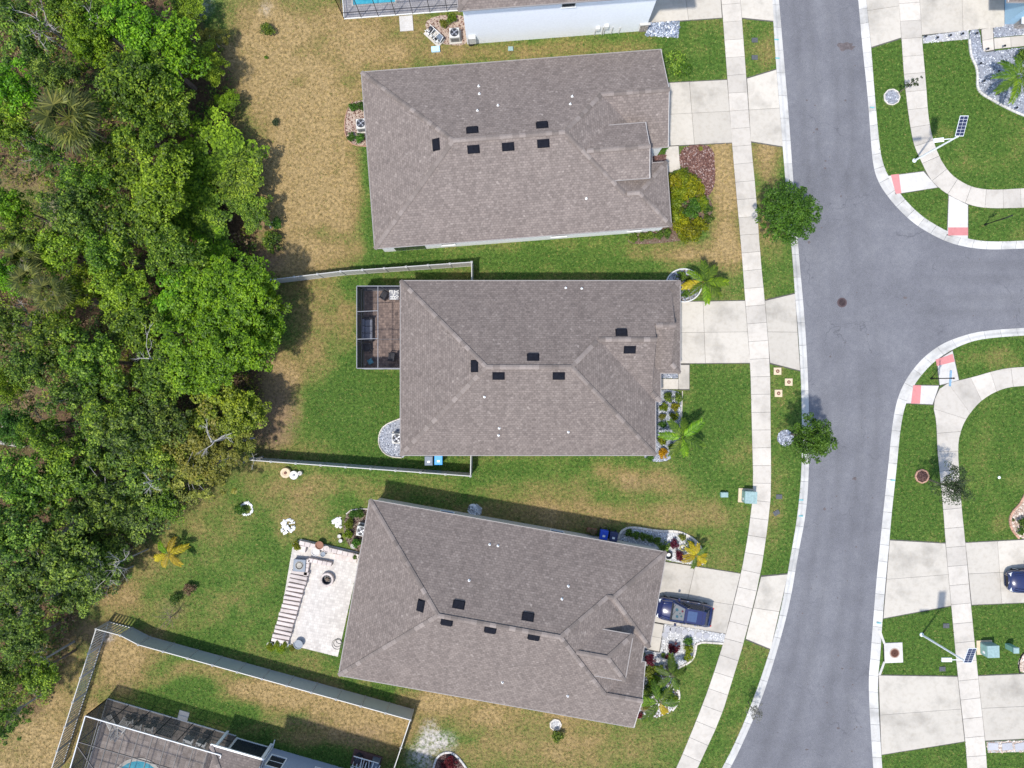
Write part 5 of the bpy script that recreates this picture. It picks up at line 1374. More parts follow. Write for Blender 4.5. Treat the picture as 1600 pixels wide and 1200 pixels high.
palm(1050,1056,1.8,'low dark feather palm in middle of lower house front bed','ggggg',.85,seed=5,a0=.2)
palm(262,866,1.6,'isolated yellow palm in lower back yard','yyyyyb',.85,seed=6,a0=3.4)
palm(1593,118,2.3,'olive green palm at right edge of top right gravel bed','ggggggbg',1.05,seed=7)

def fan_mesh(seed):
    g = random.Random(seed); m = MB(); L = .95
    m.tube([(0, 0, 0), (.5, 0, .10), (.9, 0, .06)], [.025, .018, .014], 4)
    for k in range(15):
        a = -1.9 + 3.8 * k / 14; d = Vector((math.cos(a), math.sin(a), -.12 + g.uniform(-.1, .1))); ln = L * (.75 + .3 * math.cos(a * .6)) * g.uniform(.85, 1.1)
        s = Vector((-math.sin(a), math.cos(a), 0)) * .045; p = Vector((.9, 0, .06))
        m.add([p - s * .3, p + d * ln * .55 - s, p + d * ln + Vector((0, 0, -.18 * ln)), p + d * ln * .55 + s, p + s * .3], [(0, 1, 2, 3, 4)])
    o = m.build('fan', M['frond_fan']); me = o.data; bpy.data.objects.remove(o); return me
FANS = [fan_mesh(k) for k in range(3)]
def fan_palm(px, py, h, label, n, sc, seed):
    p = P(px, py, h); g = random.Random(seed); root = thing('fan_palm', label, 'palm', (p.x, p.y, 0))
    m = MB(); m.lathe([(.22, -.1), (.18, h * .3), (.19, h * .6), (.16, h)], n=9); m.build('trunk', M['palm_bark'], root)
    for k in range(n):
        a = 2.4 * k + g.uniform(-.2, .2); el = .75 - 1.1 * k / n; s = sc * g.uniform(.85, 1.1)
        inst('fan_leaf', FANS[g.randint(0, 2)], root, (0, 0, h), (0, -el, a), (s, s, s))
fan_palm(108,185,8.2,'large fan palm with spiky leaves in the upper wood',26,1.35,1)
fan_palm(80,458,7.6,'star shaped fan palm left of the lemon yellow tree',16,.85,2); fan_palm(48,440,7.2,'fan palm at left edge beside another star shaped palm',16,.85,3); fan_palm(35,405,6.8,'fan palm near left edge, highest of three together',14,.8,4)

# street trees -----------------------------------------------------
tree_kind('street_round', 2.35, 3.4, 301, clumps=260, per=62, leaf=.15, cr=.34, zs=.72, lobes=.06, hollow=.25, mat='leaf_street', tr=.10)
tree_kind('street_loose', 1.85, 3.8, 302, clumps=150, per=56, leaf=.15, cr=.30, zs=.75, lobes=.26, hollow=.15, mat='leaf_street', tr=.08, nl=16)
tree_kind('street_thin', 1.5, 3.0, 303, clumps=95, per=36, leaf=.12, cr=.34, zs=.75, lobes=.4, hollow=.15, mat='leaf_grey', tr=.07, nl=26)
tree_kind('sapling', .62, 1.9, 304, clumps=11, per=12, leaf=.15, cr=.16, zs=.9, lobes=.4, hollow=.2, mat='leaf_grey', tr=.035, nl=9)
tree_kind('pale_sapling', .80, 2.0, 305, clumps=26, per=26, leaf=.10, cr=.22, zs=.8, lobes=.3, hollow=.2, mat='leaf_pale', tr=.04, nl=12)
plant_tree('street_round', 1231, 334, 'dense round bright green street tree overhanging the road', 'street_tree', sc=.98, rz=.4)
plant_tree('street_loose', 1268, 684, 'loose dark green street tree by west kerb near gravel ring', 'street_tree', sc=.98, rz=1.2)
plant_tree('street_thin', 1487, 757, 'thin grey green tree over the south east sidewalk', 'street_tree', sc=.98, rz=2.2)
plant_tree('sapling', 1425, 130, 'tiny sparse sapling leaning over north east sidewalk', 'street_tree', sc=1.0, rz=0)
plant_tree('pale_sapling', 1180, 1112, 'small sapling with pale silvery leaves by west kerb', 'street_tree', sc=.85, rz=1)

# shrubs -----------------------------------------------------------
SH = {}
for k in range(3):
    v, f, c = crown_arrays(400 + k, .42, zs=.8, clumps=34, per=30, leaf=.11, cr=.17, hollow=.3, low=-.1); v[:, 2] += .30
    SH[k] = np_mesh('shrub', v, f, M['leaf_mid'])
def shrub(px, py, r, mat, label, name='shrub', cat='shrub', group=None, h=None):
    """leafy shrub r survey units across its half width, with stems"""
    sc = r / S / .50; zc = .35 * (h or sc); p = P(px, py, zc)
    root = thing(name, label, cat, (p.x, p.y, .02), rnd.uniform(0, 6.28), group); root.scale = (sc, sc, h or sc)
    o = inst('foliage', SH[rnd.randint(0, 2)], root); o.material_slots[0].link = 'OBJECT'; o.material_slots[0].material = M[mat]
    inst('stems', stem_me, root)
    return root
m = MB()
for k in range(6):
    a = k * 1.05; m.tube([(0, 0, -.05), (.10 * math.cos(a), .10 * math.sin(a), .2), (.24 * math.cos(a), .24 * math.sin(a), .42)], [.02, .014, .006], 5)
_o = m.build('stems', M['bark']); stem_me = _o.data; bpy.data.objects.remove(_o)
ordn = ['first', 'second', 'third', 'fourth', 'fifth', 'sixth', 'seventh', 'eighth']
# middle house front bed
for x, y, r, mt, lab in [(1044,621,7,'leaf_dark','dark round shrub nearest front walk, closer to middle house'),(1060,621,6.5,'leaf_dark','dark round shrub nearest front walk, closer to lawn'),(1038,636,6.5,'leaf_lime','lime shrub in second pair of gravel bed, house side'),(1054,636,6.5,'leaf_gold','golden shrub in second pair of gravel bed, lawn side'),
    (1035,651,5,'leaf_olive','small olive shrub in third pair of gravel bed'),(1054,651,6.5,'leaf_gold','golden shrub in third pair of gravel bed'),(1035,663,5.5,'leaf_street','small green shrub beside wall in gravel bed'),(1055,668,5.5,'leaf_lime','lime shrub just above palm in gravel bed'),
    (1034,689,6,'leaf_gold','golden shrub left of palm trunk in gravel bed'),(1051,699,6,'leaf_lime','lime shrub below palm in gravel bed'),(1035,708,7,'leaf_orange','orange yellow round shrub at lower end of gravel bed'),(1016,714,6,'leaf_street','green shrub under lower corner of middle roof')]:
    shrub(x, y, r * 1.15, mt, lab, group='round shrubs in the gravel bed')
# middle house palm ring
for x, y, r, mt, lab in [(1065,431,8,'leaf_dark','dark shrub at top of round palm bed'),(1077,437,6,'leaf_dark','dark shrub right of top in round palm bed'),(1071,458,7,'leaf_dark','dark shrub at bottom of round palm bed'),(1074,444,7,'leaf_gold','yellow leaved shrub inside round palm bed')]:
    shrub(x, y, r, mt, lab)
# upper house front shrubs
g = random.Random(21); n = 0
CRO = ['top left against wall', 'at top by front walk', 'at top right by mulch', 'second row against wall', 'second row middle', 'second row by mulch', 'left of dark round bush', 'lower left of dark round bush', 'below left, against lower wall', 'directly below dark round bush', 'below right of dark round bush', 'right of dark round bush', 'lowest on the left', 'lowest on the right']
for x, y, r, mt in [(1054,285,11,'leaf_gold'),(1068,278,10,'leaf_lime'),(1080,284,10,'leaf_gold'),(1060,300,11,'leaf_lime'),(1076,298,11,'leaf_gold'),(1088,298,9,'leaf_gold'),(1054,318,10,'leaf_lime'),(1056,336,10,'leaf_lime'),(1062,352,11,'leaf_gold'),(1076,360,12,'leaf_gold'),(1090,352,10,'leaf_gold'),(1096,318,8,'leaf_lime'),(1068,366,9,'leaf_gold'),(1086,366,8,'leaf_gold')]:
    shrub(x, y, r * 1.42, mt, ('golden yellow' if mt == 'leaf_gold' else 'lime green') + ' shrub of thick clump before upper house, ' + CRO[n], group='croton shrubs'); n += 1
shrub(1081,325,16,'leaf_street','large dark green round bush amid yellow shrubs',h=1.5); shrub(1103,326,9,'leaf_dark','dark shrub at right of yellow clump, upper'); shrub(1107,342,8,'leaf_dark','dark shrub at right of yellow clump, lower'); shrub(1055,271,6,'leaf_dark','dark shrub at end of front walk of upper house')
for k, x in enumerate((990, 1003, 1016, 1030, 1042)):
    shrub(x, 372 - k * 1.8, 7.5, 'leaf_dark', 'dark hedge shrub under south wall of upper house, %s from left' % ordn[k], group='hedge under the upper house')
shrub(1037,233,6,'leaf_street','green shrub tucked between garage and entry of upper house')
shrub(1095,232+0,3.5,'leaf_olive','sparse olive plant in red brown mulch bed')
shrub(1055,93,18,'leaf_dark','dark spreading bush at corner of upper house by driveway',h=1.2); shrub(1068,108,12,'leaf_street','green bush below dark spreading bush at upper driveway')
for x, y, r, lab in [(552,168,7,'upper left leafy shrub by air conditioner of upper house'),(563,166,8,'shrub against wall above air conditioner of upper house'),(549,214,7,'lower left leafy shrub by air conditioner of upper house'),(562,216,8,'shrub against wall below air conditioner of upper house')]:
    shrub(x, y, r, 'leaf_street', lab)
shrub(706,28,9,'leaf_mid','leafy shrub between top pool cage and white house'); shrub(693,37,7,'leaf_olive','olive shrub beside pool pump at top')
# lawn bushes
shrub(418,47,11,'leaf_dark','lone dark shrub in dry lawn near top'); shrub(431,191,6,'leaf_grey','small grey shrub alone in dry lawn'); shrub(433,349,9,'leaf_street','small shrub with pale stones at wood edge'); shrub(424,378,16,'leaf_dark','dark bush at wood edge below dry lawn')
shrub(275,935,9,'leaf_street','low green shrub in lower back yard beside dead bush'); shrub(295,920,10,'dry_leaf','brown dead bush in lower back yard'); shrub(870,1150,10,'leaf_dark','dark shrub just below round white ring'); shrub(310,1075,1,'leaf_mid','tiny weed in green patch of bottom yard')
shrub(416,90,3,'leaf_mid','tiny plant in dry lawn below lone dark shrub'); shrub(375,797,9,'leaf_street','shrub beside white stone ring at wood edge')
# lower house beds
for k, (x, y) in enumerate(((982,832),(993,835),(1004,838),(1016,842),(1027,846))):
    shrub(x, y, 7, 'leaf_dark', 'dark hedge shrub on north side of lower house, %s from bins' % ordn[k], group='hedge on the north side of lower house')
for x, y, r, mt, lab in [(1038,855,9,'leaf_dark','dark bush at garage corner of lower house'),(1053,851,8,'leaf_red','upper red leaved plant in curved white bed'),(1062,868,8,'leaf_red','lower red leaved plant in curved white bed'),(1079,850,7,'leaf_lime','lime plant beside golden palm in curved bed'),(1066,839,6,'leaf_olive','low olive plant inside curved kerb'),
    (1053,1013,9,'leaf_red','largest red plant in white bed by blue car'),(1015,1031,9,'leaf_red','red plant beside entry of lower house'),(1044,1026,5,'leaf_red','small red plant in middle of white bed'),(1075,1001,7,'leaf_street','green shrub at top of curved border by stones'),(1077,1014,8,'leaf_lime','lime shrub halfway along curved border'),(1075,1027,8,'leaf_lime','lime shrub at lower end of curved border'),
    (1003,1022,5,'leaf_lime','lime plant under entry roof of lower house'),(1036,1024,4,'leaf_dark','tiny dark plant in white bed'),(1030,1046,9,'leaf_lime','lime shrub at top of leafy corner bed'),(1016,1050,10,'leaf_olive','olive shrub against wall in leafy corner bed'),(1022,1066,12,'leaf_lime','broad lime shrub in middle of leafy corner bed'),
    (1012,1080,10,'leaf_dark','dark shrub against wall in leafy corner bed'),(1032,1080,10,'leaf_street','green shrub in middle of leafy corner bed'),(1046,1086,8,'leaf_street','green shrub near kerb of leafy corner bed'),(1010,1100,9,'leaf_olive','olive shrub at lower wall in leafy corner bed'),(1054,1092,6,'leaf_lime','lime shrub at outer kerb of leafy corner bed'),(1000,1118,5,'leaf_red','small red plant at lower corner of leafy bed'),
    (1052,1040,7,'leaf_dark','dark shrub above leafy corner bed')]:
    shrub(x, y, r, mt, lab)
for x, y, r, mt, lab in [(552,803,7,'leaf_street','upper shrub left of air conditioner at lower house'),(563,802,7,'leaf_street','upper shrub by wall near air conditioner of lower house'),(546,818,8,'leaf_lime','lime shrub left of air conditioner at lower house'),(545,834,8,'leaf_lime','lime shrub below left of air conditioner at lower house'),(556,848,8,'leaf_street','green shrub below air conditioner at lower house'),(556,868,5,'leaf_dark','small dark plant at patio corner near wall'),
    (465,853,8,'leaf_gold','golden plant on corner of stone patio'),(425,1012,7,'leaf_lime','spiky lime plant at lower patio corner, left'),(440,1014,7,'leaf_lime','spiky lime plant at lower patio corner, right'),(457,1012,5,'leaf_olive','olive plant beside lower patio pot')]:
    shrub(x, y, r, mt, lab)
shrub(704,1192,10,'leaf_red','dark red plant in mulch bed at bottom edge'); shrub(694,1196,6,'leaf_red','second red plant in mulch bed at bottom edge'); shrub(1597,86,12,'leaf_dark','dark bush above palm at right edge of gravel bed'); shrub(1598,815,9,'leaf_dark','dark shrub in tan stone bed at right edge'); shrub(1595,830,6,'leaf_street','green shrub at lower end of tan stone bed')
shrub(1583,812,2.5,'leaf_dark','small dark tuft in tan stone bed')
# ------------------------------------------------------------------ fences
def fence(label, pts, n_list, mat, cap='vinyl_cap', style='solid', hgt=1.8, post=True):
    """pts: plan points of the fence line (metres); each run split into equal bays"""
    r = thing('fence', label, 'fence', (pts[0][0], pts[0][1], 0)); o0 = Vector((pts[0][0], pts[0][1], 0))
    pm = None
    done = set()
    for i in range(len(pts) - 1):
        A_, B_ = Vector((*pts[i], 0)), Vector((*pts[i + 1], 0)); n = n_list[i]; st = style[i] if isinstance(style, (list, tuple)) else style
        mt = mat[i] if isinstance(mat, (list, tuple)) else mat
        for k in range(n):
            a, b = A_.lerp(B_, k / n), A_.lerp(B_, (k + 1) / n); d = (b - a); L_ = d.length; ang = math.atan2(d.y, d.x); c = (a + b) / 2
            if st == 'solid':
                nb = 6
                pan = MB(); pan.box((0, 0, hgt / 2 - .02), (L_ - .13, .03, hgt - .22)); po = pan.build('panel', M[mt], r); po.location = c - o0; po.rotation_euler = (0, 0, ang)
                for j in range(1, nb):
                    s = MB(); s.box((-L_ / 2 + L_ * j / nb, 0, hgt / 2 - .02), (.012, .040, hgt - .22)); so = s.build('board_joint', M[mt], po)
            else:
                nb = max(3, int(L_ / .23))
                global picket_me
                if 'picket_me' not in globals():
                    q = MB(); q.box((0, 0, hgt / 2), (.125, .024, hgt - .12)); qo = q.build('picket', M['vinyl']); picket_me = qo.data; bpy.data.objects.remove(qo)
                for j in range(nb):
                    p = a.lerp(b, (j + .5) / nb); inst('picket', picket_me, r, p - o0, (0, 0, ang))
            for zz, ww in ((hgt - .03, .062), (.10, .055)):
                t = MB(); t.box((0, 0, 0), (L_ - .11, ww, .09 if ww > .06 else .12)); to = t.build('rail', M[cap], r); to.location = c - o0 + Vector((0, 0, zz)); to.rotation_euler = (0, 0, ang)
        for k in range(n + 1):
            p = A_.lerp(B_, k / n); key = (round(p.x, 1), round(p.y, 1))
            if key in done: continue
            done.add(key)
            t = MB(); t.box((0, 0, hgt / 2), (.105, .105, hgt + .06)); to = t.build('post', M[cap], r); to.location = p - o0
            t = MB(); t.add([(-.085, -.085, 0), (.085, -.085, 0), (.085, .085, 0), (-.085, .085, 0), (0, 0, .075)], [(0, 1, 4), (1, 2, 4), (2, 3, 4), (3, 0, 4), (3, 2, 1, 0)])
            c_ = t.build('post_cap', M[cap], to); c_.location = (0, 0, hgt + .03)
    return r
TT = lambda px, py: T(px, py, 1.8)
fence('white vinyl fence on upper side of middle back yard', [TT(423,437), TT(532,424), TT(737,409.5), TT(737,450)], [3, 6, 1], 'vinyl')
fence('white vinyl fence on lower side of middle back yard', [TT(384,718.5), TT(735,744), TT(736,700)], [9, 1], ['vinyl_grey', 'vinyl'])
fence('long grey vinyl fence with slatted corner around bottom left yard', [TT(77,1212), TT(150,983), TT(188,993), TT(216,1007.5), TT(641,1125), TT(612,1212)], [6, 1, 1, 11, 2], ['vinyl_grey', 'vinyl_grey', 'vinyl_grey', 'vinyl_grey', 'vinyl_grey'], style=['picket', 'picket', 'solid', 'solid', 'solid'])

# ------------------------------------------------------------------ air conditioners
def make_ac():
    r = thing('air_conditioner', '', 'air conditioner')
    m = MB(); m.box((0, 0, .05), (1.0, 1.0, .10)); m.build('pad', M['pad'], r)
    m = MB(); m.cbox((0, 0, .52), (.80, .80, .82), 0, .05); m.build('casing', M['metal_case'], r)
    m = MB()
    for k in range(5): m.box((0, -.402, .25 + k * .11), (.66, .012, .06)); m.box((.402, 0, .25 + k * .11), (.012, .66, .06)); m.box((-.402, 0, .25 + k * .11), (.012, .66, .06)); m.box((0, .402, .25 + k * .11), (.66, .012, .06))
    m.build('louvres', M['dark_metal'], r)
    m = MB(); m.lathe([(.001, 0), (.335, 0), (.335, .012), (.001, .012)], (0, 0, .931), 24); m.build('fan_well', M['dark_metal'], r)
    for k in range(4):
        a = k * math.pi / 2 + .5; b = MB()
        b.add([(.07 * math.cos(a), .07 * math.sin(a), .950), (.30 * math.cos(a - .15), .30 * math.sin(a - .15), .948), (.31 * math.cos(a + .35), .31 * math.sin(a + .35), .962), (.16 * math.cos(a + .5), .16 * math.sin(a + .5), .962)], [(0, 1, 2, 3)])
        b.build('fan_blade', M['fan_metal'], r)
    m = MB(); m.lathe([(.09, .945), (.08, .985), (.001, .99)], n=12); m.build('fan_hub', M['fan_metal'], r)
    m = MB()
    for rr in (.14, .22, .30, .345): m.tube([(rr * math.cos(t), rr * math.sin(t), .985) for t in [2 * math.pi * j / 24 for j in range(25)]], .005, 4, False)
    for k in range(6): a = k * math.pi / 3; m.tube([(.08 * math.cos(a), .08 * math.sin(a), .988), (.35 * math.cos(a), .35 * math.sin(a), .985)], .006, 4, False)
    m.build('fan_guard', M['dark_metal'], r)
    return r
def copy_tree(o, parent=None):
    c = o.copy(); COL.objects.link(c); c.parent = parent
    for ch in o.children: copy_tree(ch, c)
    return c
ac0 = make_ac()
for k, (x, y, rz, lab) in enumerate([(710,51,.07,'air conditioner beside the tall white house at top'),(564,193,.08,'air conditioner behind the upper house'),(620,685,0,'air conditioner on grey gravel behind the middle house'),(565,830,-.17,'air conditioner in planted bed behind lower house')]):
    o = ac0 if k == 0 else copy_tree(ac0); p = P(x, y, .9); o.location = (p.x, p.y, .02); o.rotation_euler = (0, 0, rz); tag(o, lab, 'air conditioner', 'air conditioners')

# ------------------------------------------------------------------ solar street lamps and signs
def street_lamp(px, py, label, h=5.5, arm_ang=math.pi):
    p = P(px, py); r = thing('street_lamp', label, 'street lamp', (p.x, p.y, 0), group='solar street lamps')
    m = MB(); m.tube([(0, 0, 0), (0, 0, h * .5), (0, 0, h)], [.085, .075, .06], 10); m.build('pole', M['lamp_white'], r)
    m = MB(); m.lathe([(.17, 0), (.17, .04), (.10, .10)], n=10); m.build('base_plate', M['steel'], r)
    z = h - .55; d = Vector((math.cos(arm_ang), math.sin(arm_ang), 0))
    m = MB(); m.tube([Vector((0, 0, z)), d * .45 + Vector((0, 0, z + .16)), d * .85 + Vector((0, 0, z + .18))], .032, 6); m.build('arm', M['lamp_white'], r)
    m = MB(); m.cbox(d * 1.2 + Vector((0, 0, z + .18)), (.75, .30, .10), arm_ang, .03); lh = m.build('lamp_head', M['lamp_white'], r)
    m = MB(); m.box(d * 1.22 + Vector((0, 0, z + .122)), (.5, .2, .015), arm_ang); m.build('lens', M['lamp_clear'], lh)
    m = MB(); m.tube([(0, 0, h), (0, .15, h + .12)], .035, 6); m.build('bracket', M['steel'], r)
    tilt = math.radians(24); R = Matrix.Rotation(tilt, 3, 'X'); c = Vector((.02, .62, h + .38))
    m = MB(); m.box(c, (.62, 1.42, .035), M=R); f = m.build('solar_panel', M['steel'], r)
    for i in range(2):
        for j in range(6):
            q = MB(); q.box(c + R @ Vector((-.145 + .29 * i, -.565 + .226 * j, .020)), (.272, .21, .006), M=R); q.build('solar_cell', M['solar_cell'], f)
street_lamp(1428.5,251,'white solar street lamp by the north east sidewalk bend', arm_ang=math.pi + .12)
street_lamp(1440,991.5,'white solar street lamp on verge between lower right driveways')

p = P(1455,591.5); r = thing('street_sign', 'blue street name sign on black post at south east corner', 'street sign', (p.x, p.y, 0))
m = MB(); m.lathe([(.10, 0), (.10, .05), (.055, .3), (.042, .4), (.042, 2.75)], n=10); m.build('post', M['black_paint'], r)
m = MB(); m.lathe([(.03, 2.75), (.06, 2.80), (.075, 2.86), (.05, 2.93), (.001, 2.96)], n=10); m.build('finial', M['black_paint'], r)
m = MB(); m.box((0, 0, 2.45), (.022, 1.25, .24), -.06); b = m.build('sign_blade', M['sign_blue'], r)
m = MB(); m.box((0, 0, 2.45), (.026, 1.18, .19), -.06); m.build('sign_face', M['sign_light'], b)
m = MB(); m.box((0, 0, 2.60), (.06, .10, .08), -.06); m.build('bracket', M['black_paint'], r)

p = P(1539,351); ra = math.atan2(249, 739); r = thing('road_sign', 'black posted road sign seen edge on, in verge near right edge', 'road sign', (p.x, p.y, 0), ra)
m = MB(); m.lathe([(.10, 0), (.10, .05), (.055, .3), (.042, .4), (.042, 2.95)], n=10); m.build('post', M['black_paint'], r)
m = MB(); m.lathe([(.03, 2.95), (.07, 3.02), (.001, 3.12)], n=10); m.build('finial', M['black_paint'], r)
m = MB(); oc = [(.38 * math.cos(math.pi / 8 + k * math.pi / 4), 2.15 + .38 * math.sin(math.pi / 8 + k * math.pi / 4)) for k in range(8)]
m.add([(x, -.055, z) for x, z in oc] + [(x, -.080, z) for x, z in oc], [tuple(range(8)), tuple(range(15, 7, -1))] + [(k, 8 + k, 8 + (k + 1) % 8, (k + 1) % 8) for k in range(8)])
m.build('sign_plate', M['black_paint'], r)

# ------------------------------------------------------------------ street furniture in the verges
m = MB(); p = P(1316.5,472.5); m.lathe([(.40, 0), (.40, .010), (.34, .010), (.33, .016), (.001, .016)], n=28)
for k in range(6): m.lathe([(.30 - .05 * k, .016), (.285 - .05 * k, .024), (.27 - .05 * k, .016)], n=24)
o = m.build('manhole_cover', M['iron']); o.location = (p.x, p.y, -.088); tag(o, 'dark round manhole cover in the road junction', 'manhole cover')
p = P(1395.5,1019.5); r = thing('storm_drain', 'concrete storm drain with rusty round lid beside south east kerb', 'storm drain', (p.x, p.y, 0))
m = MB(); m.cbox((0, 0, 0), (1.52, 1.65, .16), .04, .02); m.build('slab', M['bright_concrete'], r)
m = MB(); m.lathe([(.42, .08), (.42, .092), (.36, .092), (.001, .092)], (.08, -.02, 0), 26); m.build('lid_ring', M['bed_tan'], r)
m = MB(); m.lathe([(.34, .092), (.34, .105), (.001, .105)], (.08, -.02, 0), 26)
for k in range(5): m.lathe([(.30 - .055 * k, .105), (.285 - .055 * k, .113), (.27 - .055 * k, .105)], (.08, -.02, 0), 20)
m.build('lid', M['rust'], r)
m = MB(); m.box((-.79, 0, .01), (.05, 1.35, .12), .04); m.build('throat', M['black_paint'], r)
for s in (1, -1):
    m = MB(); m.prism([(-.82, s * .72), (-.66, s * .78), (-1.05, s * 1.85), (-1.25, s * 1.85)], -.05, .06); m.build('wing', M['bright_concrete'], r)
NOGRASS.append([(1379,985),(1381,1003),(1411,1003),(1411,1037),(1381,1037),(1373,1058)])

def meter(px, py, label, rz=0.0):
    m = MB(); m.cbox((0, 0, .02), (.50, .38, .06), 0, .01); m.box((0, 0, .052), (.38, .26, .008)); m.box((.1, 0, .058), (.08, .05, .008))
    o = m.build('meter_lid', M['meter_grey']); p = P(px, py); o.location = (p.x, p.y, .01); o.rotation_euler = (0, 0, rz); tag(o, label, 'meter lid', 'water meter lids')
meter(1179,63,'upper grey meter lid in verge above upper driveway'); meter(1179,90,'lower grey meter lid in verge above upper driveway')
meter(1217,776,'upper dark meter lid in verge by lower street tree'); meter(1213,801,'lower dark meter lid in verge opposite utility box', .5)
meter(1478,977.5,'grey meter lid above the lower right street lamp'); meter(1472,1045,'grey meter lid below the lower right street lamp')
for k, (x, y, lab) in enumerate([(1214.5,580,'tan concrete cleanout box nearest middle driveway'),(1232,597,'tan concrete cleanout box nearest the kerb'),(1216,614.5,'tan concrete cleanout box farthest from middle driveway')]):
    p = P(x, y); r = thing('cleanout_box', lab, 'utility box', (p.x, p.y, 0), group='cleanout boxes')
    m = MB(); m.cbox((0, 0, .03), (.62, .60, .12), 0, .02); m.build('collar', M['box_tan'], r)
    m = MB(); m.lathe([(.15, .09), (.15, .098), (.11, .098), (.10, .104), (.001, .104)], n=16); m.build('lid', M['rust'], r)
    m = MB(); m.lathe([(.045, .104), (.045, .112), (.001, .112)], n=8); m.build('plug', M['box_tan'], r)

def transformer(px, py, lab, rz=0.0, mat='utility_pale'):
    p = P(px, py); r = thing('utility_cabinet', lab, 'utility cabinet', (p.x, p.y, 0), rz, 'pad mounted cabinets')
    m = MB(); m.box((0, 0, .05), (1.25, 1.15, .12)); m.build('pad', M['box_tan'], r)
    m = MB(); m.cbox((.12, -.02, .52), (.95, .95, .84), 0, .06); c = m.build('cabinet', M[mat], r)
    m = MB(); m.box((.12, -.02, .955), (.97, .97, .03)); m.build('lid', M[mat], c)
    m = MB(); m.box((-.365, -.02, .5), (.02, .85, .7)); m.build('door', M['utility_green'], c)
    m = MB(); m.box((-.38, -.2, .55), (.015, .2, .25)); m.build('warning_plate', M['white_plastic'], c)
    NOGRASS.append([(px - 12, py - 11), (px + 12, py - 11), (px + 12, py + 11), (px - 12, py + 11)])
transformer(1165,774,'pale green utility cabinet beside west sidewalk', -.05); transformer(1537,1011,'pale green utility cabinet right of lower street lamp', .03)
def pedestal(px, py, lab, w=.38, d=.28, h=.75):
    p = P(px, py); r = thing('utility_pedestal', lab, 'utility pedestal', (p.x, p.y, 0), group='utility pedestals')
    m = MB(); m.cbox((0, 0, h / 2), (w, d, h), 0, .04); m.build('body', M['utility_mint'], r)
    m = MB(); m.cbox((0, 0, h), (w + .06, d + .06, .12), 0, .05); m.build('cap', M['utility_pale'], r)
pedestal(1130,772,'small mint utility pedestal left of west utility cabinet', .55, .36, .35); pedestal(1574,1009,'small mint utility pedestal right of the lower cabinet', .40, .42, 1.0); pedestal(798,77,'tiny mint utility cap in grass below tall white house', .36, .3, .12)

# paint marks and stains on the street
for k, (x, y, lab) in enumerate([(1213,62,'teal paint mark on west kerb near top'),(1214.5,91,'teal paint mark on west kerb above upper apron'),(1362.5,168,'teal paint mark on north east kerb'),(1395,750,'teal paint mark on south east kerb by tree ring'),(1251.5,781,'teal paint mark on west kerb by lower street tree'),(1373,973,'teal paint mark on kerb just above storm drain'),(1251,806,'pale teal paint mark low on west kerb')]):
    m = MB(); p = P(x, y); q = [(-.2, -.05), (.16, -.07), (.2, .03), (-.15, .06)]
    m.prism(q, 0, .006); o = m.build('paint_mark', M['paint_teal']); o.location = (p.x, p.y, .036); tag(o, lab, 'paint mark', 'utility paint marks')
m = MB(); p = P(1321,72); q = random.Random(2); m.sheet([((.62 + q.uniform(-.16, .12)) * math.cos(t) * (1.0 if math.cos(t) < 0 else 1.25), .38 * math.sin(t) * q.uniform(.6, 1.3)) for t in [2 * math.pi * k / 18 for k in range(18)]], 0)
o = m.build('oil_stain', M['oil_stain']); o.location = (p.x, p.y, -.0855); tag(o, 'brown stain on the road near the top', 'stain')

q = random.Random(14); m = MB()
for k in range(70):
    x, y = q.choice([(q.uniform(1235, 1340), q.uniform(10, 380)), (q.uniform(1265, 1385), q.uniform(400, 780)), (q.uniform(1245, 1360), q.uniform(780, 1040)), (q.uniform(1200, 1350), q.uniform(1040, 1190)), (q.uniform(1400, 1590), q.uniform(400, 505))])
    c = P(x, y); n_ = 7; rr = q.uniform(.03, .10) if k % 9 else q.uniform(.1, .2)
    m.sheet([(c.x + rr * q.uniform(.5, 1.3) * math.cos(2 * math.pi * j / n_), c.y + rr * q.uniform(.4, 1.1) * math.sin(2 * math.pi * j / n_)) for j in range(n_)], -.0865)
o = m.build('asphalt_spots', M['oil_stain']); tag(o, 'scattered small dark oil drips on the road surface', 'oil drips', kind='stuff')
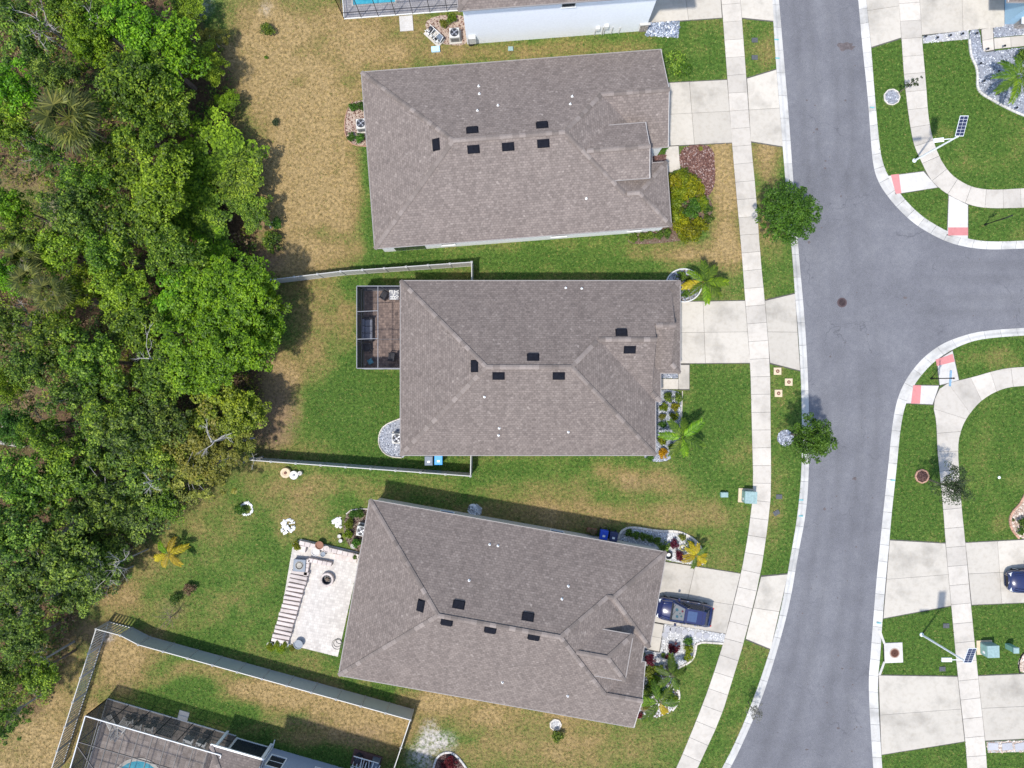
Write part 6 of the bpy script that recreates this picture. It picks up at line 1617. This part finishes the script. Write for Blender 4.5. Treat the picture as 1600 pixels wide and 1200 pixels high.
# ------------------------------------------------------------------ cars
def car(name, label, loc, rz, paint, L_=4.55, w=.92, shade=True, roofm='sunroof', hood=1.18):
    r = thing(name, label, 'car', loc, rz)             # nose towards -x
    st = [(0, .50, .58), (.06, .68, .66), (.22, .82, .78), (.55, .90, .90), (hood, w, .98), (1.7, w, 1.0), (2.6, w, 1.0), (3.4, w, 1.0), (L_ - .45, .90, 1.0), (L_ - .15, .84, .96), (L_ - .03, .74, .86), (L_, .62, .72)]
    vs = []; fs = []; n = 11
    for x, hw, zt in st:
        prof = [(-hw * .90, .24), (-hw, .42), (-hw * 1.0, .66), (-hw * .97, zt - .10), (-hw * .86, zt), (0, zt + .035), (hw * .86, zt), (hw * .97, zt - .10), (hw * 1.0, .66), (hw, .42), (hw * .90, .24)]
        vs += [(x - L_ / 2, y, z) for y, z in prof]
    for i in range(len(st) - 1):
        for k in range(n - 1): fs.append((i * n + k, (i + 1) * n + k, (i + 1) * n + k + 1, i * n + k + 1))
        fs.append((i * n + n - 1, (i + 1) * n + n - 1, (i + 1) * n, i * n))
    fs.append(tuple(range(n - 1, -1, -1))); fs.append(tuple(range((len(st) - 1) * n, len(st) * n)))
    m = MB(); m.add(vs, fs); body = m.build('body', M[paint], r, smooth=True)
    x0, x1, xr, x3 = hood - .06 - L_ / 2, hood + .86 - L_ / 2, L_ - .95 - L_ / 2, L_ - .22 - L_ / 2
    zb, zr = 1.0, 1.56
    base = [(x0, .74), (x0 + .25, .83), (x1 - .1, .85), (xr, .84), (x3 - .1, .76)]; top = [(x1, .53), (x1 + .12, .60), (x1 + .6, .63), (xr - .1, .60), (xr + .18, .50)]
    def ring(pts, z): return [(x, -y, z) for x, y in pts] + [(x, y, z) for x, y in pts[::-1]]
    a, b = ring(base, zb), ring(top, zr); k = len(a)
    m = MB(); m.add(a + b, [(i, (i + 1) % k, k + (i + 1) % k, k + i) for i in range(k)]); gl = m.build('windows', M['car_glass'], r)
    m = MB()
    mid = [(x * .96 + .0, y * .92, zr + .045) for x, y, _ in b]
    m.add(b + mid, [(i, (i + 1) % k, k + (i + 1) % k, k + i) for i in range(k)] + [tuple(range(k, 2 * k))]); m.build('roof_panel', M[paint], r, smooth=False)
    if roofm:
        m = MB(); m.box((x1 + .62, 0, zr + .050), (.75, .82, .012)); m.build('sunroof', M[roofm], r)
    for s in (-1, 1):
        m = MB(); m.tube([(x1 + .15, s * .575, zr + .03), (x1 + .3, s * .60, zr + .075), (xr - .3, s * .585, zr + .075), (xr - .1, s * .56, zr + .03)], .020, 6); m.build('roof_rail', M['black_paint'], r)
        for i in (1, 2, 3):
            m = MB(); A_, B_ = Vector((base[i][0], s * base[i][1], zb)), Vector((top[i][0], s * top[i][1], zr)); m.bar(A_ * 1.0 + Vector((0, s * .006, 0)), B_ + Vector((0, s * .006, 0)), .07, .03, up=(0, s, 0)); m.build('pillar', M['black_paint'] if i == 2 else M[paint], r)
        m = MB(); m.bar((base[0][0], s * base[0][1], zb), (top[0][0], s * top[0][1], zr), .07, .03); m.build('pillar', M[paint], r)
        m = MB(); m.cbox((x0 + .45, s * (w + .10), 1.06), (.16, .20, .13), 0, .03); m.build('mirror', M[paint], r)
        m = MB(); m.box((.1 - L_ / 2 + .12, s * .62, .70), (.26, .26, .09), s * .35); m.build('headlight', M['lamp_clear'], r)
        m = MB(); m.box((L_ / 2 - .10, s * .66, .80), (.16, .22, .12), -s * .3); m.build('tail_light', M['lamp_red'], r)
        for x in (.84 - L_ / 2, L_ / 2 - .92):
            m = MB()
            for q_ in range(1): pass
            vs = []; N = 20
            for yy in (s * (w - .20), s * (w + .005)):
                for j in range(N): t = 2 * math.pi * j / N; vs.append((x + .335 * math.cos(t), yy, .335 + .335 * math.sin(t)))
            m.add(vs, [(j, (j + 1) % N, N + (j + 1) % N, N + j) for j in range(N)] + [tuple(range(N)), tuple(range(N, 2 * N))]); wh = m.build('wheel', M['rubber'], r)
            m = MB(); vs = [(x, s * (w + .012), .335)] + [(x + .22 * math.cos(2 * math.pi * j / 10), s * (w + .012), .335 + .22 * math.sin(2 * math.pi * j / 10)) for j in range(10)]
            m.add(vs, [(0, 1 + j, 1 + (j + 1) % 10) for j in range(10)]); m.build('rim', M['steel'], wh)
    for s in (-1, 1):
        m = MB(); m.box((0, s * (w + .004), .38), (L_ - 1.0, .04, .20)); m.build('side_cladding', M['black_paint'], r)
        for x in (1.72, 2.65, 3.45): m = MB(); m.box((x - L_ / 2, s * (w + .002), .72), (.014, .012, .50)); m.build('door_seam', M['black_paint'], r)
        for x in (2.35, 3.25): m = MB(); m.box((x - L_ / 2, s * (w + .012), .86), (.18, .03, .03)); m.build('door_handle', M['chrome'], r)
        m = MB(); m.bar((.30 - L_ / 2, s * .66, .875), (hood - .08 - L_ / 2, s * .80, 1.0), .022, .02); m.build('hood_seam', M['black_paint'], r)
    m = MB(); m.box((xr - .12, 0, zr + .047), (.02, 1.0, .006)); m.build('roof_seam', M['black_paint'], r)
    m = MB(); m.box((x1 + .14, 0, zr + .047), (.02, 1.06, .006)); m.build('roof_seam', M['black_paint'], r)
    m = MB(); m.box((L_ / 2 - .16, 0, .985), (.03, 1.4, .02)); m.build('tailgate_seam', M['black_paint'], r)
    for s in (-.35, .25): m = MB(); m.bar((x0 + .10, s, zb + .05), (x0 + .28, s + .45, zb + .16), .018, .014); m.build('wiper', M['black_paint'], r)
    m = MB(); m.box((hood - .03 - L_ / 2, 0, 1.018), (.12, 1.5, .02)); m.build('cowl', M['black_paint'], r)
    m = MB(); m.box((-L_ / 2 - .01, 0, .52), (.05, .8, .2)); m.build('grille', M['black_paint'], r)
    m = MB(); m.box((L_ / 2 + .0, 0, .42), (.08, 1.2, .16)); m.build('rear_bumper', M['black_paint'], r)
    for s in (-1, 1):
        m = MB(); m.tube([(-L_ / 2 + .35, s * .50, .90), (-L_ / 2 + hood - .1, s * .60, 1.02)], .018, 5); m.build('hood_crease', M[paint], r)
    if shade:
        A_ = [Vector((x0 + .13, -.66, zb + .02)), Vector((x0 + .13, .66, zb + .02)), Vector((x1 + .03, .50, zr - .05)), Vector((x1 + .03, -.50, zr - .05))]
        m = MB(); m.add(A_, [(0, 1, 2, 3)]); so = m.build('sunshade', M['white_plastic'], r)
        nrm = (A_[1] - A_[0]).cross(A_[3] - A_[0]).normalized(); nrm = nrm if nrm.z > 0 else -nrm
        for (u, v, rad, mt) in ((.25, .4, .13, 'cushion_teal'), (.33, .75, .09, 'paint_teal'), (.68, .3, .14, 'cushion_teal'), (.72, .78, .10, 'lamp_red'), (.5, .6, .07, 'paint_teal')):
            c = A_[0].lerp(A_[1], u).lerp(A_[3].lerp(A_[2], u), v) + nrm * .006; t1 = (A_[1] - A_[0]).normalized(); t2 = nrm.cross(t1)
            m = MB(); m.add([c + (t1 * math.cos(2 * math.pi * j / 12) + t2 * math.sin(2 * math.pi * j / 12)) * rad * (1 if j % 2 else .8) for j in range(12)], [tuple(range(12))]); m.build('sunshade_print', M[mt], so)
    return r
p = P(1070.5,957.5,.9); car('parked_car', 'dark blue car with patterned sunshade parked at lower house', (p.x, p.y, .04), math.radians(-9.6), 'car_blue')
p = P(1575,907,.6); car('parked_car', 'dark car with pale hood cut off by the right edge', (p.x + 2.25, p.y, .04), math.radians(2), 'car_navy', shade=False)

# ------------------------------------------------------------------ bins
def bin_(px, py, rz, body, lid, label):
    p = P(px, py, .6); r = thing('wheelie_bin', label, 'bin', (p.x, p.y, .02), rz)
    m = MB(); w0, d0, w1, d1 = .24, .26, .30, .34
    m.add([(-w0, -d0, .06), (w0, -d0, .06), (w0, d0, .06), (-w0, d0, .06), (-w1, -d1, 1.0), (w1, -d1, 1.0), (w1, d1, 1.0), (-w1, d1, 1.0)], [(3, 2, 1, 0), (0, 1, 5, 4), (1, 2, 6, 5), (2, 3, 7, 6), (3, 0, 4, 7), (4, 5, 6, 7)]); m.build('body', M[body], r)
    m = MB(); m.cbox((0, 0, 1.05), (.66, .76, .10), 0, .04); l = m.build('lid', M[lid], r)
    m = MB(); m.box((0, -.08, 1.103), (.22, .16, .006)); m.build('lid_sticker', M['white_plastic'], l)
    m = MB(); m.tube([(-.28, .42, 1.0), (.28, .42, 1.0)], .02, 6); m.build('handle', M[lid], r)
    for s in (-1, 1):
        m = MB(); m.tube([(s * .2, .32, .11), (s * .28, .32, .11)], .11, 10); m.build('wheel', M['rubber'], r)
bin_(671,719,.0,'bin_grey','bin_grey','grey bin under eave inside middle house lower fence'); bin_(686,718,.0,'bin_sky','bin_sky','light blue bin under eave inside middle house lower fence')
bin_(942.5,834,-.18,'bin_blue','bin_blue','bright blue bin at north wall of lower house'); bin_(957.5,837,-.18,'bin_navy','bin_navy','navy bin beside bright blue bin at lower house')
p = P(925,829,.3); r = thing('planter', 'brown wooden planter box left of bright blue bin', 'planter', (p.x, p.y, 0), -.18)
m = MB(); m.cbox((0, 0, .22), (.8, .36, .44), 0, .03); m.build('box', M['pot_brown'], r)
inst('dried_plant', SH[0], r, (0, 0, .3), (0, 0, 0), (.8, .5, .5)); r.children[-1].material_slots[0].link = 'OBJECT'; r.children[-1].material_slots[0].material = M['dry_leaf']

# ------------------------------------------------------------------ middle house patio furniture
def sofa(px, py, rz, L_, label):
    p = P(px, py, .4); r = thing('sofa', label, 'sofa', (p.x, p.y, .035), rz)
    m = MB(); m.cbox((0, 0, .20), (.85, L_, .28), 0, .02); m.build('frame', M['wicker'], r)
    n = 3
    for k in range(n):
        y = -L_ / 2 + .1 + (L_ - .2) * (k + .5) / n
        m = MB(); m.cbox((.04, y, .42), (.66, (L_ - .2) / n - .02, .16), 0, .05); m.build('seat_cushion', M['cushion_grey'], r)
        m = MB(); m.cbox((-.32, y, .62), (.20, (L_ - .2) / n - .03, .46), 0, .06); m.build('back_cushion', M['cushion_grey'], r)
    for s in (-1, 1): m = MB(); m.cbox((0, s * (L_ / 2 - .04), .42), (.85, .10, .5), 0, .03); m.build('arm', M['wicker'], r)
sofa(575,515,0,1.9,'grey cushioned sofa in screened patio of middle house')
def chair(px, py, rz, label, seat, frame='wicker', z=.035, sc=1.0):
    p = P(px, py, .4); r = thing('patio_chair', label, 'chair', (p.x, p.y, z), rz); r.scale = (sc, sc, sc)
    m = MB(); m.cbox((0, 0, .40), (.56, .56, .10), 0, .03); m.build('seat', M[seat], r)
    m = MB(); m.bar((-.27, -.27, .72), (-.27, .27, .72), .10, .62); m.build('backrest', M[seat], r)
    for s in (-1, 1):
        m = MB(); m.bar((-.28, s * .31, .62), (.28, s * .31, .62), .06, .04); m.build('arm', M[frame], r)
        for x in (-.26, .26): m = MB(); m.bar((x, s * .30, 0), (x, s * .30, .60), .04); m.build('leg', M[frame], r)
chair(574,543,0,'dark wicker chair just below patio sofa','wicker'); chair(600,462,2.6,'round black chair at top of screened patio','wicker'); chair(612,558,3.0,'dark chair in lower right of screened patio','wicker')
p = P(579,565,.3); r = thing('side_table', 'teal patterned cushion stool in lower left of screened patio', 'stool', (p.x, p.y, .035), .5)
m = MB(); m.cbox((0, 0, .40), (.42, .42, .14), 0, .05); m.build('cushion', M['cushion_teal'], r)
for a, b in ((1, 1), (1, -1), (-1, 1), (-1, -1)): m = MB(); m.bar((a * .16, b * .16, 0), (a * .16, b * .16, .34), .03); m.build('leg', M['wicker'], r)
p = P(616,461,.6); r = thing('patio_table', 'square patio table with black and white top in screened patio', 'table', (p.x, p.y, .035), 0)
m = MB(); m.cbox((0, 0, .70), (.78, .78, .05), 0, .01); t = m.build('table_top', M['white_plastic'], r)
q = random.Random(4)
for i in range(8):
    for j in range(8):
        if q.random() < .5: m = MB(); m.box((-.34 + .097 * i, -.34 + .097 * j, .727), (.075, .075, .005)); m.build('tile', M['bin_navy'], t)
for a, b in ((1, 1), (1, -1), (-1, 1), (-1, -1)): m = MB(); m.bar((a * .34, b * .34, 0), (a * .34, b * .34, .68), .05); m.build('leg', M['wicker'], r)

# ------------------------------------------------------------------ lower house patio things
p = P(512.5,904); r = thing('fire_pit', 'round block fire pit in middle of stone patio', 'fire pit', (p.x, p.y, .035))
for lay in range(2):
    for k in range(12):
        a = 2 * math.pi * (k + .5 * lay) / 12; m = MB(); m.cbox((0, 0, 0), (.27, .17, .19), 0, .02); o = m.build('ring_block', M['block'], r); o.location = (.47 * math.cos(a), .47 * math.sin(a), .10 + .195 * lay); o.rotation_euler = (0, 0, a + math.pi / 2)
m = MB(); m.lathe([(.40, 0), (.40, .36), (.34, .38), (.33, .10), (.001, .08)], n=20); m.build('bowl', M['dark_metal'], r)
for k in range(3): m = MB(); a = k * 1.1; m.tube([(-.2 * math.cos(a), -.2 * math.sin(a), .16), (.2 * math.cos(a), .2 * math.sin(a), .2)], .045, 7); m.build('log', M['bark'], r)
p = P(468.5,883,.4); r = thing('fire_table', 'square dark grey table with round black bowl on patio corner', 'fire table', (p.x, p.y, .035), -.08)
m = MB(); m.cbox((0, 0, .22), (.95, .95, .44), 0, .03); m.build('base', M['bin_grey'], r)
m = MB(); m.cbox((0, 0, .47), (1.0, 1.0, .07), 0, .02); m.build('top', M['bin_grey'], r)
m = MB(); m.lathe([(.34, .508), (.34, .53), (.30, .53), (.22, .515), (.001, .512)], n=24); m.build('bowl', M['black_paint'], r)
def pot(px, py, rad, h, mat, label, plant=None, name='pot'):
    p = P(px, py, h); r = thing(name, label, 'pot', (p.x, p.y, .035))
    m = MB(); m.lathe([(rad * .65, 0), (rad, h * .9), (rad * 1.06, h * .9), (rad * 1.06, h), (rad * .9, h), (rad * .85, h * .85), (.001, h * .83)], n=18); m.build('bowl', M[mat], r)
    if plant:
        o = inst('plant', SH[1], r, (0, 0, h * .7), (0, 0, 0), (rad * 2.2,) * 3); o.material_slots[0].link = 'OBJECT'; o.material_slots[0].material = M[plant]
pot(499,852,.32,.5,'pot_brown','large brown round pot behind low block wall'); pot(493,862,.34,.42,'bright_concrete','pale round stone pot behind low block wall'); pot(510,858,.26,.45,'block','greyish pot right of large brown pot'); pot(504.5,866,.20,.35,'bin_grey','small blue grey pot against low block wall')
pot(466,1007,.36,.4,'bin_grey','round dark pot at lower end of patio'); pot(555,870,.18,.35,'bin_grey','small black pot near patio and house wall','leaf_dark'); pot(552,853,.22,.3,'bright_concrete','white round pot at top right of patio')
for k, (x, y) in enumerate(((530,838),(532,845))): pot(x, y, .15, .2, 'bright_concrete', ['upper tiny white pot left of planted bed', 'lower tiny white pot left of planted bed'][k])
for k, (x, y) in enumerate(((422,1008),(434,1006),(446,1007))): pot(x, y, .26, .3, 'white_plastic' if k else 'metal_case', ['leftmost pale pot below patio', 'middle pale pot below patio', 'rightmost pale pot below patio'][k], 'leaf_lime')
# coiled hose
m = MB(); p = P(530,1002); pts = []
for k in range(70):
    t = k / 69; a = t * 2 * math.pi * 3.1; rr = .34 + .10 * math.sin(a * .37); pts.append((rr * math.cos(a) - .15 + .55 * max(0, t - .45), rr * math.sin(a) - .2 + 1.1 * max(0, t - .55), .05 + .02 * t))
m.tube(pts, .016, 6); o = m.build('garden_hose', M['hose_dark']); o.location = (p.x, p.y, .01); tag(o, 'tangled dark garden hose on stone patio by house', 'hose')
m = MB(); p = P(1068,857,.4); m.tube([((.22 + .02 * (k % 7) / 7) * math.cos(k * .32), (.22 + .02 * (k % 5) / 5) * math.sin(k * .32), .1 + .002 * k) for k in range(80)], .016, 6); o = m.build('garden_hose', M['hose_yellow']); o.location = (p.x, p.y, .02); tag(o, 'coiled yellow hose in curved bed beside golden palm', 'hose')
p = P(1045,868,.3); r = thing('hose_reel', 'round black hose ring at garage corner of lower house', 'hose reel', (p.x, p.y, .02))
m = MB(); m.lathe([(.20, .05), (.20, .3), (.24, .34), (.29, .34), (.30, .30), (.29, .05)], n=24); m.build('coil', M['rubber'], r)
m = MB(); m.lathe([(.19, .04), (.19, .10), (.001, .12)], n=18); m.build('hub', M['white_plastic'], r)

# rocks and ornaments
def rock_pile(px, py, n, spread, size, mat, label, cat='rocks', ring=False):
    p = P(px, py); r = thing('rock_pile', label, cat, (p.x, p.y, 0)); q = random.Random(int(px + py))
    for k in range(n):
        a = 2 * math.pi * k / n if ring else q.uniform(0, 6.28); d = spread if ring else spread * q.random() ** .6
        m = MB(); m.rock((0, 0, 0), size * q.uniform(.7, 1.3), q, .7); o = m.build('rock', M[mat], r); o.location = (d * math.cos(a), d * math.sin(a), .05 + (0 if ring else .12 * (1 - d / spread)))
    NOGRASS.append(circ(px, py, spread * S * .9, 12))
rock_pile(450,823,46,.62,.13,'gravel_white','round heap of white rocks left of stone patio'); rock_pile(528,816,34,.42,.14,'rubble','heap of pale rubble beside planted bed of lower house')
rock_pile(385,795,20,.50,.12,'gravel_white','ring of pale stones at wood edge', ring=True); rock_pile(428,352,9,.30,.12,'gravel_white','few pale stones at wood edge of dry lawn')
for k, (x, y, rad, mt, lab) in enumerate([(446,739,.42,'box_tan','round tan tree stump table in lower back yard'),(459,742.5,.36,'metal_case','round grey millstone beside tan stump in back yard'),(468.5,739.5,.18,'bright_concrete','small white round stone beside millstone in back yard')]):
    p = P(x, y, .3); r = thing('garden_ornament', lab, 'ornament', (p.x, p.y, 0))
    m = MB(); m.lathe([(rad * .9, 0), (rad, .1), (rad, .32), (rad * .93, .36), (rad * .55, .36), (rad * .50, .33), (.001, .33)], n=20); m.build('drum', M[mt], r)
    m = MB(); m.lathe([(rad * .3, .33), (rad * .26, .42), (.001, .44)], n=12); m.build('centre', M['rust' if k == 0 else 'flag'], r)
p = P(1580.5,748); m = MB(); m.lathe([(.12, 0), (.12, .04), (.05, .08), (.001, .09)], n=12); 
o = m.build('sprinkler_cap', M['white_plastic']); q = P(1561,746); o.location = (q.x, q.y, 0); tag(o, 'tiny white sprinkler cap in lawn right of thin tree', 'sprinkler')
# path lights in the gravel bed
for k, (x, y) in enumerate([(1522,55.5),(1539,79.5),(1565,75),(1556,114),(1533,129.5),(1555,150),(1575,158),(1584,171),(1528,102)]):
    p = P(x, y); r = thing('path_light', ['path light nearest top of gravel bed beside stepping strip', 'path light at lower left corner of front walk', 'path light on lower edge of front walk, farther right', 'path light in middle of bluish gravel bed', 'path light near leftmost bulge of bluish gravel bed', 'path light lower left of gravel bed palm', 'path light below palm in bluish gravel bed', 'lowest path light of bluish gravel bed by kerb', 'path light on upper left kerb of bluish gravel bed'][k], 'path light', (p.x, p.y, .02), group='path lights')
    m = MB(); m.tube([(0, 0, 0), (0, 0, .38)], .018, 6); m.build('stake', M['black_paint'], r)
    m = MB(); m.lathe([(.10, .36), (.09, .40), (.03, .46), (.001, .47)], n=10); m.build('shade', M['black_paint'], r)
for k, (x, y) in enumerate([(1442.5,60),(1461,62),(1481,58.5),(1500,56)]):
    p = P(x, y); r = thing('path_light', 'black path light in white stepping stone strip, %s from sidewalk' % ['first', 'second', 'third', 'fourth'][k], 'path light', (p.x, p.y, .02), group='path lights along the strip')
    m = MB(); m.tube([(0, 0, 0), (0, 0, .38)], .018, 6); m.build('stake', M['black_paint'], r)
    m = MB(); m.lathe([(.10, .36), (.09, .40), (.03, .46), (.001, .47)], n=10); m.build('shade', M['black_paint'], r)

# pool equipment
def equipment(px, py, rz, label, s=1.0, n=6):
    p = P(px, py); r = thing('pool_equipment', label, 'pool equipment', (p.x, p.y, .02), rz); q = random.Random(int(px)); r.scale = (s, s, s)
    m = MB(); m.box((0, 0, .04), (2.3, 1.2, .10)); m.build('pad', M['bed_mulch'] if px < 600 else M['pad'], r)
    m = MB(); m.lathe([(.26, .08), (.28, .7), (.22, .85), (.10, .92), (.001, .93)], (-.65, .2, 0), 18); m.build('filter_tank', M['dark_metal'], r)
    m = MB(); m.tube([(-.05, -.25, .3), (.5, -.25, .3)], [.17, .15], 12); m.build('pump', M['black_paint'], r)
    m = MB(); m.cbox((.75, .2, .45), (.6, .55, .75), 0, .04); m.build('heater', M['bin_grey'], r)
    for k in range(n):
        x = -.9 + 1.8 * k / (n - 1); m = MB(); y = q.uniform(-.5, -.2); z = q.uniform(.55, .9)
        m.tube([(x, y, .05), (x, y, z), (x + q.uniform(.1, .4), y, z), (x + q.uniform(.1, .3), q.uniform(.1, .5), z)], .038, 7); m.build('pipe', M['white_plastic'], r)
    for y in (-.42, .45): m = MB(); m.tube([(-1.0, y, .78), (1.0, y, .78)], .04, 7); m.build('pipe', M['white_plastic'], r)
    for k in range(4): m = MB(); m.lathe([(.07, .80), (.07, .92), (.03, .94)], (-.7 + .45 * k, -.42, 0), 8); m.build('valve', M['black_paint'], r)
equipment(573,1187,-.28,'pool pump with white pipes beside the grey blue house', 1.05, 8); NOGRASS.append([(548,1172),(602,1184),(598,1215),(540,1205)])
equipment(679,58,-.75,'pool pump and white pipes beside top pool cage', .72, 6)
p = P(681,78); m = MB(); m.cbox((0, 0, .1), (.7, .45, .2), 0, .03); o = m.build('equipment_cover', M['sign_light']); o.location = (p.x, p.y, .02); o.rotation_euler = (0, 0, .08); tag(o, 'pale blue plastic cover below the top pool pump', 'cover')

# furniture in the lower left pool cage
def lounger(px, py, rz, label, fab='beige_sling', frame='white_plastic'):
    p = P(px, py, .35); r = thing('sun_lounger', label, 'sun lounger', (p.x, p.y, .04), rz)
    for k in range(9):
        m = MB(); m.box((-.9 + .14 * k, 0, .34), (.115, .58, .03)); m.build('slat', M[fab], r)
    for k in range(4):
        m = MB(); m.box((.42 + .12 * k, 0, .40 + .11 * k), (.10, .58, .03), M=Matrix.Rotation(-.75, 3, 'Y')); m.build('back_slat', M[fab], r)
    for s in (-1, 1):
        m = MB(); m.bar((-.98, s * .32, .33), (.40, s * .32, .33), .05, .06); m.bar((.38, s * .32, .35), (.85, s * .32, .80), .05, .06); m.build('side_rail', M[frame], r)
        for x in (-.85, .30): m = MB(); m.bar((x, s * .30, 0), (x, s * .30, .32), .05); m.build('leg', M[frame], r)
lounger(176,1135,-1.1,'slatted lounger at corner of bottom left pool cage, left of two'); lounger(189,1138,-2.2,'slatted lounger at corner of bottom left pool cage, right of two')
chair(217,1133,-1.75,'upright pale chair in pool cage nearest loungers','beige_sling','white_plastic'); chair(235,1137,-1.75,'upright pale chair in pool cage, middle of three','beige_sling','white_plastic'); chair(204,1127,-1.6,'upright pale chair in pool cage behind loungers','beige_sling','white_plastic',sc=.8)
chair(297,1155,-1.9,'white square armchair in pool cage, left of pair','lamp_white','white_plastic',sc=1.15); chair(317,1160,-1.9,'white square armchair in pool cage, right of pair','lamp_white','white_plastic',sc=1.15)
p = P(258,1141,.7); r = thing('patio_table', 'dark glass table in bottom left pool cage', 'table', (p.x, p.y, .04), a16)
m = MB(); m.box((0, 0, .71), (1.3, .85, .03)); m.build('table_top', M['car_glass'], r)
m = MB()
for s in (-1, 1): m.bar((-.66, s * .42, .70), (.66, s * .42, .70), .05); m.bar((s * .66, -.42, .70), (s * .66, .42, .70), .05)
m.build('frame', M['alu_dark'], r)
for a, b in ((1, 1), (1, -1), (-1, 1), (-1, -1)): m = MB(); m.bar((a * .6, b * .36, 0), (a * .6, b * .36, .69), .05); m.build('leg', M['alu_dark'], r)
# ------------------------------------------------------------------ grass tufts on the lawn (after every footprint is known)
def grow_grass(total=235000):
    X = nprng.uniform(-47, 47, total); Y = nprng.uniform(-36, 36, total)
    px, py = X * S + 800, 600 - Y * S
    ok = np.ones(total, bool)
    for poly in NOGRASS: ok &= ~pip(px, py, poly)
    forest = pip(px, py, FOREST)
    ok &= ~(forest & (nprng.random(total) < .72))
    X, Y, px, py = X[ok], Y[ok], px[ok], py[ok]
    d, so, sa = survey(px, py)
    keep = nprng.random(len(X)) > np.maximum(so * .75, sa * .92) + .25 * d
    X, Y, d, px, py = X[keep], Y[keep], d[keep], px[keep], py[keep]
    n = len(X); B = 4
    x = np.repeat(X, B); y = np.repeat(Y, B); dd = np.repeat(d, B); N = n * B
    x = x + nprng.normal(0, .035, N); y = y + nprng.normal(0, .035, N)
    a = nprng.uniform(0, 2 * np.pi, N); ln = nprng.uniform(.05, .15, N); w = nprng.uniform(.016, .036, N)
    h = nprng.uniform(.015, .085, N)
    dx, dy = np.cos(a), np.sin(a)
    v = np.empty((N, 3, 3))
    v[:, 0] = np.stack([x - dy * w, y + dx * w, np.full(N, .004)], -1)
    v[:, 1] = np.stack([x + dy * w, y - dx * w, np.full(N, .004)], -1)
    v[:, 2] = np.stack([x + dx * ln, y + dy * ln, h], -1)
    f = np.arange(N * 3).reshape(N, 3)
    me = np_mesh('grass', v.reshape(-1, 3), f, M['grass'], dict(dry=np.repeat(dd, 3)))
    o = link(bpy.data.objects.new('grass', me))
    tag(o, 'short mown lawn grass, green with dry tan patches, around the houses', 'grass', kind='stuff')
grow_grass()
